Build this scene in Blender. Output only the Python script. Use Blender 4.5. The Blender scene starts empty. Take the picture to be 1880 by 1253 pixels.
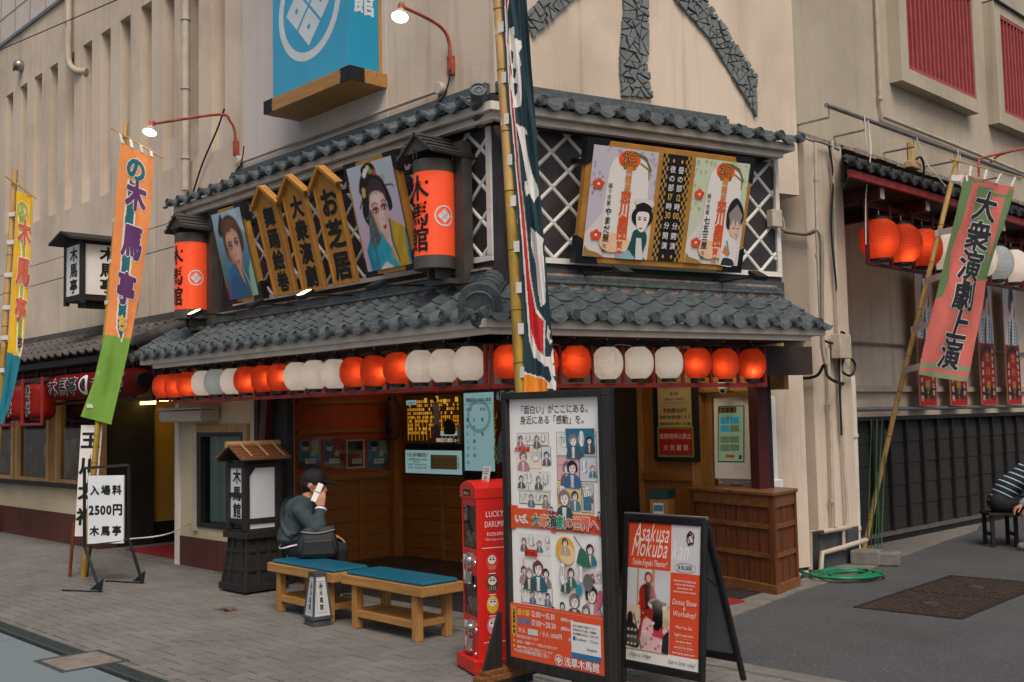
import bpy, bmesh, math, random
from math import radians as R, sin, cos, pi
from mathutils import Vector as V, Matrix
random.seed(7)
SC = bpy.context.scene
COL = SC.collection
# ---------------------------------------------------------------- camera, sky, sun, exposure
FPX, PITCH, ROLL, AZ = 1951.86, R(4.043), R(-1.21), R(46.106)
CAM = V((6.099, -5.886, 1.65))
_fw0 = V((sin(-AZ), cos(-AZ), 0)); _rt0 = V((sin(pi/2-AZ), cos(pi/2-AZ), 0))
FW = _fw0*cos(PITCH) + V((0, 0, sin(PITCH))); _up0 = V((0, 0, cos(PITCH))) - _fw0*sin(PITCH)
RT = _rt0*cos(ROLL) + _up0*sin(ROLL); UP = _up0*cos(ROLL) - _rt0*sin(ROLL)
cd = bpy.data.cameras.new('camera'); cam = bpy.data.objects.new('camera', cd); COL.objects.link(cam)
cd.sensor_fit = 'HORIZONTAL'; cd.sensor_width = 36; cd.lens = FPX/1880*36; cd.clip_end = 2000; cd.clip_start = .05
m3 = Matrix((RT, UP, -FW)).transposed(); cam.matrix_world = Matrix.Translation(CAM) @ m3.to_4x4()
SC.camera = cam
SUN_EL, SUN_AZ = R(54), R(122)          # azimuth counted clockwise from +Y
W = bpy.data.worlds.new("World"); SC.world = W; W.use_nodes = True
nt = W.node_tree; bg = nt.nodes['Background']; sky = nt.nodes.new('ShaderNodeTexSky')
sky.sky_type = 'NISHITA'; sky.sun_disc = False; sky.sun_elevation = SUN_EL; sky.sun_rotation = SUN_AZ
sky.air_density = 1.0; sky.dust_density = 6.0; sky.ozone_density = .6
nt.links.new(sky.outputs[0], bg.inputs[0]); bg.inputs[1].default_value = .12
sl = bpy.data.lights.new('sun', 'SUN'); sl.energy = 1.6; sl.angle = R(25); sl.color = (1, .93, .84)
so = bpy.data.objects.new('sun', sl); COL.objects.link(so)
_sd = V((sin(SUN_AZ)*cos(SUN_EL), cos(SUN_AZ)*cos(SUN_EL), sin(SUN_EL)))
so.rotation_euler = _sd.to_track_quat('Z', 'Y').to_euler(); so.location = (6, -8, 14)
SC.view_settings.view_transform = 'Standard'; SC.view_settings.look = 'None'
SC.view_settings.exposure = 0.0; SC.view_settings.gamma = 1
try: SC.cycles.max_bounces = 8; SC.cycles.use_denoising = True
except Exception: pass

# ---------------------------------------------------------------- measuring helpers (a sight line meeting a real wall or the ground)
AF = R(60.76-46.106)                    # the right front runs this much off the alley direction
FD = V((sin(AF), cos(AF), 0)); FN = V((cos(AF), -sin(AF), 0))
RZF = pi/2-AF
def ray(x, y): return FW*FPX + RT*(x-940) - UP*(y-626.5)
def meet(x, y, n, c):
    r = ray(x, y); return CAM + r*((c-n.dot(CAM))/n.dot(r))
def G(x, y, z=0): return meet(x, y, V((0, 0, 1)), z)
def onL(x, y, Y=0): return meet(x, y, V((0, 1, 0)), Y)
def onX(x, y, X=0): return meet(x, y, V((1, 0, 0)), X)
def onF(x, y, c=0):                     # returns (along, -c, z): local point of the right front
    p = meet(x, y, FN, c); return V((p.dot(FD), -c, p.z))
MF = Matrix.Rotation(RZF, 4, 'Z')       # local (right, into wall, up) of the right front
MA = Matrix.Rotation(pi/2, 4, 'Z')      # of the alley wall: x = +Y, y = -X

# ---------------------------------------------------------------- materials
def lin(c):
    if isinstance(c, str): c = tuple(int(c[i:i+2], 16)/255 for i in (0, 2, 4))
    return tuple((v/12.92 if v <= .04045 else ((v+.055)/1.055)**2.4) for v in c)
MATS = {}
def mat(name, col, rough=.6, var=.12, scale=6, bump=0., bscale=60, metal=0, emit=0, stretch=(1, 1, 1), spec=.4, col2=None, alpha=1, trans=0):
    if name in MATS: return MATS[name]
    m = bpy.data.materials.new(name); m.use_nodes = True; t = m.node_tree; N = t.nodes; Lk = t.links
    b = N['Principled BSDF']; c = lin(col)
    b.inputs['Roughness'].default_value = rough; b.inputs['Metallic'].default_value = metal
    b.inputs['Specular IOR Level'].default_value = spec
    b.inputs['Base Color'].default_value = (*c, 1); b.inputs['Alpha'].default_value = alpha
    b.inputs['Transmission Weight'].default_value = trans
    if emit:
        b.inputs['Emission Color'].default_value = (*c, 1); b.inputs['Emission Strength'].default_value = emit
    if var or bump:
        tc = N.new('ShaderNodeTexCoord'); mp = N.new('ShaderNodeMapping'); mp.inputs['Scale'].default_value = stretch
        Lk.new(tc.outputs['Object'], mp.inputs[0])
    if var:
        n1 = N.new('ShaderNodeTexNoise'); n1.inputs['Scale'].default_value = scale; n1.inputs['Detail'].default_value = 6; n1.inputs['Roughness'].default_value = .65
        Lk.new(mp.outputs[0], n1.inputs['Vector'])
        rp = N.new('ShaderNodeValToRGB'); e = rp.color_ramp.elements
        e[0].position, e[1].position = .32, .68
        c2 = lin(col2) if col2 else tuple(v*(1-var*1.6) for v in c)
        e[0].color = (*c2, 1); e[1].color = (*(tuple(min(1, v*(1+var)) for v in c) if not col2 else c), 1)
        Lk.new(n1.outputs['Fac'], rp.inputs[0]); Lk.new(rp.outputs[0], b.inputs['Base Color'])
        if emit: Lk.new(rp.outputs[0], b.inputs['Emission Color'])
        mr = N.new('ShaderNodeMapRange'); mr.inputs[3].default_value = max(.03, rough-.12); mr.inputs[4].default_value = min(1, rough+.1)
        Lk.new(n1.outputs['Fac'], mr.inputs[0]); Lk.new(mr.outputs[0], b.inputs['Roughness'])
    if bump:
        n2 = N.new('ShaderNodeTexNoise'); n2.inputs['Scale'].default_value = bscale; n2.inputs['Detail'].default_value = 5
        Lk.new(mp.outputs[0], n2.inputs['Vector'])
        bp = N.new('ShaderNodeBump'); bp.inputs['Strength'].default_value = bump; bp.inputs['Distance'].default_value = .02
        Lk.new(n2.outputs['Fac'], bp.inputs['Height']); Lk.new(bp.outputs[0], b.inputs['Normal'])
    MATS[name] = m; return m
def wood(name, c1, c2, rough=.5, axis=0, scale=3):
    st = [14, 14, 14]; st[axis] = 1.0
    return mat(name, c2, rough, .2, scale, .25, scale*4, stretch=tuple(st), col2=c1)
def stucco(name, col, dark, streak=.5, speck=None):
    m = bpy.data.materials.new(name); m.use_nodes = True; t = m.node_tree; N = t.nodes; Lk = t.links; b = N['Principled BSDF']
    b.inputs['Roughness'].default_value = .9; b.inputs['Specular IOR Level'].default_value = .15
    tc = N.new('ShaderNodeTexCoord')
    def noise(st, sc, det=6):
        mp = N.new('ShaderNodeMapping'); mp.inputs['Scale'].default_value = st; Lk.new(tc.outputs['Object'], mp.inputs[0])
        n = N.new('ShaderNodeTexNoise'); n.inputs['Scale'].default_value = sc; n.inputs['Detail'].default_value = det; n.inputs['Roughness'].default_value = .6
        Lk.new(mp.outputs[0], n.inputs['Vector']); return n
    a = noise((1, 1, .8), .9); s = noise((5, 5, .22), 1.6); f = noise((1, 1, 1), 90, 4); k = noise((1, 1, 1), 9)
    def ramp(n, p0, p1):
        r = N.new('ShaderNodeMapRange'); r.inputs[1].default_value = p0; r.inputs[2].default_value = p1; Lk.new(n.outputs['Fac'], r.inputs[0]); return r
    ra, rs, rk = ramp(a, .42, .72), ramp(s, .55, .8), ramp(k, .6, .85)
    mx = N.new('ShaderNodeMath'); mx.operation = 'MULTIPLY_ADD'; Lk.new(ra.outputs[0], mx.inputs[0]); mx.inputs[1].default_value = .55
    m2 = N.new('ShaderNodeMath'); m2.operation = 'MULTIPLY'; Lk.new(rs.outputs[0], m2.inputs[0]); m2.inputs[1].default_value = streak
    Lk.new(m2.outputs[0], mx.inputs[2])
    m4 = N.new('ShaderNodeMath'); m4.operation = 'MULTIPLY_ADD'; Lk.new(rk.outputs[0], m4.inputs[0]); m4.inputs[1].default_value = .2; Lk.new(mx.outputs[0], m4.inputs[2])
    m4.use_clamp = True
    cm = N.new('ShaderNodeMix'); cm.data_type = 'RGBA'; Lk.new(m4.outputs[0], cm.inputs[0])
    cm.inputs[6].default_value = (*lin(col), 1); cm.inputs[7].default_value = (*lin(dark), 1); Lk.new(cm.outputs[2], b.inputs['Base Color'])
    if speck:
        g = noise((1, 1, 1), 55, 2); rg = ramp(g, .60, .68); c3 = N.new('ShaderNodeMix'); c3.data_type = 'RGBA'; mk = N.new('ShaderNodeMath'); mk.operation = 'MULTIPLY'; Lk.new(rg.outputs[0], mk.inputs[0]); mk.inputs[1].default_value = .6; Lk.new(mk.outputs[0], c3.inputs[0]); Lk.new(cm.outputs[2], c3.inputs[6]); c3.inputs[7].default_value = (*lin(speck), 1); Lk.new(c3.outputs[2], b.inputs['Base Color'])
    bp = N.new('ShaderNodeBump'); bp.inputs['Strength'].default_value = .25; bp.inputs['Distance'].default_value = .01
    ad = N.new('ShaderNodeMath'); Lk.new(f.outputs['Fac'], ad.inputs[0]); Lk.new(k.outputs['Fac'], ad.inputs[1])
    Lk.new(ad.outputs[0], bp.inputs['Height']); Lk.new(bp.outputs[0], b.inputs['Normal'])
    MATS[name] = m; return m
def glass(name, tint=(.8, .85, .85), a=.25, rough=.03):
    m = bpy.data.materials.new(name); m.use_nodes = True; t = m.node_tree; N = t.nodes; Lk = t.links
    N.remove(N['Principled BSDF']); out = N['Material Output']
    tr = N.new('ShaderNodeBsdfTransparent'); tr.inputs[0].default_value = (*tint, 1); gl = N.new('ShaderNodeBsdfGlossy'); gl.inputs['Roughness'].default_value = rough
    fr = N.new('ShaderNodeFresnel'); fr.inputs[0].default_value = 1.5
    md = N.new('ShaderNodeMath'); md.operation = 'ADD'; md.use_clamp = True; Lk.new(fr.outputs[0], md.inputs[0]); md.inputs[1].default_value = a
    mx = N.new('ShaderNodeMixShader'); Lk.new(md.outputs[0], mx.inputs[0]); Lk.new(tr.outputs[0], mx.inputs[1]); Lk.new(gl.outputs[0], mx.inputs[2]); Lk.new(mx.outputs[0], out.inputs[0])
    MATS[name] = m; return m
def paper(name, col, tr=.6):
    m = bpy.data.materials.new(name); m.use_nodes = True; t = m.node_tree; N = t.nodes; Lk = t.links
    b = N['Principled BSDF']; b.inputs['Base Color'].default_value = (*lin(col), 1); b.inputs['Roughness'].default_value = .55; b.inputs['Specular IOR Level'].default_value = .3
    ts = N.new('ShaderNodeBsdfTranslucent'); ts.inputs[0].default_value = (*lin(col), 1)
    mx = N.new('ShaderNodeMixShader'); mx.inputs[0].default_value = tr
    Lk.new(b.outputs[0], mx.inputs[1]); Lk.new(ts.outputs[0], mx.inputs[2]); Lk.new(mx.outputs[0], N['Material Output'].inputs[0])
    MATS[name] = m; return m
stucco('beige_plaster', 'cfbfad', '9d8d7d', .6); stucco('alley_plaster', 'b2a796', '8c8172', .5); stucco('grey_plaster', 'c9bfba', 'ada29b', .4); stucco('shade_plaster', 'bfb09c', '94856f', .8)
stucco('maroon_plinth', '5c3832', '2e2321', .9); stucco('cream_plaster', 'c3b498', '9a8b70', .6); stucco('ochre_plaster', 'b08a3a', '8f6c28', .3)
mat('white_plaster', 'd6cec4', .7, .12, 3, .1, 50, stretch=(1, 1, .6)); mat('white_rib', 'd6d2cc', .55, .08, 5, .08, 40)
mat('namako_black', '373335', .5, .25, 4, .1, 30); mat('slate', '6c7273', .7, .14, 3, .35, 25); mat('slate_gap', '34302e', .9)
mat('roof_tile', '4d5558', .42, .26, 16, .2, 60, spec=.5); mat('old_tile', '56524e', .75, .35, 8, .3, 50); mat('dark_tile', '2a2d2e', .5, .3, 8, .15, 50)
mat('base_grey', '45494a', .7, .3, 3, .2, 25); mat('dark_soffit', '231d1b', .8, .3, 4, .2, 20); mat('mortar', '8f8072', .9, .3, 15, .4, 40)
mat('red_paint', '8e2a24', .5, .2, 6, .08, 30); mat('dark_red_paint', '4c1a1c', .55, .2, 5, .1, 30); mat('red_grille', 'a04a46', .45, .12, 5); mat('red_back', '6a2a2c', .6, .1, 4)
mat('black_metal', '1c1d1e', .45, .2, 10, .05, 60); mat('steel', '9b9894', .35, .15, 8, 0, 50, metal=.8); mat('white_pvc', 'b4a999', .5, .12, 6); mat('rust_red', 'a14a38', .55, .25, 12, .1, 60)
mat('black_cable', '17171a', .6, .1); mat('grey_cable', '8d8578', .6, .1); mat('white_cable', 'c9c2b8', .6, .1)
mat('gold_ochre', 'b07c33', .5, .14, 5, .08, 30); mat('sign_black', '15151a', .45, .15, 6); mat('ink', '16140f', .6, 0); mat('white_print', 'e2dfda', .5, .03, 4); mat('paper_white', 'dedad4', .55, .04, 5)
mat('orange_red', 'e8502a', .4, .04, 4); mat('blue_sign', '3f9cc0', .4, .05, 2); mat('blue_sign_side', '1f8db4', .4, .05, 2); mat('emblem_white', 'c6cdd0', .5, .05, 3)
wood('honey_wood', '8f6436', 'b38648', .5, 0); wood('honey_wood_up', '8f6436', 'b38648', .5, 2); wood('panel_wood', '74441b', '9a6229', .45, 0); wood('panel_wood_up', '7c4a1c', 'a2682c', .45, 2)
wood('brown_wood', '4f2a18', '7a4526', .5, 2); wood('brown_wood_flat', '5a3820', '8a5c36', .4, 0); wood('black_wood', '191817', '2a2826', .6, 2); wood('shingle', '5a3620', '8c5a34', .7, 1, 4); wood('pale_wood', '8f7048', 'b08c60', .6, 2)
wood('dark_board', '22201f', '302e2c', .75, 0, 3); mat('dark_batten', '1b1918', .6, .2, 5)
mat('orange_wall', 'a54018', .7, .15, 2, .1, 20); mat('bamboo', 'a8883a', .4, .25, 5, .05, 30, stretch=(3, 3, .6)); mat('bamboo_pale', 'c09a60', .45, .2, 5, .05, 30, stretch=(3, 3, .6)); mat('bamboo_node', '7d6a30', .5, .2, 6)
stucco('asphalt', '4d4e50', '3a3b3c', .0, '7a7a78'); mat('concrete', '716d68', .85, .2, 6, .3, 60); mat('grout', '211f1d', .9, .15, 8); mat('floor_tile', '343335', .35, .25, 5); mat('slab_stone', '727e82', .8, .25, 120, .15, 120)
mat('drain_iron', '3c4543', .6, .25, 20, .2, 60); mat('cover_iron', '332b28', .5, .25, 12, .1, 80, metal=.3); mat('cover_ridge', '5b4d46', .4, .2, 12, 0, 80, metal=.3)
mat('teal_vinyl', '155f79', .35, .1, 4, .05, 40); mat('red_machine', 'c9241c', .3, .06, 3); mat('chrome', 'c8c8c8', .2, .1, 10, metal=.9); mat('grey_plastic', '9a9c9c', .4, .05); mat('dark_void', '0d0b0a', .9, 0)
mat('skin', 'b98768', .55, .08, 30, .05, 120); mat('hair_black', '17130f', .6, .2, 40); mat('sweater', '37444a', .9, .12, 10, .3, 160); mat('trousers', '23252a', .85, .15, 10, .2, 120); mat('bag_black', '1b1e20', .55, .2, 10, .15, 120); mat('cap_black', '131417', .8, .15, 20, .15, 150)
mat('hose_green', '17704a', .35, .1, 8); mat('green_pole', '244f26', .45, .15, 8); mat('mat_red', '8f1620', .95, .2, 30, .5, 200); mat('shoe', '9a948c', .7, .15, 10)
glass('pane', (.75, .8, .8), .06); glass('clear_sleeve', (.95, .95, .95), .0, .08); glass('machine_pane', (.9, .88, .88), .03)
def rgbm(h, rough=.55): return mat('print_'+h, h, rough, 0)

# ---------------------------------------------------------------- mesh builder
_GL = {}
def glyph(ch, bold):
    k = (ch, bold)
    if k not in _GL:
        c = bpy.data.curves.new('glyph', 'FONT'); c.body = ch; c.fill_mode = 'FRONT'; c.dimensions = '2D'; c.resolution_u = 3; c.offset = bold
        o = bpy.data.objects.new('glyph', c); COL.objects.link(o)
        dg = bpy.context.evaluated_depsgraph_get(); e = o.evaluated_get(dg); me = e.to_mesh()
        vs = [(v.co.x, v.co.y) for v in me.vertices]; fs = [tuple(p.vertices) for p in me.polygons]
        e.to_mesh_clear(); bpy.data.objects.remove(o); bpy.data.curves.remove(c)
        if vs: bb = (min(v[0] for v in vs), max(v[0] for v in vs))
        else: bb = (0, .3)
        _GL[k] = (vs, fs, bb)
    return _GL[k]
class MB:
    def __init__(s, m=None, T=None):
        s.v = []; s.f = []; s.mi = []; s.mats = []; s.T = T or Matrix.Identity(4); s.warp = None; s.sub = 0; s.use(m) if m else None; s.lay = 0
    def use(s, m):
        if m not in s.mats: s.mats.append(m)
        s.cur = s.mats.index(m); return s
    def add(s, vs, fs, m=None):
        if m: s.use(m)
        if s.sub and fs:                # cut long faces so that print follows a curved surface
            vs = [V(p) for p in vs]; st = []
            for f in fs: st += [(vs[f[0]], vs[f[i]], vs[f[i+1]]) for i in range(1, len(f)-1)]
            vs, fs = [], []
            while st:
                t = st.pop(); e = [(t[i]-t[(i+1) % 3]).length for i in range(3)]; k = e.index(max(e))
                if e[k] > s.sub:
                    q, r, u = t[k], t[(k+1) % 3], t[(k+2) % 3]; m_ = (q+r)/2; st += [(q, m_, u), (m_, r, u)]
                else: n_ = len(vs); vs += t; fs.append((n_, n_+1, n_+2))
        b = len(s.v)
        for p in vs:
            p = V(p)
            if s.warp: p = V(s.warp(p))
            s.v.append(s.T @ p)
        for f in fs: s.f.append([b+i for i in f]); s.mi.append(s.cur)
    def box(s, x0, x1, y0, y1, z0, z1, m=None, T=None):
        vs = [V((x, y, z)) for x in (x0, x1) for y in (y0, y1) for z in (z0, z1)]
        if T: vs = [T @ p for p in vs]
        s.add(vs, [(0, 1, 3, 2), (4, 6, 7, 5), (0, 4, 5, 1), (2, 3, 7, 6), (0, 2, 6, 4), (1, 5, 7, 3)], m)
    def hexa(s, lo, hi, m=None):        # lo, hi: matching point loops, seen from above counter-clockwise
        n = len(lo); s.add(list(lo)+list(hi), [tuple(range(n))[::-1], tuple(range(n, 2*n))]+[(i, (i+1) % n, n+(i+1) % n, n+i) for i in range(n)], m)
    def prism(s, pts, y0, y1, m=None):  # pts: (x,z) loop counter-clockwise seen from -y
        n = len(pts); s.add([(x, y0, z) for x, z in pts]+[(x, y1, z) for x, z in pts], [tuple(range(n)), tuple(range(n, 2*n))[::-1]]+[(i, n+i, n+(i+1) % n, (i+1) % n) for i in range(n)], m)
    def poly(s, pts, y=0, m=None):
        s.add([(x, y, z) for x, z in pts], [tuple(range(len(pts)))], m)
    def quad(s, a, b, c, d, m=None): s.add([a, b, c, d], [(0, 1, 2, 3)], m)
    def rect(s, x0, x1, z0, z1, y=0, m=None): s.poly([(x0, z0), (x1, z0), (x1, z1), (x0, z1)], y, m)
    def disc(s, cx, cz, rx, rz=None, y=0, m=None, n=24, a0=0, a1=2*pi):
        rz = rz or rx; s.poly([(cx+rx*cos(a0+(a1-a0)*i/n), cz+rz*sin(a0+(a1-a0)*i/n)) for i in range(n if abs(a1-a0-2*pi) < 1e-6 else n+1)], y, m)
    def ring(s, cx, cz, r0, r1, y=0, m=None, n=36):
        vs = []; 
        for i in range(n): a = 2*pi*i/n; vs += [(cx+r0*cos(a), y, cz+r0*sin(a)), (cx+r1*cos(a), y, cz+r1*sin(a))]
        s.add(vs, [(2*i, 2*i+1, (2*i+3) % (2*n), (2*i+2) % (2*n)) for i in range(n)], m)
    def tube(s, pts, r, m=None, seg=8, caps=True):
        pts = [V(p) for p in pts]; n = len(pts); rs = r if isinstance(r, (list, tuple)) else [r]*n
        vs = []; fs = []; ref = None
        for i, p in enumerate(pts):
            d = (pts[min(i+1, n-1)]-pts[max(i-1, 0)]).normalized()
            if ref is None: ref = d.orthogonal().normalized()
            ref = (ref-d*ref.dot(d)); ref = ref.normalized() if ref.length > 1e-6 else d.orthogonal().normalized()
            b = d.cross(ref)
            for k in range(seg): a = 2*pi*k/seg; vs.append(p+ref*(rs[i]*cos(a))+b*(rs[i]*sin(a)))
        for i in range(n-1):
            for k in range(seg): fs.append((i*seg+k, i*seg+(k+1) % seg, (i+1)*seg+(k+1) % seg, (i+1)*seg+k))
        if caps: fs += [tuple(range(seg))[::-1], tuple(range((n-1)*seg, n*seg))]
        s.add(vs, fs, m)
    def lathe(s, prof, c=(0, 0, 0), seg=24, m=None, axis='Z', caps=True):
        vs = []; fs = []; n = len(prof)
        for r, z in prof:
            for k in range(seg):
                a = 2*pi*k/seg; q = (r*cos(a), r*sin(a), z)
                if axis == 'Y': q = (q[0], -q[2], q[1])
                if axis == 'X': q = (q[2], q[0], q[1])
                vs.append(V(c)+V(q))
        for i in range(n-1):
            for k in range(seg): fs.append((i*seg+k, i*seg+(k+1) % seg, (i+1)*seg+(k+1) % seg, (i+1)*seg+k))
        if caps: fs += [tuple(range(seg))[::-1], tuple(range((n-1)*seg, n*seg))]
        s.add(vs, fs, m)
    def ball(s, c, r, m=None, seg=14, sc=(1, 1, 1)):
        c = V(c); n = seg//2; vs = []; fs = []
        for i in range(n+1):
            t = pi*i/n
            for k in range(seg): a = 2*pi*k/seg; vs.append(c+V((sc[0]*r*sin(t)*cos(a), sc[1]*r*sin(t)*sin(a), sc[2]*r*cos(t))))
        for i in range(n):
            for k in range(seg): fs.append((i*seg+k, (i+1)*seg+k, (i+1)*seg+(k+1) % seg, i*seg+(k+1) % seg))
        s.add(vs, fs, m)
    def put(s, ch, bold, fn, y, m):      # heavy strokes: shifted copies, each a hair nearer
        vs, fs, bb = glyph(ch, 0); e = bold
        ds = [(0, 0)]
        for rr_, n_ in ((e, 8 if e > .025 else 4),)+(((e*.5, 6),) if e > .05 else ()):
            if e > .003: ds += [(rr_*cos(2*pi*k/n_), rr_*sin(2*pi*k/n_)) for k in range(n_)]
        for i, (dx, dz) in enumerate(ds): s.add([fn(a+dx, b+dz, y-.0001*i) for a, b in vs], fs, m)
    def char(s, ch, x, z, size, y=0, m=None, bold=.02, sx=1, shear=0):   # x,z: centre of the em square
        s.put(ch, bold, lambda a, b, yy: (x+(a-.5)*size*sx+shear*b*size, yy, z+(b-.38)*size), y, m)
    def vtext(s, txt, x, ztop, size, pitch=None, y=0, m=None, bold=.02, sx=1):
        pitch = pitch or size*1.08
        for i, ch in enumerate(txt):
            if ch == 'ー': s.rect(x-size*.05, x+size*.05, ztop-(i+.92)*pitch, ztop-(i+.08)*pitch, y, m)
            elif ch != ' ': s.char(ch, x, ztop-(i+.5)*pitch, size, y, m, bold, sx)
    def text(s, txt, x, z, size, y=0, m=None, bold=.012, sx=1, align='C', shear=0, track=0):
        adv = []; 
        for ch in txt:
            if ch == ' ': adv.append(.28)
            elif ord(ch) > 0x2e80: adv.append(1.0)
            else: bb = glyph(ch, 0)[2]; adv.append(bb[1]+.07)
        w = sum(adv)*size*sx + track*(len(txt)-1); cx = x-(w/2 if align == 'C' else (w if align == 'R' else 0))
        for ch, a in zip(txt, adv):
            if ch != ' ':
                s.put(ch, bold, lambda p, q, yy, c0=cx: (c0+p*size*sx+shear*q*size, yy, z+q*size), y, m)
            cx += a*size*sx+track
        return w
    def emblem(s, cx, cz, r, y=0, m='emblem_white', hole=None, k=1.0):
        s.ring(cx, cz, r*.84, r, y, m)
        d = .37*r*k
        for a in range(4):
            ox, oz = cos(a*pi/2)*d, sin(a*pi/2)*d; h = .335*r*k
            s.poly([(cx+ox+h, cz+oz), (cx+ox, cz+oz+h), (cx+ox-h, cz+oz), (cx+ox, cz+oz-h)], y, m)
            if hole: h = .06*r; s.poly([(cx+ox+h, cz+oz), (cx+ox, cz+oz+h), (cx+ox-h, cz+oz), (cx+ox, cz+oz-h)], y-.0015, hole)
    def build(s, name, parent=None, smooth=None, bevel=0, loc=None, rotz=0, rot=None):
        me = bpy.data.meshes.new(name); me.from_pydata([tuple(p) for p in s.v], [], s.f)
        for m in s.mats: me.materials.append(MATS[m] if m in MATS else rgbm(m[6:]))
        me.polygons.foreach_set('material_index', s.mi); me.update()
        o = bpy.data.objects.new(name, me); COL.objects.link(o)
        if parent: o.parent = parent
        if loc is not None: o.location = loc
        if rotz: o.rotation_euler.z = rotz
        if rot: o.rotation_euler = rot
        if smooth:
            me.polygons.foreach_set('use_smooth', [True]*len(me.polygons)); me.set_sharp_from_angle(angle=R(smooth))
        if bevel:
            md = o.modifiers.new('edge', 'BEVEL'); md.width = bevel; md.segments = 2; md.limit_method = 'ANGLE'; md.angle_limit = R(50)
        return o
def thing(name, label, cat, loc=(0, 0, 0), rotz=0, group=None, rot=None):
    o = bpy.data.objects.new(name, None); COL.objects.link(o); o.empty_display_size = .1
    o.location = loc; o.rotation_euler = rot or (0, 0, rotz); tag(o, label, cat, group); return o
def tag(o, label=None, cat=None, group=None, kind=None):
    if label: o['label'] = label
    if cat: o['category'] = cat
    if group: o['group'] = group
    if kind: o['kind'] = kind
    return o
def copy_tree(o, parent=None):
    c = o.copy(); COL.objects.link(c)
    if parent: c.parent = parent
    for ch in [x for x in bpy.data.objects if x.parent == o]: copy_tree(ch, c)
    return c
def arc(p0, p1, sag, n=8):
    p0, p1 = V(p0), V(p1); return [p0.lerp(p1, i/n)+V((0, 0, -sag*4*(i/n)*(1-i/n))) for i in range(n+1)]
def curve(pts, n=6):                    # smooth polyline through the points
    pts = [V(p) for p in pts]; out = []
    for i in range(len(pts)-1):
        a, b, c, d = pts[max(i-1, 0)], pts[i], pts[i+1], pts[min(i+2, len(pts)-1)]
        for k in range(n):
            t = k/n; out.append(.5*((2*b)+(c-a)*t+(2*a-5*b+4*c-d)*t*t+(3*b-a-3*c+d)*t**3))
    return out+[pts[-1]]
# ================================================================ GROUND
def sheet(name, pts, z, m, zb=None):
    b = MB(m)
    if zb is None: b.add([(x, y, z) for x, y in pts], [tuple(range(len(pts)))])
    else: b.hexa([(x, y, zb) for x, y in pts], [(x, y, z) for x, y in pts])
    return tag(b.build(name), kind='structure')
sheet('ground', [(-600, -600), (600, -600), (600, 600), (-600, 600)], -.05, 'concrete')
KA, KB = V((1.04, 1.34, 0)), V((.74, 3.1, 0))
sheet('asphalt_road', [(1.25, .1), (40, .1), (40, 60), (-.35, 60), (-.35, 9.6), (.05, 8.4), (.3, 6.5), (.52, 5.14), (.7, 4.2), (.77, 2.94), (1.04, 1.34)], -.004, 'asphalt')
sheet('paving_bed', [(-40, -2.62), (40, -2.62), (40, -.07), (-40, -.07)], -.012, 'grout')
def bricks():
    b = MB('brick_paver'); w = .105; j = .0046; rnd = random.Random(3); a0 = 0
    cols = []
    for n in range(-130, 130):
        for m_ in range(-60, 60):
            for kind in (0, 1):
                if kind == 0: x0, y0, x1, y1 = n+4*m_, n, n+4*m_+2, n+1
                else: x0, y0, x1, y1 = n+4*m_+2, n-1, n+4*m_+3, n+1
                X0, Y0, X1, Y1 = x0*w, y0*w-1.35, x1*w, y1*w-1.35
                if X1 < -14 or X0 > 4.3 or Y0 > -.09 or Y1 < -2.6: continue
                Y1 = min(Y1, -.068); Y0 = max(Y0, -2.63)
                dz = rnd.uniform(-.0022, .0012); t = rnd.random(); e = .004
                A = [(X0+j, Y0+j), (X1-j, Y0+j), (X1-j, Y1-j), (X0+j, Y1-j)]
                B = [(X0+j+e, Y0+j+e), (X1-j-e, Y0+j+e), (X1-j-e, Y1-j-e), (X0+j+e, Y1-j-e)]
                vs = [(x, y, -.012) for x, y in A]+[(x, y, dz-.0025) for x, y in A]+[(x, y, dz) for x, y in B]
                b.add(vs, [(8, 9, 10, 11)]+[(i, (i+1) % 4, 4+(i+1) % 4, 4+i) for i in range(4)]+[(4+i, 4+(i+1) % 4, 8+(i+1) % 4, 8+i) for i in range(4)])
                cols += [t]*9
    o = b.build('brick_paving'); at = o.data.attributes.new('tint', 'FLOAT', 'FACE'); at.data.foreach_set('value', cols); return tag(o, kind='structure')
def brick_mat():
    m = mat('brick_paver', '726f6b', .82, .12, 1.3, .25, 150); t = m.node_tree; N = t.nodes; b = N['Principled BSDF']
    at = N.new('ShaderNodeAttribute'); at.attribute_name = 'tint'; mr = N.new('ShaderNodeMapRange'); mr.inputs[3].default_value = .92; mr.inputs[4].default_value = 1.06
    t.links.new(at.outputs['Fac'], mr.inputs[0]); src = b.inputs['Base Color'].links[0].from_socket
    mx = N.new('ShaderNodeMix'); mx.data_type = 'RGBA'; mx.blend_type = 'MULTIPLY'; mx.inputs[0].default_value = 1
    t.links.new(src, mx.inputs[6]); t.links.new(mr.outputs[0], mx.inputs[7]); t.links.new(mx.outputs[2], b.inputs['Base Color'])
brick_mat(); bricks()
sheet('concrete_edge_strip', [(-40, -.07), (1.3, -.07), (40, -.07), (40, .1), (1.25, .1), (1.0, .1), (-40, .1)], .004, 'concrete', -.06)
sheet('kerb', [(.95, .1), (1.25, .1), (1.04, 1.34), (.77, 2.94), (.68, 4.2), (.5, 5.14), (.3, 6.5), (.05, 8.4), (-.35, 9.6), (-.42, 9.6), (-.42, 4.9), (.25, 4.9), (.25, 4.1), (.5, 3.2), (.6, 2.4)], .006, 'concrete', -.06)
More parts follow.
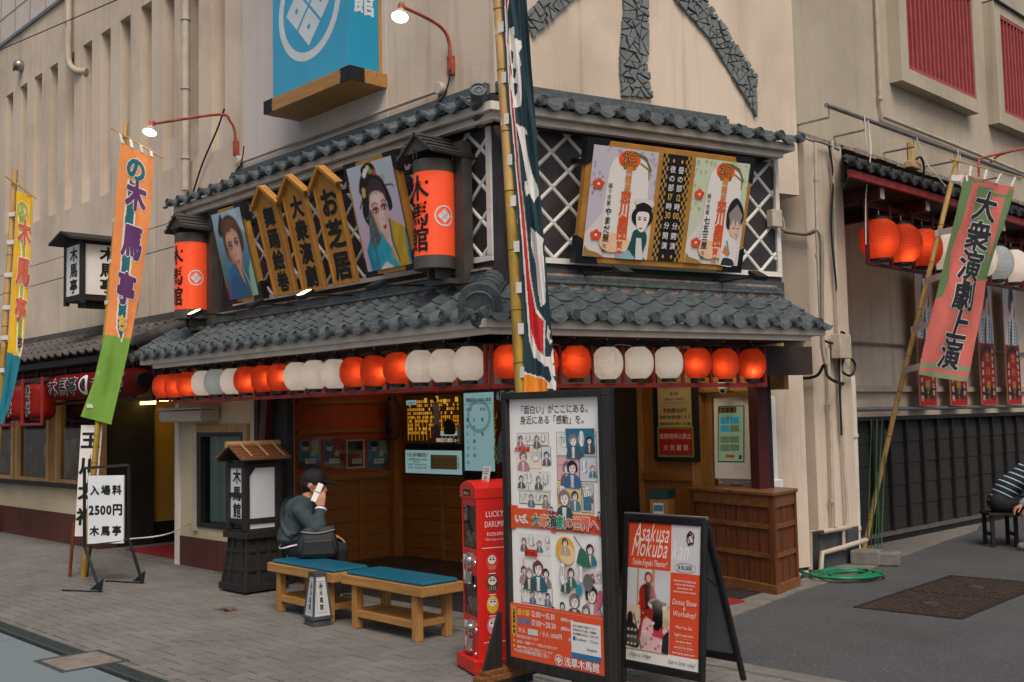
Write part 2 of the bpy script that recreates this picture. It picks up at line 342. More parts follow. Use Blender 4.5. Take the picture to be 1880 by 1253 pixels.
# entrance floor of dark square tiles
def entrance_floor():
    b = MB('grout'); pts = [(-4.4, .1), (.95, .1), (.6, 2.4), (.5, 3.2), (.25, 4.1), (-4.4, 4.1)]
    b.add([(x, y, .0) for x, y in pts], [tuple(range(6))])
    for i in range(-15, 4):
        for k in range(0, 14):
            x, y = i*.3, .1+k*.3
            if x+.3 > .93-.152*(y+.3) or y > 3.4: continue
            b.box(x+.004, x+.296, y+.004, y+.296, -.01, .0045+random.uniform(0, .0012), 'floor_tile')
    tag(b.build('entrance_floor'), kind='structure')
entrance_floor()
sheet('doorway_floor', [(-8.0, .1), (-5.7, .1), (-5.7, 4), (-8.0, 4)], .004, 'concrete')
# pale stone slabs of the street in front, and the drain channel between
def slabs():
    b = MB('grout'); b.add([(-20, -14, -.02), (20, -14, -.02), (20, -2.8, -.02), (-20, -2.8, -.02)], [(0, 1, 2, 3)])
    for i in range(-22, 22):
        for k in range(14):
            x = i*.9+(.45 if k % 2 else 0); y1 = -2.86-k*.6
            b.box(x+.003, x+.897, y1-.597, y1-.003, -.03, random.uniform(-.001, .001), 'slab_stone')
    tag(b.build('stone_slab_paving'), kind='structure')
slabs()
def drain():
    t = thing('drain_channel', 'narrow dark iron drain grating running between grey bricks and pale stone slabs', 'drain', (0, -2.74, 0))
    b = MB('drain_iron')
    for x0 in (-12, -1.25):
        x1 = -1.78 if x0 < -2 else 12
        b.box(x0, x1, -.075, -.055, -.03, .002); b.box(x0, x1, .055, .115, -.03, .0, 'concrete'); b.box(x0, x1, .04, .055, -.03, .002, 'drain_iron'); b.box(x0, x1, -.055, .04, -.03, -.02, 'dark_void')
        for k in range(4): b.box(x0, x1, -.043+k*.024-.007, -.043+k*.024+.007, -.02, 0, 'drain_iron')
    b.build('grating', t)
drain()
def small_cover():
    t = thing('manhole_cover', 'small framed rectangular ground cover filled with brown paving, beside the drain channel', 'manhole cover', (-1.5, -2.83, 0))
    b = MB('drain_iron')
    for a in ((-.26, .26, -.235, -.2), (-.26, .26, .2, .235), (-.26, -.225, -.2, .2), (.225, .26, -.2, .2)): b.box(*a, -.03, .006)
    b.build('frame', t, bevel=.003)
    b = MB('concrete'); mat('cover_fill', '80766c', .8, .2, 8, .25, 60)
    b.box(-.225, .225, -.2, .2, -.03, .003, 'cover_fill'); b.build('infill', t)
small_cover()
def iron_cover():
    P = [G(1578, 1111), G(1777, 1133), G(1930, 1085), G(1727, 1052)]
    c = sum(P, V())/4; t = thing('manhole_cover', 'large rusty double manhole cover with diamond tread set in the asphalt', 'manhole cover', c)
    u = (P[1]-P[0]); L = u.length; u.normalize(); w = V((-u.y, u.x, 0)); W_ = abs((P[3]-P[0]).dot(w))
    a = math.atan2(u.y, u.x); t.rotation_euler.z = a
    L = max(L, .8)
    def rim(b, x0, x1, y0, y1, k):
        b.box(x0, x1, y0, y0+k, -.03, .006); b.box(x0, x1, y1-k, y1, -.03, .006); b.box(x0, x0+k, y0+k, y1-k, -.03, .006); b.box(x1-k, x1, y0+k, y1-k, -.03, .006)
    b = MB('cover_iron'); rim(b, -L/2, L/2, -W_/2, W_/2, .03); b.build('frame', t, bevel=.004)
    for s in (0, 1):
        y0, y1 = (-W_/2+.034, -.006) if s == 0 else (.006, W_/2-.034)
        b = MB('cover_iron'); x0, x1 = -L/2+.034, L/2-.034; b.box(x0, x1, y0, y1, -.03, .001)
        n = int((x1-x0)/.045); mz = int((y1-y0)/.045)
        for i in range(n):
            for k in range(mz):
                cx, cy = x0+.03+i*.045, y0+.03+k*.045
                if abs(cx) < .09 and abs(cy-(y0+y1)/2) < .06: continue
                T = Matrix.Translation((cx, cy, 0)) @ Matrix.Rotation(R(45 if (i+k) % 2 else -45), 4, 'Z')
                b.box(-.017, .017, -.004, .004, 0, .005, 'cover_ridge', T)
        b.lathe([(.075, 0), (.075, .006), (.06, .006), (.06, .003)], (0, (y0+y1)/2, 0), 20, 'cover_ridge'); b.build('plate', t)
iron_cover()

# ================================================================ THE THEATRE BUILDING
TB = thing('theatre_building', 'beige corner theatre with two bands of grey tiled eaves and slit windows', 'building')
ZT = 8.36
# --- core walls
b = MB('beige_plaster')
SL = [-5.44-.666*k for k in range(22)]           # right edges of the slits
SW = .34
x_l = SL[-1]-SW
b.box(-22, -.64, .45, .75, 2.2, 3.93); b.box(-22, -.64, .47, .75, 3.93, 3.945, 'shade_plaster'); b.box(-22, -.64, .45, .75, 3.945, 4.26, 'beige_plaster'); b.box(-22, -.64, .468, .75, 4.26, 4.272, 'shade_plaster'); b.box(-22, -.64, .45, .75, 4.272, 4.98, 'beige_plaster')
b.box(-22, -.64, .45, .75, 7.42, ZT); b.box(SL[0], -.64, .45, 1.0, 4.98, 7.42)
for i, r in enumerate(SL):
    l = r-SW; nl = SL[i+1] if i+1 < len(SL) else -22
    b.box(nl, l, .45, 1.0, 4.98, 7.42)
    pass
b.box(-22, -.64, 1.0, 1.2, 2.2, ZT, 'shade_plaster')
b.box(-5.0, -2.2, .444, .4499, 3.95, 8.0, 'grey_plaster')
b.build('wall', TB)
for i, r in enumerate(SL):
    w_ = MB('red_back'); w_.box(r-SW+.002, r-.002, .9, .99, 5.5, 7.3); w_.box(r-SW+.002, r-.002, .56, .72, 4.986, 5.42, 'grey_plaster'); w_.box(r-SW+.002, r-.002, .53, .56, 4.986, 5.0, 'black_metal'); w_.build('slit_window', TB)
b = MB('steel'); b.box(-22, -.64, .41, .45, ZT, ZT+.05); b.build('roof_edge', TB)
# right front core (turned) and the alley side
b = MB('beige_plaster', MF)
s0, s1 = V((-.64, .46, 0)).dot(FD), V((.27, 3.96, 0)).dot(FD)
b.box(s0, s1, .75, 1.0, 3.9, 11); 
b.T = Matrix.Identity(4)
b.add([(-.64, .45, 3.9), (-.64, .45, ZT+2.6), (.26, 3.97, ZT+2.6), (.26, 3.97, 4.6), (.24, 3.97, 4.6)], [])
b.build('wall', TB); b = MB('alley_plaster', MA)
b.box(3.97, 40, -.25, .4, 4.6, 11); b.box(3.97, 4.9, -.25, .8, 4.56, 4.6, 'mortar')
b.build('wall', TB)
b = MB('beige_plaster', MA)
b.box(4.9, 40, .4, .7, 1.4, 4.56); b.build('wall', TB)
b = MB('beige_plaster'); b.box(-1.2, .25, 4.1, 4.9, .38, 4.56); b.box(-1.2, .262, 4.088, 4.9, -.05, .38, 'base_grey'); b.build('pillar', TB)
b = MB('mortar', MA); rnd = random.Random(9)
for k in range(60): x = 4.95+k*.25; b.box(x, x+.25, -.262, -.2, 4.55+rnd.uniform(0, .02), 4.585+rnd.uniform(0, .03))
b.build('eroded_edge', TB)
# --- slate mosaic on the right front
def slate_strip(b, outline, rnd, minarea=.0075):
    def area(p): return abs(sum(p[i][0]*p[(i+1) % len(p)][1]-p[(i+1) % len(p)][0]*p[i][1] for i in range(len(p))))/2
    def cut(p, q, n):
        A, B = [], []
        for i in range(len(p)):
            u, v = p[i], p[(i+1) % len(p)]; du = (u[0]-q[0])*n[0]+(u[1]-q[1])*n[1]; dv = (v[0]-q[0])*n[0]+(v[1]-q[1])*n[1]
            (A if du >= 0 else B).append(u)
            if du*dv < 0: t = du/(du-dv); w = (u[0]+(v[0]-u[0])*t, u[1]+(v[1]-u[1])*t); A.append(w); B.append(w)
        return A, B
    st = [outline]; out = []
    while st:
        p = st.pop(); a = area(p)
        if len(p) < 3 or a < 1e-4: continue
        if a < minarea*rnd.uniform(.5, 2.2): out.append(p); continue
        cx, cy = sum(v[0] for v in p)/len(p), sum(v[1] for v in p)/len(p)
        # split across the longest direction, jittered
        best = max(((u, v) for u in p for v in p), key=lambda e: (e[0][0]-e[1][0])**2+(e[0][1]-e[1][1])**2)
        dx, dy = best[1][0]-best[0][0], best[1][1]-best[0][1]; an = math.atan2(dy, dx)+rnd.uniform(-.6, .6)
        st += list(cut(p, (cx+rnd.uniform(-.1, .1)*abs(dx), cy+rnd.uniform(-.1, .1)*abs(dy)), (cos(an), sin(an))))
    for p in out:
        cx, cy = sum(v[0] for v in p)/len(p), sum(v[1] for v in p)/len(p)
        if sum(p[i][0]*p[(i+1) % len(p)][1]-p[(i+1) % len(p)][0]*p[i][1] for i in range(len(p))) < 0: p = p[::-1]
        r = rnd.uniform(-.012, .012); q = []
        for x, z in p:
            d = math.hypot(x-cx, z-cy)+1e-6; k = max(.3, 1-.011/d); q.append((cx+(x-cx)*k+rnd.uniform(-.006, .006), cy+(z-cy)*k+rnd.uniform(-.006, .006)))
        h = rnd.uniform(.03, .05); n = len(q)
        tx, tz = rnd.uniform(-.05, .05), rnd.uniform(-.05, .05)
        b.add([(x, .75-h+(x-cx)*tx+(z-cy)*tz, z) for x, z in q]+[(x, .752, z) for x, z in q], [tuple(range(n)), tuple(range(n, 2*n))[::-1]]+[(i, n+i, n+(i+1) % n, (i+1) % n) for i in range(n)], 'slate')
b = MB('slate', MF); rnd = random.Random(5)
def offp(l): return [(onF(x, y, -.75).x, onF(x, y, -.75).z) for x, y in l]
slate_strip(b, offp([(1139, -70), (1187, -70), (1188, 20), (1190, 70), (1186, 120), (1196, 183), (1138, 178), (1134, 110), (1141, 20)]), rnd)
b.build('slate_mosaic', TB); b = MB('slate', MF)
slate_strip(b, offp([(1100, -140), (1170, -140), (1100, -40), (1048, 3), (975, 72), (962, 30)]), rnd, .0055)
b.build('slate_mosaic', TB); b = MB('slate', MF)
slate_strip(b, offp([(1190, -110), (1250, -110), (1290, -5), (1340, 70), (1387, 140), (1386, 218), (1352, 160), (1300, 75), (1235, 0)]), rnd, .0055)
b.build('slate_mosaic', TB)

# --- upper storey: black plaster panels under a white diamond grid
b = MB('namako_black'); b.box(-4.6, -.04, -.15, .45, 2.6, 4.25)
b.T = MF; b.box(.01, 2.89, .0, .75, 2.6, 4.25); b.box(-.12, .05, .05, .75, 2.6, 4.25)
b.build('upper_wall', TB)
def lattice(b, x0, x1, z0, z1, y, pw, ph, ox=0):
    r = .0135
    def seg(p, q):
        (xa, za), (xb, zb) = p, q; dx, dz = xb-xa, zb-za; L = math.hypot(dx, dz)
        if L < .03: return
        nx, nz = -dz/L, dx/L; pr = []
        for a in range(6): t = pi*a/5; pr.append((cos(t)*r*1.25, -sin(t)*r))
        vs = [(xa+nx*u, y+v, za+nz*u) for u, v in pr]+[(xb+nx*u, y+v, zb+nz*u) for u, v in pr]
        b.add(vs, [(k, 6+k, 7+k, k+1) for k in range(5)]+[tuple(range(6)), tuple(range(6, 12))[::-1]])
    sl = ph/pw
    for sg in (1, -1):
        k = -60
        while k < 60:
            # line z = zc + sg*sl*(x-xr)
            xr = x0+ox+k*pw; pts = []
            def zz(x): return z0+sg*sl*(x-xr)
            xs = sorted([xr+sg*(0)/sl, xr+sg*(z1-z0)/sl]); xa, xb = max(xs[0], x0), min(xs[1], x1)
            if xb-xa > .02:
                n = max(1, round((xb-xa)/(pw/2)))
                # break at crossings so that short ribs butt at the knots
                g = [xa]; st_ = math.floor((xa-x0-ox)/(pw/2))
                for q in range(st_, st_+80):
                    xq = x0+ox+q*pw/2
                    if xa+.01 < xq < xb-.01: g.append(xq)
                g.append(xb)
                for u, v in zip(g, g[1:]):
                    d = (v-u); e = min(.004, d*.1); seg((u+e, zz(u+e)), (v-e, zz(v-e)))
            k += 1
    for (xa, xb, za, zb) in ((x0-.05, x1+.05, z0-.045, z0), (x0-.05, x1+.05, z1, z1+.045)):
        n = int((xb-xa)/.24)
        for i in range(n): b.box(xa+(xb-xa)*i/n+.001, xa+(xb-xa)*(i+1)/n-.001, y-.022, y, za, zb)
    for xa in (x0-.05, x1):
        n = 6
        for i in range(n): b.box(xa+.0005, xa+.0495, y-.024, y, z0+(z1-z0)*i/n+.001, z0+(z1-z0)*(i+1)/n-.001)
b = MB('white_rib'); lattice(b, -4.1, -.1, 2.937, 4.04, -.151, .32, .295, .08); b.build('lattice', TB)
b = MB('white_rib', MF); lattice(b, .03, 2.83, 2.937, 4.04, -.001, .32, .295, .045); b.build('lattice', TB)
b = MB('base_grey'); b.box(-4.55, -.05, -.17, -.15, 2.6, 2.845); b.box(-4.6, -4.4, -.22, -.15, 2.72, 4.02); b.T = MF; b.box(.01, 2.9, -.02, 0, 2.6, 2.845); b.build('dado_board', TB)

# --- tiled eaves
P_T = .25
def hprof(t):
    t %= 1
    return .006+.030*sin(pi*t/.32) if t < .32 else .006-.009*(t-.32)/.68-.015*sin(pi*(t-.32)/.68)
def tiles(b, u0, u1, ey, ez, ty, tz, rows, m, phase=0, lo=None, hi=None, discs=True, lift=.017, nd=10, dr=.043):
    """courses of pantiles climbing from the eave (ey,ez) to (ty,tz); lo/hi clip u as functions of v"""
    lo = lo or (lambda v: u0); hi = hi or (lambda v: u1); du = P_T/nd; rnd = random.Random(11)
    nrm = V((0, -(tz-ez), (ty-ey))).normalized() if False else V((0, -(tz-ez), ty-ey)); nrm.normalize()
    if nrm.z < 0: nrm = -nrm
    def pt(u, v, extra): p = V((u, ey+(ty-ey)*v, ez+(tz-ez)*v)); return p+nrm*(hprof((u-phase)/P_T)*1.0+extra)
    for r in range(rows):
        v0, v1 = r/rows, min(1, (r+1.25)/rows)
        ja = rnd.uniform(-.003, .003)
        us = []; u = min(lo(v0), lo(v1))
        lim = max(hi(v0), hi(v1)); k0 = math.floor((u-phase)/du)
        us = [u]+[phase+du*k for k in range(k0+1, int((lim-phase)/du)+1)]+[lim]
        vs = []
        for u in us:
            j = rnd.uniform(-.0015, .0015)
            for v, e in ((v0, lift-.022), (v0, lift+ja), (v1, .0+ja)): vs.append(pt(min(max(u, lo(v)), hi(v)), v, e))
        fs = []
        for i in range(len(us)-1): fs += [(3*i, 3*i+3, 3*i+4, 3*i+1), (3*i+1, 3*i+4, 3*i+5, 3*i+2)]
        b.add(vs, fs, m)
        # tile side steps: thin ridge where tiles overlap
    if discs:
        k = math.ceil((lo(0)-phase)/P_T-.17)
        while phase+k*P_T < hi(0)+.02:
            u = phase+(k+.17)*P_T
            if lo(0)-.01 < u < hi(0)+.03:
                c = V((u, ey-.035, ez+.032))
                b.lathe([(dr, -.05), (dr, .012), (dr*.86, .014), (dr*.82, .006), (dr*.6, .006), (dr*.56, .011), (dr*.44, .011), (dr*.4, .006), (dr*.2, .006), (dr*.16, .012), (.001, .012)], c, 16, m, axis='Y')
            # hanging lip under the trough
            a0, a1 = phase+(k+.36)*P_T, phase+(k+.98)*P_T
            a0, a1 = max(a0, lo(0)), min(a1, hi(0))
            if a1-a0 > .04:
                vs = []; n = 9
                for i in range(n):
                    q_ = i/(n-1); u = a0+(a1-a0)*q_; z = ez+.016+hprof((u-phase)/P_T); dz = .008+.028*sin(pi*q_)
                    vs += [(u, ey-.012, z+.008), (u, ey-.016, z-dz), (u, ey+.02, z-dz)]
                b.add(vs, [(3*i, 3*i+1, 3*i+4, 3*i+3) for i in range(n-1)]+[(3*i+1, 3*i+2, 3*i+5, 3*i+4) for i in range(n-1)], m)
            k += 1
EZ, EY, TY, TZ = 2.37, -.75, -.17, 2.72
# hip: the corner of eave and of wall top
hipL = lambda v: .40+(-.03-.40)*v
b = MB('roof_tile'); tiles(b, -5.5, .4, EY, EZ, TY, TZ, 4, 'roof_tile', -5.5+.02, hi=hipL); b.build('lower_roof_tiles', TB, smooth=40)
EC = .66
sH0 = V((.4, EY, 0)).dot(FD); sH1 = .0
b = MB('roof_tile', MF); tiles(b, sH0, 2.9, -EC, EZ, -.02, TZ, 4, 'roof_tile', .1, lo=lambda v: sH0+(sH1-sH0)*v, hi=lambda v: 2.83); b.build('lower_roof_tiles', TB, smooth=40)
b = MB('white_plaster')       # eave boards under the tiles
HC = V((.40, EY, 0))
def fascia(b, yL, cF, z0, z1, m, xl=-5.2, sr=2.75, th=.05):
    # outer corner where the two boards meet
    X = (cF+yL*FN.y*-1*-1*-1) if False else (cF-yL*FN.y)/FN.x
    s = V((X, yL, 0)).dot(FD)
    b.T = Matrix.Identity(4); b.hexa([(xl, yL, z0), (X, yL, z0), (X-.03, yL+th, z0), (xl, yL+th, z0)], [(xl, yL, z1), (X, yL, z1), (X-.03, yL+th, z1), (xl, yL+th, z1)], m)
    b.T = MF; b.hexa([(s, -cF, z0), (sr, -cF, z0), (sr, -cF+th, z0), (s+.03, -cF+th, z0)], [(s, -cF, z1), (sr, -cF, z1), (sr, -cF+th, z1), (s+.03, -cF+th, z1)], m)
    return X, s
fascia(b, -.70, .61, 2.30, 2.365, 'white_plaster', -5.25, 2.8); fascia(b, -.645, .555, 2.255, 2.302, 'white_plaster', -5.05, 2.68, .06)
b.T = Matrix.Identity(4); b.hexa([(-5.25, -.65, 2.3), (-5.2, -.65, 2.3), (-5.2, -.1, 2.3), (-5.25, -.1, 2.3)], [(-5.25, -.65, 2.36), (-5.2, -.65, 2.36), (-5.2, -.1, 2.68), (-5.25, -.1, 2.68)]); b.T = MF; b.hexa([(2.75, -.56, 2.3), (2.8, -.56, 2.3), (2.8, 0, 2.3), (2.75, 0, 2.3)], [(2.75, -.56, 2.36), (2.8, -.56, 2.36), (2.8, 0, 2.66), (2.75, 0, 2.66)])
b.build('eave_board', TB)
mat('beam_brown', '3b2c2a', .7, .2, 4)
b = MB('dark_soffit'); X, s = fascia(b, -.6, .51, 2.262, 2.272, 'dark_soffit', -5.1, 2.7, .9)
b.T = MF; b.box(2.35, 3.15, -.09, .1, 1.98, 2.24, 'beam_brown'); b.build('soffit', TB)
# cap courses where the roof meets the upper wall
b = MB('roof_tile'); rnd = random.Random(2)
def caps(b, x0, x1, y, z, T, n=3):
    b.T = T
    for k in range(n):
        x = x0+rnd.uniform(-.15, 0); d = .105-.028*k
        while x < x1:
            w = .27+rnd.uniform(-.02, .02); b.box(max(x, x0)+.002, min(x+w, x1)-.002, y-d, y+.02, z+k*.033, z+k*.033+.029+rnd.uniform(-.002, .001), 'roof_tile'); x += w
caps(b, -4.9, -.06, -.17, 2.715, Matrix.Identity(4)); b.build('cap_tiles', TB, bevel=.004); b = MB('roof_tile'); caps(b, .03, 2.8, -.02, 2.715, MF, 2)
b.build('cap_tiles', TB, bevel=.004)
b = MB('mortar'); b.box(-4.9, -.06, -.235, -.17, 2.812, 2.832); b.box(-4.9, -.06, -.25, -.17, 2.66, 2.716); b.build('mortar_bed', TB); b = MB('mortar', MF); b.box(.03, 2.75, -.085, -.02, 2.78, 2.80); b.box(.03, 2.78, -.1, -.02, 2.66, 2.716); b.build('mortar_bed', TB)
# hip ridge with its end tile
b = MB('roof_tile'); p0, p1 = V((.335, -.655, 2.50)), V((-.06, -.16, 2.735)); d = (p1-p0); L = d.length; d.normalize(); side = V((d.y, -d.x, 0)).normalized(); up = side.cross(d)
HT = Matrix((side, -d*-1, up)).transposed().to_4x4(); HT = Matrix(((side.x, d.x, up.x, p0.x), (side.y, d.y, up.y, p0.y), (side.z, d.z, up.z, p0.z), (0, 0, 0, 1)))
b.T = HT
for k in range(2): b.box(-.12+.012*k, .12-.012*k, 0, L, -.09+k*.04, -.055+k*.04)
n = 6
for i in range(n):
    y0 = L*i/n; vs = []
    for y, r in ((y0, .098), (y0+.03, .104), (y0+.034, .094), (y0+L/n, .094)):
        for k in range(11): a = pi*k/10; vs.append((r*cos(a), y, r*sin(a)-.01))
    b.add(vs, [(q*11+k, q*11+k+1, q*11+12+k, q*11+11+k) for q in range(3) for k in range(10)])
arch = [(.16*cos(pi*k/14), .13*sin(pi*k/14)+.01) for k in range(15)]+[(-.17, -.13), (.17, -.13)]
b.prism(arch, -.05, .02); arch2 = [(.1*cos(pi*k/12), .085*sin(pi*k/12)-.005) for k in range(13)]+[(-.1, -.1), (.1, -.1)]
b.prism(arch2, -.07, -.05)
b.tube([(-.105, -.07, -.1)]+[(.105*cos(pi-pi*k/12), -.07, .09*sin(pi*k/12)-.005) for k in range(13)]+[(.105, -.07, -.1)], .011)
b.lathe([(.066, -.02), (.066, .075), (.056, .078), (.054, .068), (.04, .068), (.036, .074), (.026, .074), (.022, .068), (.012, .074), (.001, .074)], (0, -.05, -.11), 20, axis='Y')
b.build('hip_ridge', TB, smooth=40)
# --- narrow upper eave
UZ = 4.10
bL = MB('roof_tile'); tiles(bL, -5.28, .12, -.42, UZ, .45, UZ+.42, 3, 'roof_tile', -5.28-.1, hi=lambda v: .12-.76*v, nd=8, dr=.043, lift=.018)
bL.T = MF; tiles(bL, .02, 2.86, -.32, UZ, .75, UZ+.42, 3, 'roof_tile', .07, lo=lambda v: -.02+.25*v, hi=lambda v: 2.9, nd=8, dr=.043, lift=.018)
bL.T = Matrix.Identity(4); bL.box(-5.2, -.7, .37, .449, UZ+.40, UZ+.47); bL.box(-5.2, -.7, .39, .449, UZ+.47, UZ+.51)
bL.T = MF; bL.box(.28, 2.9, .66, .749, UZ+.40, UZ+.47); bL.box(.28, 2.9, .69, .749, UZ+.47, UZ+.51)
# corner barrel tile
bL.T = Matrix.Translation((.12, -.44, UZ+.085)) @ Matrix.Rotation(R(45), 4, 'Z') @ Matrix.Rotation(R(-28), 4, 'X')
bL.lathe([(.066, -.36), (.066, .0), (.057, .003), (.054, -.008), (.04, -.008), (.036, -.002), (.026, -.002), (.022, -.008), (.01, -.002), (.001, -.002)], (0, 0, 0), 20, axis='Y')
bL.build('upper_roof_tiles', TB, smooth=40)
b = MB('white_plaster'); fascia(b, -.37, .27, 4.03, UZ-.004, 'white_plaster', -5.12, 2.86, .05); fascia(b, -.30, .20, 3.975, 4.033, 'white_plaster', -4.95, 2.78, .06); fascia(b, -.24, .14, 3.978, 3.985, 'dark_soffit', -4.9, 2.7, .1)
b.T = Matrix.Identity(4); b.hexa([(-5.12, -.32, 4.03), (-5.06, -.32, 4.03), (-5.06, .45, 4.03), (-5.12, .45, 4.03)], [(-5.12, -.32, UZ), (-5.06, -.32, UZ), (-5.06, .45, UZ+.37), (-5.12, .45, UZ+.37)], 'white_plaster'); b.box(-4.95, -4.89, -.24, .45, 3.975, 4.03); b.T = MF; b.hexa([(2.8, -.22, 4.03), (2.86, -.22, 4.03), (2.86, .75, 4.03), (2.8, .75, 4.03)], [(2.8, -.22, UZ), (2.86, -.22, UZ), (2.86, .75, UZ+.36), (2.8, .75, UZ+.36)]); b.box(2.72, 2.78, -.14, .75, 3.975, 4.03)
b.build('upper_eave_board', TB)

# --- low old roof on the left, over the ground floor hall
b = MB('old_tile'); tiles(b, -22, -5.75, -.5, 2.56, .42, 2.98, 4, 'old_tile', -22, hi=lambda v: -5.85+.45*v, discs=False, lift=.024, nd=8)
b.box(-22, -5.45, .30, .449, 2.94, 3.0); b.box(-22, -5.4, .34, .449, 3.0, 3.04); b.box(-22, -5.35, .38, .449, 3.04, 3.075)
b.tube([(-5.83, -.5, 2.6), (-5.6, -.04, 2.80), (-5.4, .42, 3.0)], .07, seg=10)
b.build('hall_roof_tiles', TB, smooth=40)
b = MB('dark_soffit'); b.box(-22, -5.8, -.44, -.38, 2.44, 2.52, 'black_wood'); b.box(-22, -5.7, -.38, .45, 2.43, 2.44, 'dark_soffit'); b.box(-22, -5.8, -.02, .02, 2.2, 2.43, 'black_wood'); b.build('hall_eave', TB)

# --- ground floor, left: hall with shop windows, doorway, ticket window
b = MB('cream_plaster')
b.box(-22, -8.0, 0, .25, .42, .84); b.box(-22, -8.0, -.012, .25, -.05, .42, 'maroon_plinth')
b.box(-5.7, -5.25, 0, .25, .34, 2.2, 'cream_plaster'); b.box(-5.25, -4.16, 0, .25, .34, .5); b.box(-4.16, -3.98, 0, .25, .34, 2.2); b.box(-5.25, -4.16, 0, .25, 1.6, 2.2)
b.box(-5.69, -3.62, -.012, .25, -.05, .34, 'maroon_plinth'); b.box(-3.98, -3.62, .02, .25, .34, 2.2, 'cream_plaster')
b.build('hall_wall', TB)
b = MB('white_plaster'); b.box(-5.78, -5.68, -.03, .12, 0, 1.9); b.build('door_jamb', TB, bevel=.005)
b = MB('ochre_plaster'); b.box(-5.78, -5.7, .12, 4.0, .3, 2.4); b.box(-5.79, -5.7, .12, 4.0, 0, .3, 'dark_void'); b.box(-8.1, -8.04, .1, .72, 0, 2.4, 'dark_soffit'); b.box(-8.06, -8.0, .72, .77, 0, 2.4, 'black_wood'); b.box(-8.1, -8.05, .77, 4, .3, 2.4, 'ochre_plaster'); b.box(-8.1, -8.045, .77, 4, 0, .3, 'dark_void'); b.box(-8.1, -5.7, 3.9, 4.0, 0, 2.4, 'ochre_plaster'); b.box(-8.1, -5.7, .1, 4, 2.36, 2.43, 'dark_soffit'); pass
b.build('doorway', TB)
lamp_m = mat('tube_light', 'ffd76a', .4, 0, emit=9)
b = MB('tube_light'); q0, q1 = onL(212, 744, .6), onL(312, 738, .6); b.box(q0.x, q1.x, .58, .63, q1.z-.02, q1.z+.02); b.build('ceiling_light', TB)
mat('warm_panel', 'ffe2b4', .4, 0, emit=10)
for x_, y_ in ((-3.4, 1.2), (-2.0, 1.3), (-.75, 1.9), (.05, 2.6)):
    b = MB('warm_panel'); b.box(x_-.16, x_+.16, y_-.16, y_+.16, 2.375, 2.385); b.box(x_-.18, x_+.18, y_-.18, y_+.18, 2.385, 2.399, 'white_pvc'); b.build('ceiling_light', TB)
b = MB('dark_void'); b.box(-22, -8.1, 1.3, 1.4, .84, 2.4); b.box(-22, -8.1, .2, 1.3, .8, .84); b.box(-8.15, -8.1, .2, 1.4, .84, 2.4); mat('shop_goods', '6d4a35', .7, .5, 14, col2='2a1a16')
for k in range(40):
    x = -16+k*.2; h = random.uniform(.1, .28); b.box(x, x+.13, .9+random.uniform(-.2, .2), 1.2, .84+(k % 3)*.35, .84+(k % 3)*.35+h, 'shop_goods')
b.build('shop_interior', TB)
def shop_window(x0, x1, m='pale_wood'):
    f = MB(m); z0, z1 = .84, 2.1
    f.box(x0, x0+.09, -.02, .1, z0, z1); f.box(x1-.09, x1, -.02, .1, z0, z1); f.box(x0+.09, x1-.09, -.01, .09, z0, z0+.05); f.box(x0+.09, x1-.09, -.01, .09, z1-.06, z1)
    o = f.build('window_frame', TB); g = MB('pane'); g.quad((x0+.09, .03, z0+.05), (x1-.09, .03, z0+.05), (x1-.09, .03, z1-.06), (x0+.09, .03, z1-.06)); g.build('pane', o)
    return o
shop_window(-9.5, -8.0); shop_window(-11.1, -9.75); shop_window(-13, -11.2)
b = MB('black_wood'); b.box(-22, -7.98, -.09, .0, .78, .84); b.build('window_sill', TB)
# ticket window right of the doorway
f = MB('white_pvc'); f.box(-5.34, -5.25, -.03, .02, .42, 1.63); f.box(-4.2, -4.1, -.03, .02, .42, 1.63, 'pale_wood'); f.box(-5.25, -4.2, -.03, .02, 1.54, 1.63, 'pale_wood')
f.box(-5.25, -5.16, -.02, .1, .47, 1.54, 'black_metal'); f.box(-4.26, -4.2, -.02, .1, .47, 1.54); f.box(-5.16, -4.26, -.02, .1, .47, .52); f.box(-5.16, -4.26, -.02, .1, 1.49, 1.54)
o = f.build('ticket_window', TB); g = MB('pane'); g.quad((-5.16, .04, .52), (-4.26, .04, .52), (-4.26, .04, 1.49), (-5.16, .04, 1.49)); g.build('pane', o)
mat('green_curtain', '5c9884', .8, .25, 2, stretch=(6, 1, .3)); g = MB('green_curtain'); g.box(-5.16, -4.26, .10, .12, .5, 1.55); g.build('curtain', o)
# shutter box over the ticket window
t = MB('white_pvc'); T0 = [(-.02, 0), (-.24, -.01), (-.26, -.07), (-.24, -.13), (-.2, -.14), (-.02, -.12)]
vs = [(-5.72, y, 1.8+z) for y, z in T0]+[(-4.72, y, 1.8+z) for y, z in T0]; n = 6
t.add(vs, [tuple(range(n)), tuple(range(n, 2*n))[::-1]]+[(i, n+i, n+(i+1) % n, (i+1) % n) for i in range(n)]); t.box(-5.74, -4.7, -.265, 0, 1.8, 1.825); t.build('shutter_box', TB, bevel=.006)
# dark posts left of the entrance
b = MB('black_wood'); b.box(-3.62, -3.33, -.02, .06, 0, 2.2); b.box(-3.98, -3.9, -.02, .02, .34, 2.2); b.build('door_post', TB)
b = MB('black_wood'); b.hexa([(-3.92, -.12, 0), (-3.8, -.12, 0), (-3.8, -.03, 0), (-3.92, -.03, 0)], [(-3.62, -.12, 2.2), (-3.5, -.12, 2.2), (-3.5, -.03, 2.2), (-3.62, -.03, 2.2)], 'dark_red_paint'); b.build('brace', TB)
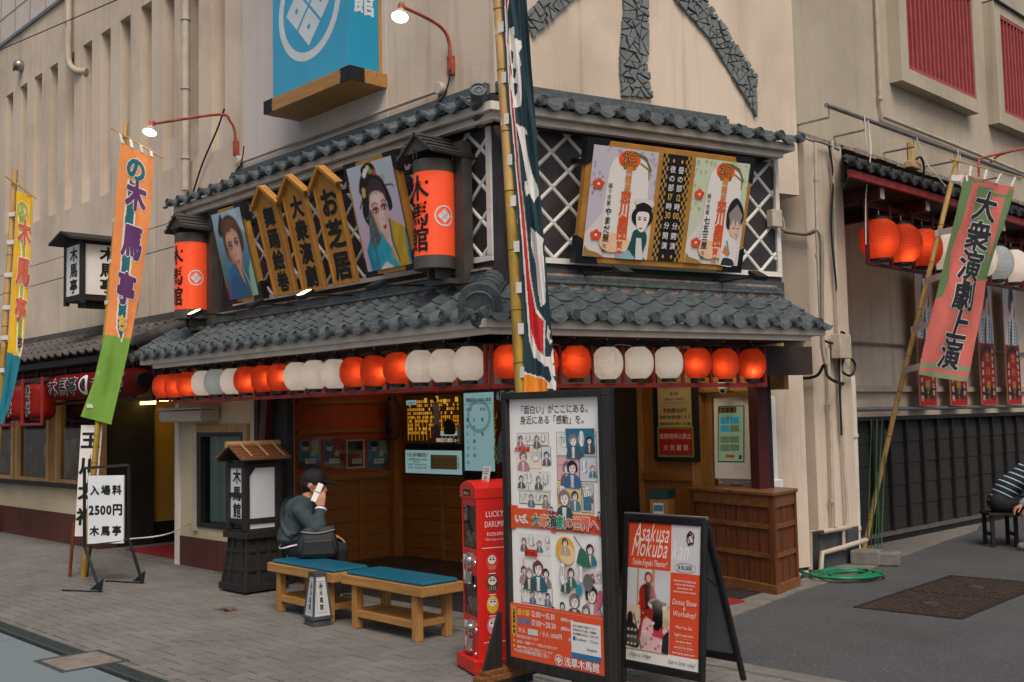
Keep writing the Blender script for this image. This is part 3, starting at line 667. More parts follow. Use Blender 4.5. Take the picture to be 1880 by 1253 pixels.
# --- entrance hall
b = MB('orange_wall'); b.box(-4.4, -4.3, .15, 2.2, 1.0, 2.4); b.box(-4.4, -4.32, .15, 2.2, 0, 1.0, 'panel_wood'); b.box(-4.35, -1.6, 2.14, 2.2, .95, 2.4, 'orange_wall'); b.box(-4.35, -1.6, 2.16, 2.2, 0, .95, 'panel_wood')
b.build('entrance_wall', TB)
b = MB('panel_wood')
for z in (.0, .11, .28, .45, .62, .79): b.box(-4.32, -4.305, .6, 2.14, z+.003, z+(.105 if z == 0 else .165)); b.box(-4.3, -1.6, 2.145, 2.16, z+.003, z+(.105 if z == 0 else .165))
for y in (.75, 1.0, 1.55): b.box(-4.305, -4.285, y, y+.06, 0, .95, 'panel_wood_up')
for x in (-4.3, -3.5, -2.7, -1.9): b.box(x, x+.05, 2.13, 2.145, 0, .95, 'panel_wood_up')
b.box(-4.305, -4.26, .6, 2.14, .95, 1.02, 'panel_wood'); b.box(-4.3, -1.6, 2.1, 2.145, .95, 1.02); b.box(-4.31, -4.19, 2.0, 2.13, 0, 2.4, 'panel_wood_up'); b.box(-4.32, -4.22, .5, .6, 0, 2.4, 'honey_wood_up')
b.box(-4.3, -4.27, .7, 2.0, 1.5, 1.54, 'panel_wood'); b.box(-4.3, -4.27, .7, 2.0, 1.84, 1.88)
b.build('wood_panelling', TB)
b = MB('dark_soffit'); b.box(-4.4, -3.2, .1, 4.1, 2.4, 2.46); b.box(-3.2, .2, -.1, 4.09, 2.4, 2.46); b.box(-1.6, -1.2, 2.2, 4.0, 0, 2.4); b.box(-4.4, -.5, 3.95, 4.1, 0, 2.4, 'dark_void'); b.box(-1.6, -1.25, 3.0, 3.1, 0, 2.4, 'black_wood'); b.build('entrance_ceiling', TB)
b = MB('panel_wood_up'); b.box(-1.27, -.5, 3.0, 3.06, 0, 2.4); b.box(-1.27, -1.15, 2.97, 3.0, 0, 2.4, 'honey_wood_up'); b.box(-.5, -.4, 2.97, 3.06, 0, 2.4); b.box(-1.15, -.5, 2.96, 3.0, .95, 1.05, 'panel_wood'); b.box(-.4, .6, 2.98, 3.06, 1.85, 2.0, 'honey_wood'); b.box(-.4, -.3, 3.06, 3.6, 0, 1.85, 'honey_wood_up'); b.box(-.4, .2, 3.6, 3.65, 0, 2.4, 'pale_wood')
b.build('ticket_niche', TB)
b = MB('dark_red_paint', MF); b.box(2.8, 2.93, .3, .42, 0, 2.24); b.box(2.93, 3.0, .32, .42, 0, 2.24, 'black_wood'); b.build('door_post', TB)
b = MB('beige_plaster', MF); b.box(3.0, 3.6, .5, .6, .1, 2.24); b.build('return_wall', TB)
# pale panels above the lantern rack
b = MB('shade_plaster'); b.box(-3.3, -.2, .05, .08, 1.9, 2.12); b.T = MF; b.box(.2, 1.3, .12, .15, 1.9, 2.12); b.build('transom', TB)

# --- alley side: windows with red grilles, dark boarded fence, rails, little eave
def grille_window(y0, y1, z0, z1):
    f = MB('alley_plaster', MA); d = .25; k = .2
    f.box(y0-k, y1+.06, -d-.16, -d, z0-.18, z0); f.box(y0-k, y0, -d-.16, -d, z0, z1); f.box(y1, y1+.06, -d-.16, -d, z0, z1); f.box(y0-k, y1+.06, -d-.16, -d, z1, z1+.15)
    o = f.build('window_surround', TB)
    g = MB('red_back', MA); g.box(y0, y1, -d-.05, -d-.02, z0, z1); g.build('shutter_panel', o)
    g = MB('red_grille', MA); n = 17
    for i in range(n): y = y0+.03+(y1-y0-.06)*i/(n-1); g.box(y-.018, y+.018, -d-.15, -d-.11, z0+.045, z1-.045)
    g.box(y0, y1, -d-.155, -d-.1, z0, z0+.045); g.box(y0, y1, -d-.155, -d-.1, z1-.045, z1); g.build('grille', o)
    g = MB('black_metal', MA); g.box(y0-k, y1+.1, -d-.2, -d, z1+.15, z1+.17); g.build('drip_edge', o)
grille_window(6.33, 8.28, 5.73, 7.13); grille_window(9.22, 11.2, 5.73, 7.13); grille_window(12.2, 14.2, 5.73, 7.13)
b = MB('dark_board', MA)
b.box(4.9, 30, .34, .4, .12, 1.52)
for k in range(5): b.hexa([(4.9, .322, .14+k*.27), (30, .322, .14+k*.27), (30, .34, .14+k*.27), (4.9, .34, .14+k*.27)], [(4.9, .33, .14+k*.27+.265), (30, .33, .14+k*.27+.265), (30, .345, .14+k*.27+.265), (4.9, .345, .14+k*.27+.265)])
for k in range(40): b.box(4.98+k*.45, 5.03+k*.45, .275, .34, .12, 1.52, 'dark_batten')
b.box(4.9, 30, .24, .4, 1.5, 1.55, 'dark_batten'); b.box(4.9, 30, .26, .4, .08, .13, 'steel'); b.box(4.9, 30, .28, .4, -.05, .08, 'dark_batten')
b.build('boarded_dado', TB)
b = MB('steel', MA); b.tube([(4.9, .25, 1.64), (30, .25, 1.64)], .025); b.tube([(4.9, .36, 2.46), (30, .36, 2.46)], .018); b.box(4.95, 30, .33, .4, 1.86, 1.93, 'white_pvc'); b.build('wall_rail', TB)
b = MB('dark_tile', MA); tiles(b, 4.0, 30, -.75, 4.17, -.27, 4.46, 2, 'dark_tile', 4.9, nd=8, dr=.05, lo=lambda v: 4.1+.76*v); b.build('alley_roof_tiles', TB, smooth=40)
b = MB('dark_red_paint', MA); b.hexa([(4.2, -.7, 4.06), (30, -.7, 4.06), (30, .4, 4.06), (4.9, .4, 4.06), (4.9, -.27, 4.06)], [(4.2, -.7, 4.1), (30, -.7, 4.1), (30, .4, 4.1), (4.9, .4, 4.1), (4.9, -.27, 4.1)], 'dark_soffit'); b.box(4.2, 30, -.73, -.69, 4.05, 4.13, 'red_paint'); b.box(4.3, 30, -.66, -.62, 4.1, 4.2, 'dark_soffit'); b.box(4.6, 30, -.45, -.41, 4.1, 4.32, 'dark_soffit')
for k in range(24):
    y = 4.95+k*1.1; b.box(y, y+.09, -.66, .4, 3.92, 4.06, 'dark_red_paint'); b.box(y-.002, y+.092, -.665, -.66, 3.93, 4.05, 'white_pvc')
b.build('alley_eave', TB)
# second building seen over the roof line
RB = thing('rear_building', 'pale clad building rising behind the theatre roof at the upper left', 'building', (-28, 12, 0))
b = MB('grey_plaster'); b.box(-40, 16, 0, 10, 0, 26); b.build('wall', RB)
b = MB('grey_cable')
for x in range(-39, 16, 2): b.box(x, x+.04, -.03, 0, 0, 26)
for z in range(4, 26, 3): b.box(-40, 16, -.02, 0, z, z+.04)
b.build('cladding_joint', RB)
# ================================================================ LANTERNS
for n_, c_ in (('lit_red_paper', 'cc4e2c'), ('white_paper', 'e0dad3'), ('grey_paper', 'aeb4b6'), ('dark_red_paper', '8c1712')): paper(n_, c_, .55)
bulb_m = mat('bulb_glow', 'ffd8a8', .4, 0, emit=70); mat('soft_bulb', 'fff0e0', .4, 0, emit=4.2); mat('dim_bulb', 'ffc27a', .4, 0, emit=4)
def lantern_meshes(r, h):
    b = MB('lit_red_paper'); prof = []; n = 52
    for i in range(n+1):
        t = -1+2*i/n; R0 = r*(1-abs(t*.93)**2.35)**.52; R0 = max(R0, r*.45); prof.append((R0+(.0022 if i % 2 else -.0014)*r/.125, t*h))
    b.lathe(prof, (0, 0, 0), 28, caps=False)
    for k in range(6):       # the seams of the paper
        a = k*pi/3+.3; b.tube([(x*cos(a)*1.003, x*sin(a)*1.003, z) for x, z in prof[2:-2:3]], .0011*r/.125, seg=4)
    c = MB('black_metal'); k = r*.5
    c.lathe([(k, -h-.022), (k, -h+.006), (k*.92, -h+.006)], (0, 0, 0), 20); c.tube([(0, 0, -h-.02), (0, 0, -h-.05), (.008, 0, -h-.056)], .0025, seg=5)
    d = MB('black_metal'); d.lathe([(k*.92, h-.006), (k*.95, h-.006), (k*.95, h+.02)], (0, 0, 0), 20, caps=False)
    d.tube([(-k*.9, 0, h+.015), (-k*.5, 0, h+.05), (k*.5, 0, h+.05), (k*.9, 0, h+.015)], .004, seg=6); d.tube([(0, 0, h+.05), (0, 0, h+.10)], .006, 'white_cable', 6); d.box(-.02, .02, -.015, .015, h+.02, h+.045, 'black_metal')
    return b, c, d
def lantern_proto(r, h, white=False):
    return lantern_meshes(r, h)
LN = {}
def make_lantern(size, kind, loc, rotz, label, group, off=(0, 0, 0), power=1.0):
    r, h = size; t = thing('paper_lantern', label, 'lantern', loc, rotz, group); key = (size, kind)
    if key not in LN:
        A, C, D = lantern_meshes(r, h)
        if kind != 'lit_red_paper':
            A.mats = [kind]
        oa = A.build('paper_shade', t, smooth=50); oc = C.build('bottom_cap', t, smooth=40); od = D.build('top_cap', t, smooth=40)
        LN[key] = [oa, oc, od]
    else:
        for o in LN[key]: c = o.copy(); COL.objects.link(c); c.parent = t
    if kind == 'lit_red_paper':
        if ('bulb', r) not in LN:
            q = MB('bulb_glow'); q.ball((0, 0, 0), .014*(r/.125)**.75, seg=10); ob = q.build('bulb', t, smooth=60); LN[('bulb', r)] = ob
        else: ob = LN[('bulb', r)].copy(); COL.objects.link(ob); ob.parent = t
        ob.location = off
    else:
        if ('soft', r) not in LN:
            q = MB('soft_bulb'); q.ball((0, 0, 0), .05*r/.125, seg=12); ob = q.build('bulb', t, smooth=60); LN[('soft', r)] = ob
        else: ob = LN[('soft', r)].copy(); COL.objects.link(ob); ob.parent = t
    return t
rnd = random.Random(21)
S1 = (.124, .135)
ordn = ['first', 'second', 'third']
desc = ['first red run over the ticket window', 'first white run', 'second red run over the dark post', 'second white run', 'third red run over the posters', 'last white run by the corner post']
for i in range(18):
    g = i//3; kd = 'lit_red_paper' if g % 2 == 0 else ('grey_paper' if i == 4 else 'white_paper')
    col = 'glowing red' if g % 2 == 0 else ('greyish' if i == 4 else 'white')
    lab = '%s round lantern, %s of the front rack\'s %s' % (col, ordn[i % 3], desc[g])
    vx = V((6.1+5.2-.305*i, -5.4, 0)).normalized()
    k = rnd.uniform(.074, .09)
    make_lantern(S1, kd, (-5.2+.3047*i, -.45+rnd.uniform(-.01, .01), 2.062+rnd.uniform(-.006, .006)), rnd.uniform(0, .5), lab, 'round lanterns in the front rack', (vx.x*k+rnd.uniform(-.02, .02), vx.y*k, rnd.uniform(-.03, .005)))
fd = ['red lantern nearest the corner post, half behind the tall navy banner', 'red lantern mostly hidden behind the tall navy banner', 'red lantern just right of the tall navy banner',
      'white lantern, first of the white run right of the navy banner', 'white lantern in the middle of the white run right of the navy banner', 'white lantern, last of the white run above the wooden notice panel',
      'red lantern above the notice panel, first of the last red run', 'red lantern above the ticket machine, middle of the last red run', 'red lantern at the right end of the rack, brightest at its base']
for i in range(9):
    kd = 'white_paper' if 3 <= i <= 5 else 'lit_red_paper'; s = -.2+.3055*i; p = FD*s+FN*.27
    k = rnd.uniform(.074, .09); vx = (CAM-p); vx.z = 0; vx.normalize()
    ox = V((vx.x*k+rnd.uniform(-.02, .02), vx.y*k, rnd.uniform(-.03, .01)))
    if i == 8: ox.z = -.06
    rz = rnd.uniform(0, .5); ox.rotate(Matrix.Rotation(-rz, 3, 'Z'))
    make_lantern(S1, kd, (p.x, p.y, 2.062+rnd.uniform(-.006, .006)), rz, fd[i], 'round lanterns in the right rack', ox)
S2 = (.22, .225)
ad = ['large glowing red lantern nearest the pillar in the alley', 'large glowing red lantern, second from the pillar in the alley', 'large glowing red lantern touching the leaning bamboo pole in the alley', 'large white lantern behind the bamboo pole and the green and pink banner',
      'large white lantern wholly behind the green and pink banner', 'large pale lantern behind the right edge of the green and pink banner', 'large greyish lantern right of the green and pink banner', 'large white lantern near the right edge, beside the greyish one', 'large red lantern at the right edge of the alley row']
for i in range(9):
    kd = ['lit_red_paper']*3+['white_paper']*3+['grey_paper', 'white_paper', 'lit_red_paper']; kd = kd[i]
    make_lantern(S2, kd, (.5, 5.21+.53*i, 3.525), rnd.uniform(0, 1), ad[i], 'large lanterns along the alley eave', (.05, -.09, (-.07, -.13, .02)[i % 3]))
def rack(name, label, x0, x1, zb, zt, n, T, y=0, m='red_paint', depth=.035, w=.022):
    t = thing(name, label, 'lantern rack'); b = MB(m, T)
    b.box(x0, x1, y-.018, y+.018, zb, zb+.035); b.build('bottom_rail', t, bevel=.002)
    for i in range(n+1):
        x = x0+w/2+(x1-x0-w)*i/n; q = MB(m, T); q.box(x-w/2, x+w/2, y-.0165+.002, y+.0165, zb+.035, zt); q.build('upright', t, bevel=.002)
    b = MB('dark_red_paint', T); b.box(x0, x1, y+.06, y+.09, zt-.05, zt); b.build('top_rail', t)
    return t
rack('lantern_rack', 'thin red wooden rack holding the front row of lanterns', -5.35, .165, 1.862, 2.2, 18, Matrix.Identity(4), -.45)
rack('lantern_rack', 'thin red wooden rack holding lanterns right of the corner', -.36, 2.4, 1.862, 2.2, 9, MF, -.27)
rack('lantern_rack', 'dark red rack of the large alley lanterns', 4.9, 12, 3.215, 3.95, 13, MA, -.5, 'dark_red_paint', w=.05)
# cords above the lanterns
b = MB('white_cable')
for i in range(17):
    x = -5.2+.3047*i; b.tube(arc((x, -.43, 2.19), (x+.3, -.43, 2.19), rnd.uniform(-.03, .03), 5), .004, rnd.choice(['white_cable', 'black_cable', 'grey_cable']), 5)
b.T = MF
for i in range(8): x = -.2+.3055*i; b.tube(arc((x, -.26, 2.19), (x+.3, -.26, 2.19), rnd.uniform(-.03, .03), 5), .004, rnd.choice(['white_cable', 'black_cable']), 5)
tag(b.build('lantern_wiring'), 'tangled thin wires running above the round lanterns under the eave', 'wiring')
# left: tall lettered red lanterns and the long one over the doorway
paper('red_cylinder', '931b14', .4)
def tall_lantern(x, lab):
    t = thing('long_lantern', lab, 'lantern', (x, -.5, 1.99), 0, 'tall red lanterns with lettering at the left')
    b = MB('red_cylinder'); pr = []
    for i in range(41): a = -1+i/20; pr.append((.19*(1-abs(a*.97)**6)**.4+(.0015 if i % 2 else 0), a*.24))
    b.lathe(pr, seg=24, caps=False); b.build('paper_shade', t, smooth=50)
    c = MB('black_metal'); c.lathe([(.13, -.26), (.13, -.235)]); c.build('cap', t); c = MB('black_metal'); c.lathe([(.13, .235), (.13, .27)]); c.build('cap', t)
    q = MB('dim_bulb'); q.ball((.09, -.02, .0), .03); q.build('bulb', t)
    for sc, m, off, bd in ((1.0, 'white_print', .198, .05), (1.0, 'ink', .201, .022)):
        w = MB(m); ro = R(0)
        w.warp = lambda p, off=off: ((off-p.y)*sin(p.x/.19+ro), -(off-p.y)*cos(p.x/.19+ro), p.z)
        w.vtext('林馬亭', .02, .215, .14, .143, 0, m, bd); w.build('lettering', t)
tall_lantern(-8.72, 'tall red paper lantern with black lettering, nearest the doorway'); tall_lantern(-9.42, 'tall red paper lantern with black lettering, second from the doorway'); tall_lantern(-10.1, 'tall red paper lantern with black lettering, left edge behind the yellow banner')
t = thing('long_lantern', 'long dark red lantern lying sideways over the doorway, with lettering and a round crest', 'lantern', (-7.1, -.42, 2.15))
b = MB('dark_red_paper'); pr = []
for i in range(121): a = -1+i/60; pr.append((.165*(1-abs(a*.985)**16)**.4+(.002 if i % 2 else 0), a*1.36))
b.lathe(pr, seg=22, axis='X', caps=False); b.build('paper_shade', t, smooth=50)
c = MB('black_metal'); c.lathe([(.1, -1.39), (.1, -1.35)], axis='X'); c.build('cap', t); c = MB('black_metal'); c.lathe([(.1, 1.35), (.1, 1.39)], axis='X'); c.build('cap', t)
for m, off, bd, rr in (('white_print', .172, .055, .135), ('ink', .176, .025, .115)):
    w = MB(m); w.warp = lambda p, off=off: (p.x, -(off-p.y)*cos(p.z/.17), (off-p.y)*sin(p.z/.17))
    for ch, x in zip('木馬亭木馬亭', (-1.0, -.68, -.36, .38, .7, 1.0)): w.char(ch, x, 0, .25, 0, m, bd, 1.2)
    w.ring(0, 0, rr-.03, rr, 0, 'white_print')
    for k in range(5): w.disc(.055*cos(k*2*pi/5+pi/2), .055*sin(k*2*pi/5+pi/2), .03, None, -0.0, m, 12)
    w.build('lettering', t)
rack('lantern_rack', 'dark red rack behind the lettered lanterns over the doorway and shop', -12, -5.75, 1.93, 2.42, 12, Matrix.Identity(4), -.3, 'dark_red_paint', w=.04)
rack('lantern_rack', 'low red rack under the tall lettered lanterns at the left', -12, -8.35, 1.66, 2.3, 5, Matrix.Identity(4), -.62, 'red_paint', w=.03)

# ================================================================ SIGNS ON THE UPPER STOREY
LEAN = R(14)
def leaned(name, label, cat, pl, pr, loc_fn, rz, group=None):   # frame bottom corners in facade local coordinates
    pass
def art_board(px_bl, px_br, px_tl, facade, ybot, name, label, cat, group=None):
    """empty at the middle of the lower edge, leaning out at the top; returns (thing, width, height)"""
    if facade == 'L': f = lambda p, Y: onL(p[0], p[1], Y); T = Matrix.Identity(4); rz = 0
    else: f = lambda p, Y: onF(p[0], p[1], -Y); T = MF; rz = RZF
    a, c = f(px_bl, ybot), f(px_br, ybot); w = c.x-a.x; z0 = (a.z+c.z)/2; H = 1.0
    for _ in range(8):
        tl = f(px_tl, ybot-H*sin(LEAN)); H = (tl.z-z0)/cos(LEAN)
    o = T @ V(((a.x+c.x)/2, ybot, z0))
    t = thing(name, label, cat, o, 0, group, rot=(LEAN, 0, rz)); return t, w, H
class Art(MB):
    """flat printed picture: every shape lies a hair in front of the one before"""
    def __init__(s, x0, x1, z0, z1, y, T=None):
        super().__init__(None, T); s.step = .0001; s.r = (x0, x1, z0, z1); s.y0 = y; s.k = 0
    def Y(s): s.k += 1; return s.y0-s.step*s.k
    def P(s, u, v): return (s.r[0]+(s.r[1]-s.r[0])*u, s.r[2]+(s.r[3]-s.r[2])*v)
    def shp(s, pts, h):
        q = [s.P(u, v) for u, v in pts]
        if sum(q[i][0]*q[(i+1) % len(q)][1]-q[(i+1) % len(q)][0]*q[i][1] for i in range(len(q))) < 0: q = q[::-1]
        s.poly(q, s.Y(), h if (h in MATS or h[:6] == 'print_') else 'print_'+h)
    def blob(s, pts, h, n=5): s.shp([(p.x, p.y) for p in curve([(a, c, 0) for a, c in pts]+[(pts[0][0], pts[0][1], 0)], n)[:-1]], h)
    def ell(s, u, v, ru, rv, h, rot=0, n=20): s.shp([(u+ru*cos(a)*cos(rot)-rv*sin(a)*sin(rot), v+ru*cos(a)*sin(rot)+rv*sin(a)*cos(rot)) for a in [2*pi*i/n for i in range(n)]], h)
    def bar(s, u0, u1, v0, v1, h): s.shp([(u0, v0), (u1, v0), (u1, v1), (u0, v1)], h)
    def line(s, pts, w, h):
        for (a, c), (d, e) in zip(pts, pts[1:]):
            L = math.hypot(d-a, e-c) or 1; nx, ny = -(e-c)/L*w/2, (d-a)/L*w/2; s.shp([(a+nx, c+ny), (d+nx, e+ny), (d-nx, e-ny), (a-nx, c-ny)], h)
    def vt(s, txt, u, v, size, m, bold=.02, pitch=None, sx=1): x, z = s.P(u, v); s.vtext(txt, x, z, size, pitch, s.Y(), m, bold, sx)
    def ht(s, txt, u, v, size, m, bold=.012, sx=1, align='C', shear=0, track=0): x, z = s.P(u, v); return s.text(txt, x, z, size, s.Y(), m, bold, sx, align, shear, track)
def frame_corners(t, w, H, k, d, m='sign_black', sc=1.0):
    for sx in (-1, 1):
        for sz in (0, 1):
            def q(x, z): return (sx*(w/2-x), (z if sz == 0 else H-z))
            a, c = .17*sc, .055*sc
            pts = [(-.012, -.012), (a, -.012), (a*.9, c*.55), (a*.72, c*.75), (a*.62, c), (c, a*.62), (c*.75, a*.72), (c*.55, a*.9), (-.012, a)]
            q_ = [q(*p) for p in pts]
            if sum(q_[i][0]*q_[(i+1) % 9][1]-q_[(i+1) % 9][0]*q_[i][1] for i in range(9)) < 0: q_ = q_[::-1]
            b = MB(m); b.prism(q_, -d-.007, .012, m); b.build('corner_fitting', t)
import numpy as np
class Photo(Art):
    """a printed photograph: the shapes are blended softly into a fine grid of printed dots"""
    def __init__(s, x0, x1, z0, z1, y, T=None, nx=90, grain=.02):
        super().__init__(x0, x1, z0, z1, y, T); s.nx = nx; s.ny = max(2, int(nx*(z1-z0)/(x1-x0))); s.soft = .006; s.grain = grain
        s.img = np.zeros((s.ny*2, s.nx*2, 3)); ys, xs = np.mgrid[0:s.ny*2, 0:s.nx*2]; s.gx = (xs+.5)/(s.nx*2); s.gy = (ys+.5)/(s.ny*2)
    def shp(s, pts, h, soft=None, op=1.0):
        c = np.array(lin(h[6:] if h[:6] == 'print_' else h)); m = np.zeros(s.gx.shape, bool); n = len(pts)
        for i in range(n):
            (ax, ay), (bx, by) = pts[i], pts[(i+1) % n]
            if ay == by: continue
            m ^= ((ay > s.gy) != (by > s.gy)) & (s.gx < (bx-ax)*(s.gy-ay)/(by-ay)+ax)
        k = m.astype(float); sg = (s.soft if soft is None else soft)*s.nx*2
        if sg > .4:
            r = int(sg*2.5)+1; t = np.exp(-.5*(np.arange(-r, r+1)/sg)**2); t /= t.sum()
            k = np.apply_along_axis(lambda v: np.convolve(np.pad(v, r, 'edge'), t, 'valid'), 0, k); k = np.apply_along_axis(lambda v: np.convolve(np.pad(v, r, 'edge'), t, 'valid'), 1, k)
        k = (k*op)[..., None]; s.img = s.img*(1-k)+c*k
    def glow(s, u, v, ru, rv, h, op=.5, rot=0): s.shp([(u+ru*cos(a)*cos(rot)-rv*sin(a)*sin(rot), v+ru*cos(a)*sin(rot)+rv*sin(a)*cos(rot)) for a in [2*pi*i/24 for i in range(24)]], h, max(.02, min(ru, rv)*.5), op)
    def build(s, name, parent):
        im = s.img.reshape(s.ny, 2, s.nx, 2, 3).mean((1, 3)); g = np.random.default_rng(5).normal(1, s.grain, (s.ny, s.nx, 1)); im = np.clip(im*g, 0, 1)
        x0, x1, z0, z1 = s.r; vs = [(x0+(x1-x0)*i/s.nx, s.y0, z0+(z1-z0)*j/s.ny) for j in range(s.ny+1) for i in range(s.nx+1)]
        fs = [(j*(s.nx+1)+i, j*(s.nx+1)+i+1, (j+1)*(s.nx+1)+i+1, (j+1)*(s.nx+1)+i) for j in range(s.ny) for i in range(s.nx)]
        b = MB('photo_print', s.T); b.add(vs, fs); o = b.build(name, parent)
        pad = np.pad(im, ((0, 1), (0, 1), (0, 0)), 'edge'); pad2 = np.pad(im, ((1, 0), (1, 0), (0, 0)), 'edge'); vc = (pad+pad2)/2
        at = o.data.attributes.new('ink', 'FLOAT_COLOR', 'POINT'); at.data.foreach_set('color', np.concatenate([vc.reshape(-1, 3), np.ones(((s.nx+1)*(s.ny+1), 1))], 1).ravel().astype(np.float32)); return o
m = mat('photo_print', '888888', .35, 0); a_ = m.node_tree.nodes.new('ShaderNodeAttribute'); a_.attribute_name = 'ink'; m.node_tree.links.new(a_.outputs['Color'], m.node_tree.nodes['Principled BSDF'].inputs['Base Color'])
def picture_frame(t, w, H, k=.06, d=.05, sc=1.0):
    b = MB('gold_ochre'); b.box(-w/2, w/2, -d, 0, 0, k); b.box(-w/2, w/2, -d, 0, H-k, H); b.box(-w/2, -w/2+k, -d, 0, k, H-k); b.box(w/2-k, w/2, -d, 0, k, H-k); b.box(-w/2+k, w/2-k, -.02, 0, k, H-k)
    b.build('frame', t, bevel=.003); frame_corners(t, w, H, k, d, sc=sc)
    m = MB('black_metal'); m.box(-w/2+.1, -w/2+.14, 0, .12, .1, .14); m.build('bracket', t); m = MB('black_metal'); m.box(w/2-.14, w/2-.1, 0, .12, .1, .14); m.build('bracket', t); m = MB('black_metal'); m.box(-w/2+.1, -w/2+.14, 0, .35, H-.2, H-.16); m.build('bracket', t); m = MB('black_metal'); m.box(w/2-.14, w/2-.1, 0, .35, H-.2, H-.16); m.build('bracket', t)
def portrait_a():
    t, w, H = art_board((430, 558), (491, 544), (377, 395), 'L', -.3, 'portrait_board', 'framed portrait of a brown haired performer in a blue kimono, leaning forward', 'portrait sign', 'framed performer portraits')
    picture_frame(t, w, H, .055)
    a = Photo(-w/2+.035, w/2-.05, .04, H-.03, -.0605, nx=120); a.soft = .0035
    for i, h in enumerate(('a7bfca', '93b2c0', '7fa5b6', '6895a8', '54859a', '41778d', '336c83')): a.shp([(-.1, -.1), (1.1, -.1), (1.1, 1.1-i/7), (-.1, 1.1-i/7)], h, .06)
    a.shp([(.55, 1), (.8, 1), (1, .8), (1, .7)], 'b4c9d2')
    a.shp([(.78, 0), (1, 0), (1, .42), (.86, .3)], '8fc0a0')
    a.blob([(.3, .99), (.12, .8), (.2, .72), (.38, .84)], '2e201e'); a.blob([(.22, .72), (.28, .88), (.5, .95), (.74, .9), (.88, .74), (.88, .58), (.78, .5), (.4, .42), (.24, .5)], '54382b')
    a.blob([(.3, .7), (.5, .8), (.72, .74), (.76, .58), (.72, .42), (.62, .31), (.54, .31), (.4, .42), (.31, .55)], 'd3a184'); a.blob([(.36, .5), (.4, .42), (.54, .31), (.5, .45)], 'b98468')
    a.blob([(.28, .66), (.34, .82), (.55, .9), (.72, .84), (.62, .84), (.5, .76), (.4, .76)], '6b4a36')
    for k in range(7): a.line([(.34+.05*k, .78+.01*(k % 3)), (.38+.055*k, .87)], .012, '8a6446' if k % 2 else '3e2a22')
    a.glow(.36, .55, .07, .16, '9a6a50', .55, -.2); a.glow(.62, .36, .1, .05, 'a87860', .5); a.glow(.6, .55, .09, .1, 'e6bfa6', .6); a.glow(.5, .7, .14, .05, 'e2b898', .5); a.glow(.47, .47, .06, .05, 'c98a74', .5)
    for k in range(26): a.line([(.30+.02*k, .76+.03*sin(k*1.7)), (.26+.025*k, .90+.02*cos(k))], .006, ('7a583f', '3a2820', '96704e')[k % 3])
    for k in range(8): a.line([(.27+.006*k, .72-.02*k), (.29+.008*k, .5+.008*k)], .008, ('6a4a38', '3a2820')[k % 2])
    for k in range(6): a.line([(.80+.008*k, .72), (.83-.004*k, .55)], .008, ('6a4a38', '3a2820')[k % 2])
    a.line([(.36, .625), (.44, .655), (.5, .635)], .018, '3b2620'); a.line([(.58, .65), (.66, .68), (.72, .665)], .018, '3b2620')
    for u, v in ((.435, .585), (.645, .61)): a.ell(u, v+.008, .075, .034, '6a4438'); a.ell(u, v, .062, .022, '4a2e28'); a.ell(u, v, .05, .017, 'e9e2dc'); a.ell(u+.005, v, .024, .019, '2a2320'); a.line([(u-.06, v+.005), (u, v+.024), (u+.06, v+.008)], .012, '1d1513')
    a.line([(.55, .6), (.57, .51), (.53, .49), (.58, .485)], .012, 'a8745c'); a.blob([(.51, .41), (.57, .425), (.63, .42), (.6, .395), (.55, .39)], 'a4534c')
    a.blob([(.42, .36), (.52, .3), (.64, .28), (.74, .05), (.5, .05)], 'c5937a')
    a.blob([(.02, .05), (.1, .24), (.34, .38), (.44, .4), (.52, .3), (.7, .04), (.4, -.0)], '1c6f9e'); a.shp([(.1, 0), (.7, 0), (.64, .16), (.34, .3), (.16, .2)], '185d8a'); a.blob([(.62, .34), (.78, .24), (.84, 0), (.7, 0), (.66, .16)], '23607c')
    a.line([(.44, .4), (.56, .22), (.7, .0)], .028, '5a2c30'); a.line([(.66, .33), (.78, .16), (.82, 0)], .02, 'cfc4b6'); a.shp([(0, 0), (.1, 0), (.08, .22), (.02, .24)], '7d3b5a')
    a.build('picture', t)
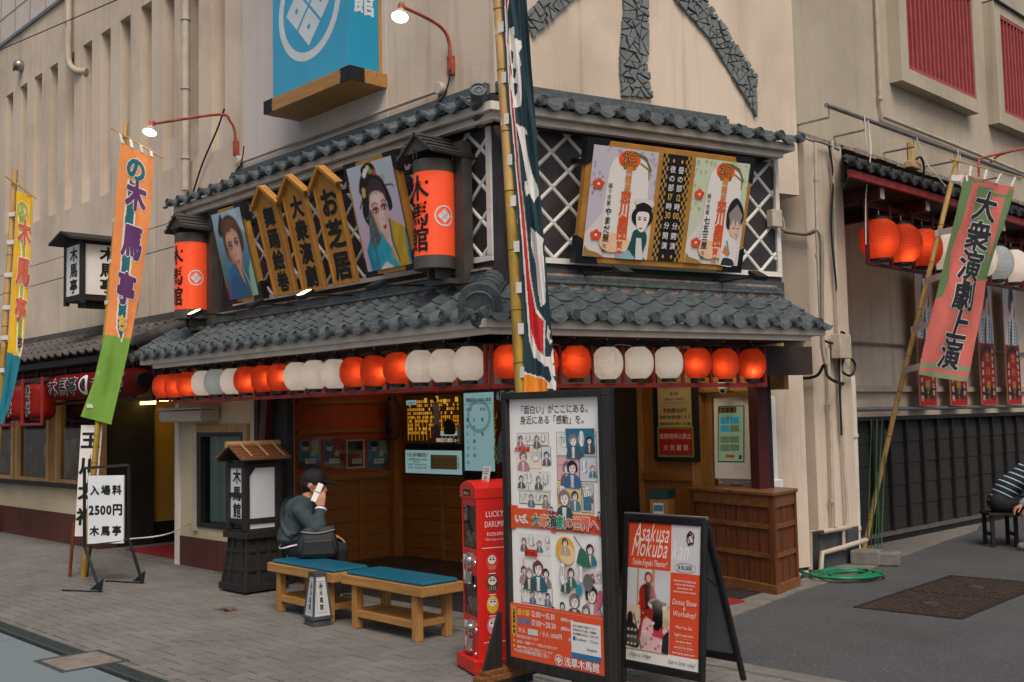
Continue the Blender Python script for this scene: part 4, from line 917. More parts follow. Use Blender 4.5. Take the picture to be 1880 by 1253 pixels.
def portrait_b():
    t, w, H = art_board((683, 508), (777, 488), (641, 305), 'L', -.3, 'portrait_board', 'framed portrait of a performer with black geisha wig and teal and yellow kimono', 'portrait sign', 'framed performer portraits')
    picture_frame(t, w, H, .055)
    a = Photo(-w/2+.035, w/2-.05, .04, H-.03, -.0605, nx=120); a.soft = .0035
    for i, h in enumerate(('b9c0c8', 'b7bcc8', 'b9b8c6', 'bfb4c4', 'c4b0c2', 'c3abbd', 'bca3b6')): a.shp([(-.1, -.1), (1.1, -.1), (1.1, 1.1-i/7), (-.1, 1.1-i/7)], h, .06)
    a.blob([(.3, .86), (.32, .97), (.52, 1.0), (.62, .93), (.56, .84)], '14110f'); a.blob([(.22, .84), (.3, .9), (.36, .78), (.28, .7), (.18, .75)], '16120f')
    a.blob([(.2, .66), (.26, .84), (.46, .9), (.68, .85), (.8, .7), (.83, .56), (.74, .52), (.7, .64), (.36, .64), (.3, .42), (.22, .44), (.16, .54)], '17130f')
    a.blob([(.34, .7), (.42, .82), (.6, .83), (.72, .72), (.7, .6), (.38, .58)], '4a3038')
    for k in range(9): a.line([(.4+.036*k, .68), (.43+.03*k, .81)], .007, '2b1b20')
    a.blob([(.34, .6), (.4, .71), (.55, .73), (.68, .68), (.71, .56), (.69, .44), (.62, .335), (.52, .32), (.42, .4), (.35, .5)], 'e0bcb4'); a.blob([(.35, .5), (.42, .4), (.5, .33), (.44, .46)], 'cf9f98')
    a.blob([(.46, .34), (.6, .33), (.66, .2), (.62, .04), (.4, .2)], 'dcb6ae')
    a.glow(.38, .48, .05, .14, 'b9857e', .5); a.glow(.66, .44, .05, .1, 'c0908a', .5); a.glow(.52, .66, .1, .05, 'f0d6d0', .6); a.glow(.57, .5, .03, .09, 'f2dcd6', .6); a.glow(.44, .5, .05, .05, 'd99a98', .5); a.glow(.67, .5, .04, .05, 'd99a98', .5)
    for k in range(22): a.line([(.36+.016*k, .70+.012*sin(k)), (.33+.022*k, .86)], .005, ('2a1c20', '5a3c42', '120e0d')[k % 3])
    for k in range(10): a.line([(.2+.012*k, .46), (.2+.014*k, .66)], .006, ('2a2220', '0e0c0b')[k % 2])
    a.line([(.38, .6), (.45, .625), (.52, .605)], .014, '6c1f28'); a.line([(.6, .615), (.65, .635), (.7, .61)], .014, '6c1f28')
    for u, v in ((.455, .55), (.645, .565)): a.ell(u, v+.006, .08, .036, 'b8525e'); a.ell(u, v+.002, .058, .024, '3a1c20'); a.ell(u, v, .05, .016, 'f0e6e2'); a.ell(u+.004, v, .024, .018, '1f1a1a'); a.line([(u-.06, v), (u-.01, v+.02), (u+.06, v+.008)], .012, '14100f')
    a.line([(.555, .55), (.57, .465), (.55, .455), (.59, .45)], .01, 'b98a86'); a.blob([(.535, .395), (.58, .405), (.62, .4), (.6, .37), (.56, .365)], 'a3262e')
    for u, v, h in ((.4, .93, 'e6ddd0'), (.46, .95, 'd7d0bf'), (.36, .9, 'e6ddd0'), (.5, .92, '7f9a5a'), (.58, .9, 'b7483a'), (.28, .76, 'c9a46a'), (.27, .72, 'c9a46a')): a.ell(u, v, .045, .028, h)
    a.line([(.12, .6), (.2, .67)], .02, '17130f'); a.line([(.72, .76), (.9, .75), (.94, .72)], .016, '1a1614')
    a.blob([(.2, .3), (.3, .56), (.38, .52), (.46, .3), (.42, .16), (.26, .18)], '4d5a60'); a.line([(.37, .54), (.46, .3), (.44, .16)], .02, 'c9a13a')
    a.shp([(.1, 0), (.08, .2), (.2, .3), (.28, .18), (.42, .17), (.46, .36), (.7, .1), (.72, 0)], '14839c'); a.shp([(.3, 0), (.34, .2), (.5, .33), (.72, 0)], '2aa0b8')
    a.shp([(.7, .46), (.98, .35), (1, 0), (.74, 0), (.62, .1)], 'c29d1e'); a.shp([(.98, .34), (1, .34), (1, 0), (.96, 0), (.93, .2)], '167f98'); a.line([(.7, .45), (.68, .25), (.74, .03)], .05, '6b625f'); a.line([(.67, .44), (.64, .25), (.72, .03)], .018, 'd8ccc0')
    a.shp([(.3, 0), (.46, .07), (.6, 0)], 'e8d3d0')
    for q in range(8): a.glow(.16+.06*q, .06+.03*((q*3) % 5), .03, .07, ('0c6478', '4ab8c8')[q % 2], .4, .4); a.glow(.74+.03*q, .12+.03*((q*5) % 8), .02, .08, ('8f7210', 'd8b63a')[q % 2], .5)
    for q in range(30): a.line([(.22+.012*(q % 9), .22+.03*(q // 3)), (.24+.012*(q % 9), .24+.03*(q // 3))], .006, '7c8a8e')
    a.glow(.56, .3, .05, .04, 'b98a84', .5)
    a.build('picture', t)
portrait_a(); portrait_b()
def arrow_sign(bl, br, sl, txt, lab, ybot=-.3):
    t, w, H = art_board(bl, br, sl, 'L', ybot, 'wooden_sign', lab, 'wooden sign', 'house shaped wooden signs')
    w *= .9; pk = H+w*.42; sh = w*.5
    mat('sign_wood', 'b07a34', .5, .16, 3, .08, 40, stretch=(9, 9, .8)); b = MB('sign_wood'); b.prism([(-sh, 0), (sh, 0), (sh, H), (0, pk), (-sh, H)], -.025, 0); b.build('board', t)
    b = MB('sign_wood'); k = .022
    b.box(-sh, sh, -.045, -.025, 0, k); b.box(-sh, -sh+k, -.044, -.025, k, H); b.box(sh-k, sh, -.044, -.025, k, H); b.build('rim', t, bevel=.003)
    for s in (-1, 1):
        r = MB('sign_wood'); L = math.hypot(sh+.03, pk-H); an = math.atan2(pk-H, sh)
        T = Matrix.Translation((0, 0, pk+.012)) @ Matrix.Rotation(an*s, 4, 'Y')
        r.box(0 if s > 0 else -L-.03, L+.03 if s > 0 else 0, -.075, .0, -.012, .022, T=T); r.build('roof_slat', t, bevel=.003)
    n = len(txt); L = MB('ink'); sz = min(w*.74, H/n*.9); L.vtext(txt, 0, H*.985, sz, H*.95/n, -.027, 'ink', .045); L.build('lettering', t)
    m = MB('black_metal'); m.box(-.02, .02, 0, .3, H-.1, H-.06); m.build('bracket', t); m = MB('black_metal'); m.box(-.02, .02, 0, .1, .1, .14); m.build('bracket', t)
arrow_sign((508, 546), (552, 536), (469, 383), '舞踊絵巻', 'house shaped wooden sign lettered with four characters, beside the blue kimono portrait')
arrow_sign((560, 539), (605, 528), (519, 363), '大衆演劇', 'middle of the three house shaped wooden signs, four characters')
arrow_sign((617, 527), (664, 515), (573, 348), 'お芝居', 'house shaped wooden sign with three widely spaced characters, beside the geisha portrait')
# cylinder signs
mat('glow_orange', 'f0522a', .35, .02, 3, emit=.22)
def cylinder_sign(cx, cy, z0, z1, r, lab):
    t = thing('cylinder_sign', lab, 'cylinder sign', (cx, cy, z0), 0, 'orange cylinder signs')
    H = z1-z0; k = .1
    b = MB('glow_orange'); b.lathe([(r, k), (r, H-k)], seg=48, caps=False); b.build('shade', t, smooth=50)
    mat('bronze_grey', '4a4642', .45, .15, 5)
    c = MB('bronze_grey'); c.lathe([(r*1.02, 0), (r*1.02, k)], seg=48); c.build('cap', t, smooth=40); c = MB('bronze_grey'); c.lathe([(r*1.02, H-k), (r*1.02, H)], seg=48); c.build('cap', t, smooth=40); c = MB('bronze_grey'); c.box(-.04, -.02, -.05, .1, -.08, 0); c.build('bracket', t); c = MB('bronze_grey'); c.box(.06, .08, -.05, .1, -.08, 0); c.build('bracket', t)
    c = MB('bronze_grey'); c.box(.11, .22, .12, -cy-.16 if False else .22, -.12, H+.16); c.box(-.12, .16, .02, .2, -.12, -.08); c.build('mounting_post', t)
    c = MB('bronze_grey')
    for s in (-1, 1):
        T = Matrix.Translation((0, 0, H+.22)) @ Matrix.Rotation(R(38)*s, 4, 'Y'); L = .3
        c.box(0 if s > 0 else -L, L if s > 0 else 0, -.2, .34, -.02, .0, T=T)
        for q in range(4): c.box((.06+.07*q if s > 0 else -.075-.07*q), (.075+.07*q if s > 0 else -.06-.07*q), -.205, .34, .0, .012, T=T)
    c.prism([(-.19, H+.06), (.19, H+.06), (0, H+.2)], -.17, -.15); c.build('gable_roof', t)
    c = MB('black_metal'); c.tube([(-.02, -.19, H), (-.02, -.19, H+.06), (0, -.19, H+.08), (.02, -.19, H+.06), (.02, -.19, H)], .006, seg=6); c.build('hook', t)
    w = MB('ink'); w.warp = lambda p: ((r+.004-p.y)*sin(p.x/r), -(r+.004-p.y)*cos(p.x/r), p.z)
    w.vtext('木馬館', -.0, H-k-.03, .215, (H-2*k-.06)/3, 0, 'ink', .026); w.build('lettering', t)
    w = MB('emblem_white'); w.warp = lambda p: ((r+.003)*sin((p.x)/r+R(80)), -(r+.003)*cos((p.x)/r+R(80)), p.z)
    w.emblem(0, H*.47, .085); w.build('emblem', t)
cylinder_sign(-4.6, -.42, 2.77, 3.70, .172, 'orange cylinder sign with little gable roof at the far left end of the lattice wall')
cylinder_sign(-.46, -.42, 2.84, 3.72, .165, 'orange cylinder sign with little gable roof near the building corner')
# the big programme board on the right front
def programme_board():
    t, w, H = art_board((1050, 480), (1350, 497), (1077, 254), 'F', -.12, 'programme_board', 'wide gold framed board with two illustrated posters around a black timetable strip', 'show poster')
    picture_frame(t, w, H, .07, .06, 1.25)
    x0, x1 = -w/2+.05, w/2-.045; z0, z1 = .05, H-.045; W3 = x1-x0
    pa, pb, pc, pd = x0+W3*.395, x0+W3*.425, x0+W3*.605, x0+W3*.635
    b = MB('gold_ochre'); b.box(pa, pb, -.068, -.02, z0, z1); b.box(pc, pd, -.068, -.02, z0, z1); b.build('divider', t)
    def poster(xa, xb, tint, sub, fig):
        a = Art(xa, xb, z0, z1, -.069); a.bar(0, 1, 0, 1, 'd9d3cf')
        a.shp([(0, .2), (.0, 1), (1, 1), (1, .35), (.9, .5), (.86, .84), (.6, .93), (.3, .86), (.22, .4)], 'c3bcc8' if tint == 0 else 'c4cdb4')
        rr = random.Random(4+tint)
        for k in range(60):
            u, v = rr.random(), rr.uniform(.5, 1)
            if .2 < u < .88 and v < .88: continue
            a.bar(u-.025, u+.025, v-.002, v+.002, '9c94ac' if tint == 0 else '9fb07a'); a.bar(u-.004, u+.004, v-.016, v+.016, '9c94ac' if tint == 0 else '9fb07a')
        a.blob([(.24, .4), (.28, .84), (.5, .93), (.8, .9), (.88, .7), (.86, .2), (.3, .1)], 'e2ded9')
        a.ell(.55, .9, .17, .085, 'e2591f'); a.line([(.72, .88), (.86, .83), (.88, .74)], .02, '8d7a3c'); a.line([(.6, .97), (.8, .93), (.9, .82)], .03, '6f6a3a')
        a.vt('祝', .55, .985, .15, 'print_1d1511', .035); a.k += 12; a.vt('祝', .55, .985, .15, 'print_b8863a', .0)
        for u, v, s in ((.12, .66, .07), (.16, .2, .07)):
            for k in range(5): a.ell(u+s*.75*cos(k*1.2566+.3), v+s*.42*sin(k*1.2566+.3), s*.55, s*.3, 'd8492a')
            a.ell(u, v, s*.3, s*.16, 'eadfd2')
        a.ell(.42, .14, .2, .09, 'e8c09a'); a.ell(.56, .13, .16, .07, 'eac6a4')
        H_ = z1-z0
        a.vt('桐龍座', .56, .845, H_*.075, 'print_d58a3a', .03, H_*.078); a.vt('恋川劇団', .55, .62, H_*.118, 'print_d9531c', .045, H_*.112); a.vt('賛江', .53, .165, H_*.075, 'print_d9531c', .02, H_*.08)
        a.vt('踊り衣裳', .3, .68, H_*.048, 'ink', .005, H_*.052); a.vt(sub, .31, .46, H_*.078, 'ink', .02, H_*.08 if len(sub) < 5 else H_*.07); a.vt('与利', .3, .13, H_*.045, 'ink', .005)
        if fig == 0:
            a.blob([(.62, .0), (.7, .18), (.74, .27), (.9, .27), (.95, .18), (.9, .04), (.95, 0)], '1d4e4a'); a.shp([(.8, .0), (.78, .2), (.86, .2), (.92, .0)], 'd8d4d4'); a.blob([(.5, 0), (.66, .08), (.74, .04), (.78, 0)], '8fb4c0')
            a.ell(.84, .4, .17, .1, '1a1818'); a.blob([(.74, .4), (.78, .44), (.92, .44), (.95, .38), (.9, .28), (.84, .255), (.77, .3)], 'e9dcd6'); a.blob([(.7, .52), (.72, .56), (.98, .55), (.98, .49), (.84, .47)], 'd9d2c8'); a.blob([(.72, .5), (.84, .53), (.97, .49), (.95, .44), (.84, .47), (.74, .44)], '191717')
            for u in (.8, .885): a.ell(u, .372, .022, .008, '222'+'222'); a.line([(u-.03, .39), (u+.02, .394)], .008, '333333')
            a.ell(.83, .29, .025, .008, 'a83440')
        else:
            a.blob([(.62, .0), (.66, .22), (.8, .28), (.92, .2), (.9, .0)], 'dedad6'); a.shp([(.66, .12), (.7, .2), (.8, .14), (.78, .08)], 'd87a3a'); a.blob([(.66, .0), (.7, .07), (.86, .06), (.9, 0)], '2c3033'); a.line([(.72, .24), (.8, .1)], .03, '5f9aa5')
            a.blob([(.66, .5), (.7, .6), (.82, .66), (.96, .56), (.98, .44), (.9, .38), (.7, .36)], '23201f'); a.blob([(.74, .42), (.82, .46), (.94, .42), (.94, .34), (.86, .27), (.76, .32)], 'dcb8a4'); a.shp([(.7, .5), (.76, .38), (.8, .46), (.84, .37), (.88, .46), (.92, .38), (.96, .5), (.84, .6)], '8d8783')
            for u in (.82, .9): a.ell(u, .365, .02, .007, '222222')
            a.ell(.88, .305, .02, .006, '9c4a48')
        a.shp([(0, 0), (.32, 0), (.2, .04), (.06, .06), (0, .1)], '9c7a3e')
        a.build('poster', t)
    poster(x0, pa, 0, 'やまだ屋', 0); poster(pd, x1, 1, '七五三屋', 1)
    a = Art(pb, pc, z0, z1, -.069); a.bar(0, 1, 0, 1, '17151a')
    for side in (0, 1):
        for k in range(26):
            for j in range(3):
                if (k+j) % 2 == 0: u = (.0+.07*j) if side == 0 else (.79+.07*j); a.bar(u, u+.07, k/26, (k+1)/26, 'a88446')
    H_ = z1-z0
    for u, c1, d1, d2 in ((.66, '昼の部', '12', '00'), (.36, '夜の部', '17', '30')):
        for v in (.94, .045): a.shp([(u, v+.022), (u+.045, v), (u, v-.022), (u-.045, v)], 'c99a4a')
        a.vt(c1, u, .905, H_*.07, 'white_print', .012, H_*.085); a.ht(d1, u, .575, H_*.085, 'print_cf9f4c', .02, .8); a.vt('時', u, .555, H_*.07, 'white_print', .012); a.ht(d2, u, .405, H_*.085, 'print_cf9f4c', .02, .8); a.vt('分開演', u, .385, H_*.07, 'white_print', .012, H_*.095)
    a.build('timetable', t)
programme_board()
# blue box sign
t = thing('box_sign', 'tall blue box sign with white diamond emblem on a wooden bracket shelf', 'sign', (-2.985, .449, 4.93))
b = MB('blue_sign'); b.box(-.70, .70, -.395, -.0, .14, 2.6)
b.box(.70, .712, -.395, -.04, .14, 2.6, 'blue_sign_side'); b.box(.70, .716, -.04, 0, .14, 2.6, 'gold_ochre'); b.build('light_box', t, bevel=.004)
b = MB('honey_wood'); b.box(-.79, .79, -.45, 0, 0, .14); b.build('shelf', t, bevel=.004)
b = MB('sign_black')
def corner_plate(sx):
    pts = [(0, 0), (.17, 0), (.15, .03), (.17, .05), (.14, .06), (.15, .08), (.17, .09), (.15, .11), (.17, .14), (0, .14)]
    q = [(sx*(.793-x), z) for x, z in pts]; q = q if sx < 0 else q[::-1]; b.prism(q, -.456, -.44)
corner_plate(-1); b.box(-.795, -.785, -.455, -.28, 0, .14); b.build('corner_plate', t); b = MB('sign_black'); corner_plate(1); b.box(.785, .795, -.455, -.28, 0, .14); b.build('corner_plate', t)
b = MB('emblem_white'); b.emblem(.0, .98, .575, -.3965, 'emblem_white', 'blue_sign', 1.05); b.build('emblem', t)
b = MB('emblem_white', Matrix.Translation((.7135, -.215, 0)) @ Matrix.Rotation(pi/2, 4, 'Z')); b.vtext('木馬館', 0, 2.02, .27, .47, 0, 'emblem_white', .03); b.build('lettering', t)
# hanging box sign at the left
t = thing('hanging_sign', 'dark framed white box sign with black characters and a small roof, hanging from the wall', 'hanging sign', (-8.36, -.30, 3.36))
b = MB('black_wood'); W_, D_, H_ = .5, .72, .72
for x in (-.03, W_): 
    for y in (0, D_): b.box(x-.03, x+.03, y-.03, y+.03, -.1, H_)
b.box(-.03, W_, -.02, D_, -.06, .02); b.box(-.03, W_, -.02, D_, H_-.03, H_); b.box(.1, .38, .1, .73, -.13, -.06); b.build('frame', t)
b = MB('white_print'); b.box(0, W_+.01, -.015, D_-.03, .02, H_-.03); b.build('panel', t)
b = MB('black_wood'); T = Matrix.Translation((0, 0, H_)); b.hexa([(-.16, -.2, .0), (W_/2, -.2, .12), (W_/2, D_+.03, .12), (-.16, D_+.03, 0)], [(-.16, -.2, .03), (W_/2, -.2, .15), (W_/2, D_+.03, .15), (-.16, D_+.03, .03)]); b.hexa([(W_/2, -.2, .12), (W_+.14, -.2, 0), (W_+.14, D_+.03, 0), (W_/2, D_+.03, .12)], [(W_/2, -.2, .15), (W_+.14, -.2, .03), (W_+.14, D_+.03, .03), (W_/2, D_+.03, .15)])
for q in range(len(b.v)): b.v[q].z += H_-.0
b.build('roof', t)
b = MB('ink'); b.vtext('木馬亭', .25, H_-.04, .2, .215, -.0175, 'ink', .03, 1.3); b.T = Matrix.Translation((W_+.0115, D_/2, 0)) @ Matrix.Rotation(pi/2, 4, 'Z'); b.vtext('木馬亭', -.02, H_-.04, .2, .215, -.0, 'ink', .04, 1.15); b.build('lettering', t)

# ================================================================ LAMPS
mat('lamp_lit', 'fff3dd', .3, 0, emit=14); mat('spot_lit', 'ffe0a0', .3, 0, emit=10)
def wall_lamp(base, head, lab, X=None):
    p = onL(base[0], base[1], .45); h = onX(head[0], head[1], p.x)
    t = thing('wall_lamp', lab, 'lamp', p, 0, 'wall lamps on red arms'); hv = h-p
    b = MB('rust_red'); b.box(-.035, .035, -.05, -.005, -.1, .08); b.build('wall_box', t, bevel=.004)
    b = MB('rust_red'); b.tube(curve([(0, -.04, .05), (0, -.045, .2), (0, -.1, .3), (0, -.25, .36), (hv.x, hv.y+.02, hv.z+.1)], 6), .016); b.build('arm', t, smooth=50)
    dn = V((.25, -.35, -1)).normalized(); q = dn.to_track_quat('-Z', 'Y').to_matrix().to_4x4(); T = Matrix.Translation(hv+V((0, 0, .1))) @ q
    b = MB('rust_red', T); b.lathe([(.03, .02), (.033, -.06)], seg=16); b.build('socket', t, smooth=40)
    b = MB('white_pvc', T); b.lathe([(.034, -.05), (.06, -.09), (.075, -.13)], seg=20, caps=False); b.build('shade', t, smooth=40)
    b = MB('lamp_lit', T); b.lathe([(.072, -.122), (.05, -.135), (.001, -.14)], seg=20); b.build('bulb', t, smooth=60)
wall_lamp((437, 272), (279, 243), 'lit wall lamp on a red arm left of the blue sign'); wall_lamp((832, 120), (737, 32), 'lit wall lamp on a red arm right of the blue sign')
t = thing('wall_lamp', 'red lamp arm reaching out over the green and pink banner', 'lamp', (.25, 9.0, 5.0), 0, 'wall lamps on red arms')
b = MB('rust_red'); b.tube(curve([(0, 0, 0), (.15, 0, .1), (.5, -.02, .12), (.5, -1.4, -.22), (.5, -1.6, -.3), (.5, -1.62, -.5)], 5), .016); b.build('arm', t, smooth=50)
def spot(base, head, fac, lit, lab):
    if fac == 'L': p = onL(base[0], base[1], -.17); rz = 0; w = p; h = onX(head[0], head[1], p.x); L = p.y-h.y; dz = h.z-p.z
    else:
        q = onF(base[0], base[1], .02); w = MF @ q; rz = RZF; h = meet(head[0], head[1], FD, w.dot(FD)); L = (h-w).dot(FN); dz = h.z-w.z
    t = thing('spotlight', lab, 'spotlight', w, rz, 'small spotlights above the lower eave')
    b = MB('black_metal'); b.lathe([(.045, 0), (.045, .012), (.03, .03), (.018, .035)], seg=18, axis='Y'); b.build('base_plate', t, smooth=40)
    b = MB('black_metal'); b.tube([(0, -.02, 0), (0, -L+.07, dz*.9), (0, -L+.04, dz)], .009); b.build('arm', t)
    b = MB('black_metal', Matrix.Translation((0, -L, dz)) @ Matrix.Rotation(R(28), 4, 'X')); b.box(-.06, .06, -.07, .07, -.012, .018); 
    for k in range(5): b.box(-.05+.025*k-.004, -.05+.025*k+.004, -.05, .06, -.03, -.012)
    b.build('lamp_head', t, bevel=.003)
    if lit: b = MB('spot_lit', Matrix.Translation((0, -L, dz)) @ Matrix.Rotation(R(28), 4, 'X')); b.box(-.045, .045, -.05, .05, .019, .024); b.build('lens', t)
spot((445, 579), (358, 576), 'L', True, 'lit spotlight under the far left orange cylinder sign'); spot((547, 561), (468, 558), 'L', False, 'unlit spotlight below the blue kimono portrait'); spot((655, 543), (560, 541), 'L', True, 'lit spotlight below the middle wooden sign'); spot((791, 525), (690, 523), 'L', False, 'unlit spotlight below the geisha portrait')
spot((1065, 507), (1143, 497), 'F', False, 'unlit spotlight below the left end of the programme board'); spot((1315, 520), (1392, 506), 'F', False, 'unlit spotlight below the right end of the programme board')
# ================================================================ BANNERS
def inpoly(x, y, P):
    c = False; n = len(P)
    for i in range(n):
        x0, y0 = P[i]; x1, y1 = P[(i+1) % n]
        if (y0 > y) != (y1 > y) and x < (x1-x0)*(y-y0)/(y1-y0)+x0: c = not c
    return c
def along(pl, v):                        # point at height fraction v down an edge
    y0, y1 = pl[0][1], pl[-1][1]; y = y0+(y1-y0)*v
    for (xa, ya), (xb, yb) in zip(pl, pl[1:]):
        if ya <= y <= yb or (xb, yb) == pl[-1]: t = (y-ya)/(yb-ya) if yb != ya else 0; return (xa+(xb-xa)*t, y)
class Cloth:
    """hanging cloth in one upright plane with folds; edges measured on the photograph's sight lines and carried to that plane"""
    def __init__(s, L, R_, pt, n, amp=.012, waves=2.2): s.L, s.R, s.pt, s.n, s.amp, s.w = L, R_, V(pt), V(n).normalized(), amp, waves
    def px(s, u, v): a, b = along(s.L, v), along(s.R, v); return (a[0]+(b[0]-a[0])*u, a[1]+(b[1]-a[1])*u)
    def S(s, u, v, off=0):
        x, y = s.px(u, v); p = meet(x, y, s.n, s.n.dot(s.pt))
        f = s.amp*min(1, u*4)*(sin(2*pi*(u*s.w*.5+v*1.3))+.6*sin(2*pi*(u*s.w-v*2.1+.3))); return p+s.n*(f+off)
    def mesh(s, base, shapes, nu=48, nv=170):
        b = MB(base); vs = [s.S(i/nu, j/nv) for j in range(nv+1) for i in range(nu+1)]; b.add(vs, [])
        for j in range(nv):
            for i in range(nu):
                x, y = s.px((i+.5)/nu, (j+.5)/nv); m = base
                for P, c in shapes:
                    if inpoly(x, y, P): m = c
                b.use(m); k = j*(nu+1)+i; b.f.append([k, k+nu+1, k+nu+2, k+1]); b.mi.append(b.cur)
        return b
    def glyphs(s, items, name, parent, layers):       # items: (char, u, v, size in v, width factor)
        W_ = (s.S(1, .3)-s.S(0, .3)).length; H_ = (s.S(.5, 1)-s.S(.5, 0)).length
        for m, bold, off in layers:
            b = MB(m); b.sub = .035; b.warp = lambda p: s.S(p.x/W_, -p.z/H_, off-p.y)
            for ch, u, v, sz, sx in items: b.char(ch, u*W_, -v*H_, sz*H_, 0, m, bold, sx)
            b.build(name, parent)
def bamboo(t, pts, r0, r1, mats, step=.33, name='pole'):
    P = curve(pts, 12); n = len(P); b = MB(mats[0]); L = 0; nxt = step*.6; rs = []
    for i in range(n): rs.append(r0+(r1-r0)*i/(n-1))
    cut = int(n*mats[2]) if len(mats) > 2 else n
    b.tube(P[:cut+1], rs[:cut+1], mats[0], 12)
    if cut < n-1: b.tube(P[cut:], rs[cut:], mats[1], 12)
    for i in range(1, n):
        L += (P[i]-P[i-1]).length
        if L > nxt: d = (P[i]-P[i-1]).normalized(); b.tube([P[i]-d*.006, P[i]-d*.002, P[i]+d*.002, P[i]+d*.006], [rs[i], rs[i]*1.1, rs[i]*1.1, rs[i]], 'bamboo_node', 12); nxt += step
    return b.build(name, t, smooth=40)
mat('tie_white', 'cfccc6', .7, .08, 10)
def ties(t, cl, pole_pts, vs, w=.045):
    P = curve(pole_pts, 12)
    for v in vs:
        a = cl.S(.06, v, .004); q = min(P, key=lambda p: abs(p.z-a.z)); b = MB('tie_white')
        d = (a-q); d.z = 0; L = d.length; e = d.normalized() if L > 1e-4 else V((1, 0, 0)); nn = V((e.y, -e.x, 0))
        if nn.dot(CAM-q) < 0: nn = -nn
        r = .032; h = w/2
        ring_ = [q-e*r+nn*0, q-e*r*.7+nn*r*.9, q+nn*r*1.15, q+e*r*.9+nn*r*.8, a+nn*.012]
        vs_ = []
        for p in ring_: vs_ += [V((p.x, p.y, a.z-h)), V((p.x, p.y, a.z+h))]
        b.add(vs_, [(2*i, 2*i+2, 2*i+3, 2*i+1) for i in range(len(ring_)-1)]); b.build('tie', t)
for h_, r_ in (('e0833f', .75), ('d9a514', .75), ('8a9a2a', .75)): mat('cloth_'+h_, h_, r_, .08, 4, .1, 120)
def cm(h):
    mat('cloth_'+h, h, .75, .08, 4, .1, 120); return 'cloth_'+h
# orange banner
NB = V((.80, -.60, 0))
t = thing('nobori_banner', 'tall orange and green banner with purple characters on a bamboo pole', 'banner')
base = V((-5.62, -1.16, 0))
def onB(x, y): return meet(x, y, NB, NB.dot(base))
pole = [base, onB(178, 800), onB(205, 490), onB(232, 226)]
bamboo(t, pole, .034, .026, ('bamboo', 'bamboo_pale', .82))
def ordered(pl): return pl
LE = [(222, 262), (214, 345), (207, 440), (200, 530), (193, 610), (172, 700), (148, 765)]; RE = [(283, 290), (279, 370), (268, 460), (252, 560), (236, 640), (222, 705), (205, 780)]
cl = Cloth(LE, RE, base+NB*.06, NB, .012, 2)
teal = [(238, 330), (250, 340), (243, 420), (236, 520), (229, 600), (222, 626), (216, 600), (222, 500), (230, 400)]; tealo = [(235, 328), (253, 338), (246, 420), (239, 520), (232, 600), (223, 631), (213, 602), (219, 500), (227, 400)]
green = [(100, 612), (200, 615), (216, 619), (240, 622), (330, 620), (330, 900), (100, 900)]
b = cl.mesh(cm('de8a4c'), [(green, cm('6f9a3c')), (tealo, cm('d8d0c8')), (teal, cm('15606e'))], 56, 220); b.build('cloth', t, smooth=180)
it = [('の', .5, .07, .092, .8), ('木', .56, .165, .112, .66), ('馬', .58, .335, .125, .66), ('亭', .56, .51, .12, .66)]
cl.glyphs(it[:1], 'lettering', t, ((cm('d8d0c8'), .085, .004), (cm('15606e'), .05, .0065))); cl.glyphs(it[1:], 'lettering', t, ((cm('d8d0c8'), .085, .004), (cm('5a2f63'), .05, .0065)))
cl.glyphs([('ち', .62, .636, .06, .8)], 'lettering', t, ((cm('d8d0c8'), .085, .004), (cm('dda520'), .05, .0065)))
P0, P1 = onB(206, 238), onB(300, 292); b = MB('bamboo'); b.tube([P0+NB*.05, P1+NB*.05], .009); b.build('crossbar', t)
for k in range(4):
    a = cl.S(.06+.29*k, 0); bb = P0.lerp(P1, .18+.2*k)+NB*.06; e = V((0, 0, 0)); b = MB('tie_white'); rt_ = (P1-P0).normalized()*.018
    b.quad(a-rt_+NB*.01, a+rt_+NB*.01, bb+rt_, bb-rt_); b.build('tie', t)
ties(t, cl, pole, (.12, .28, .43, .58, .72, .84, .96))
b = MB('black_cable'); b.tube(arc(onB(168, 835)+NB*.03, onB(160, 905)+NB*.03, .0, 4), .004); b.build('cord', t)
# yellow banner
t = thing('nobori_banner', 'tall yellow and teal banner on a bamboo pole at the left edge', 'banner')
base = G(-24, 1128)
pole = [base, meet(-4, 800, NB, NB.dot(base)), meet(12, 560, NB, NB.dot(base)), meet(28, 312, NB, NB.dot(base))]
bamboo(t, pole, .03, .024, ('bamboo', 'bamboo_pale', .55))
LE = [(30, 350), (26, 459), (22, 523), (15, 631), (5, 714), (-6, 778)]; RE = [(61, 362), (56, 479), (50, 571), (40, 643), (24, 726), (6, 780)]
cl = Cloth(LE, RE, base+NB*.05, NB, .010, 2)
bar = [(34, 380), (41, 372), (47, 400), (46, 480), (42, 560), (38, 640), (35, 652), (32, 640), (36, 560), (40, 470)]; baro = [(32, 378), (41, 369), (49, 400), (48, 480), (44, 560), (40, 642), (35, 657), (30, 642), (34, 560), (38, 470)]
b = cl.mesh(cm('d8a818'), [([(-50, 640), (16, 648), (36, 655), (80, 650), (80, 900), (-50, 900)], cm('187486')), (baro, cm('ddd6c8')), (bar, cm('96a22e'))], 40, 180); b.build('cloth', t, smooth=180)
cl.glyphs([('の', .42, .07, .085, .6)], 'lettering', t, ((cm('ddd6c8'), .085, .004), (cm('96a22e'), .05, .0065))); cl.glyphs([('木', .6, .165, .115, .5), ('馬', .62, .335, .125, .5), ('亭', .62, .50, .105, .5)], 'lettering', t, ((cm('ddd6c8'), .085, .004), (cm('c2604a'), .05, .0065)))
cl.glyphs([('ち', .8, .64, .05, .5)], 'lettering', t, ((cm('5a2f63'), .05, .005),))
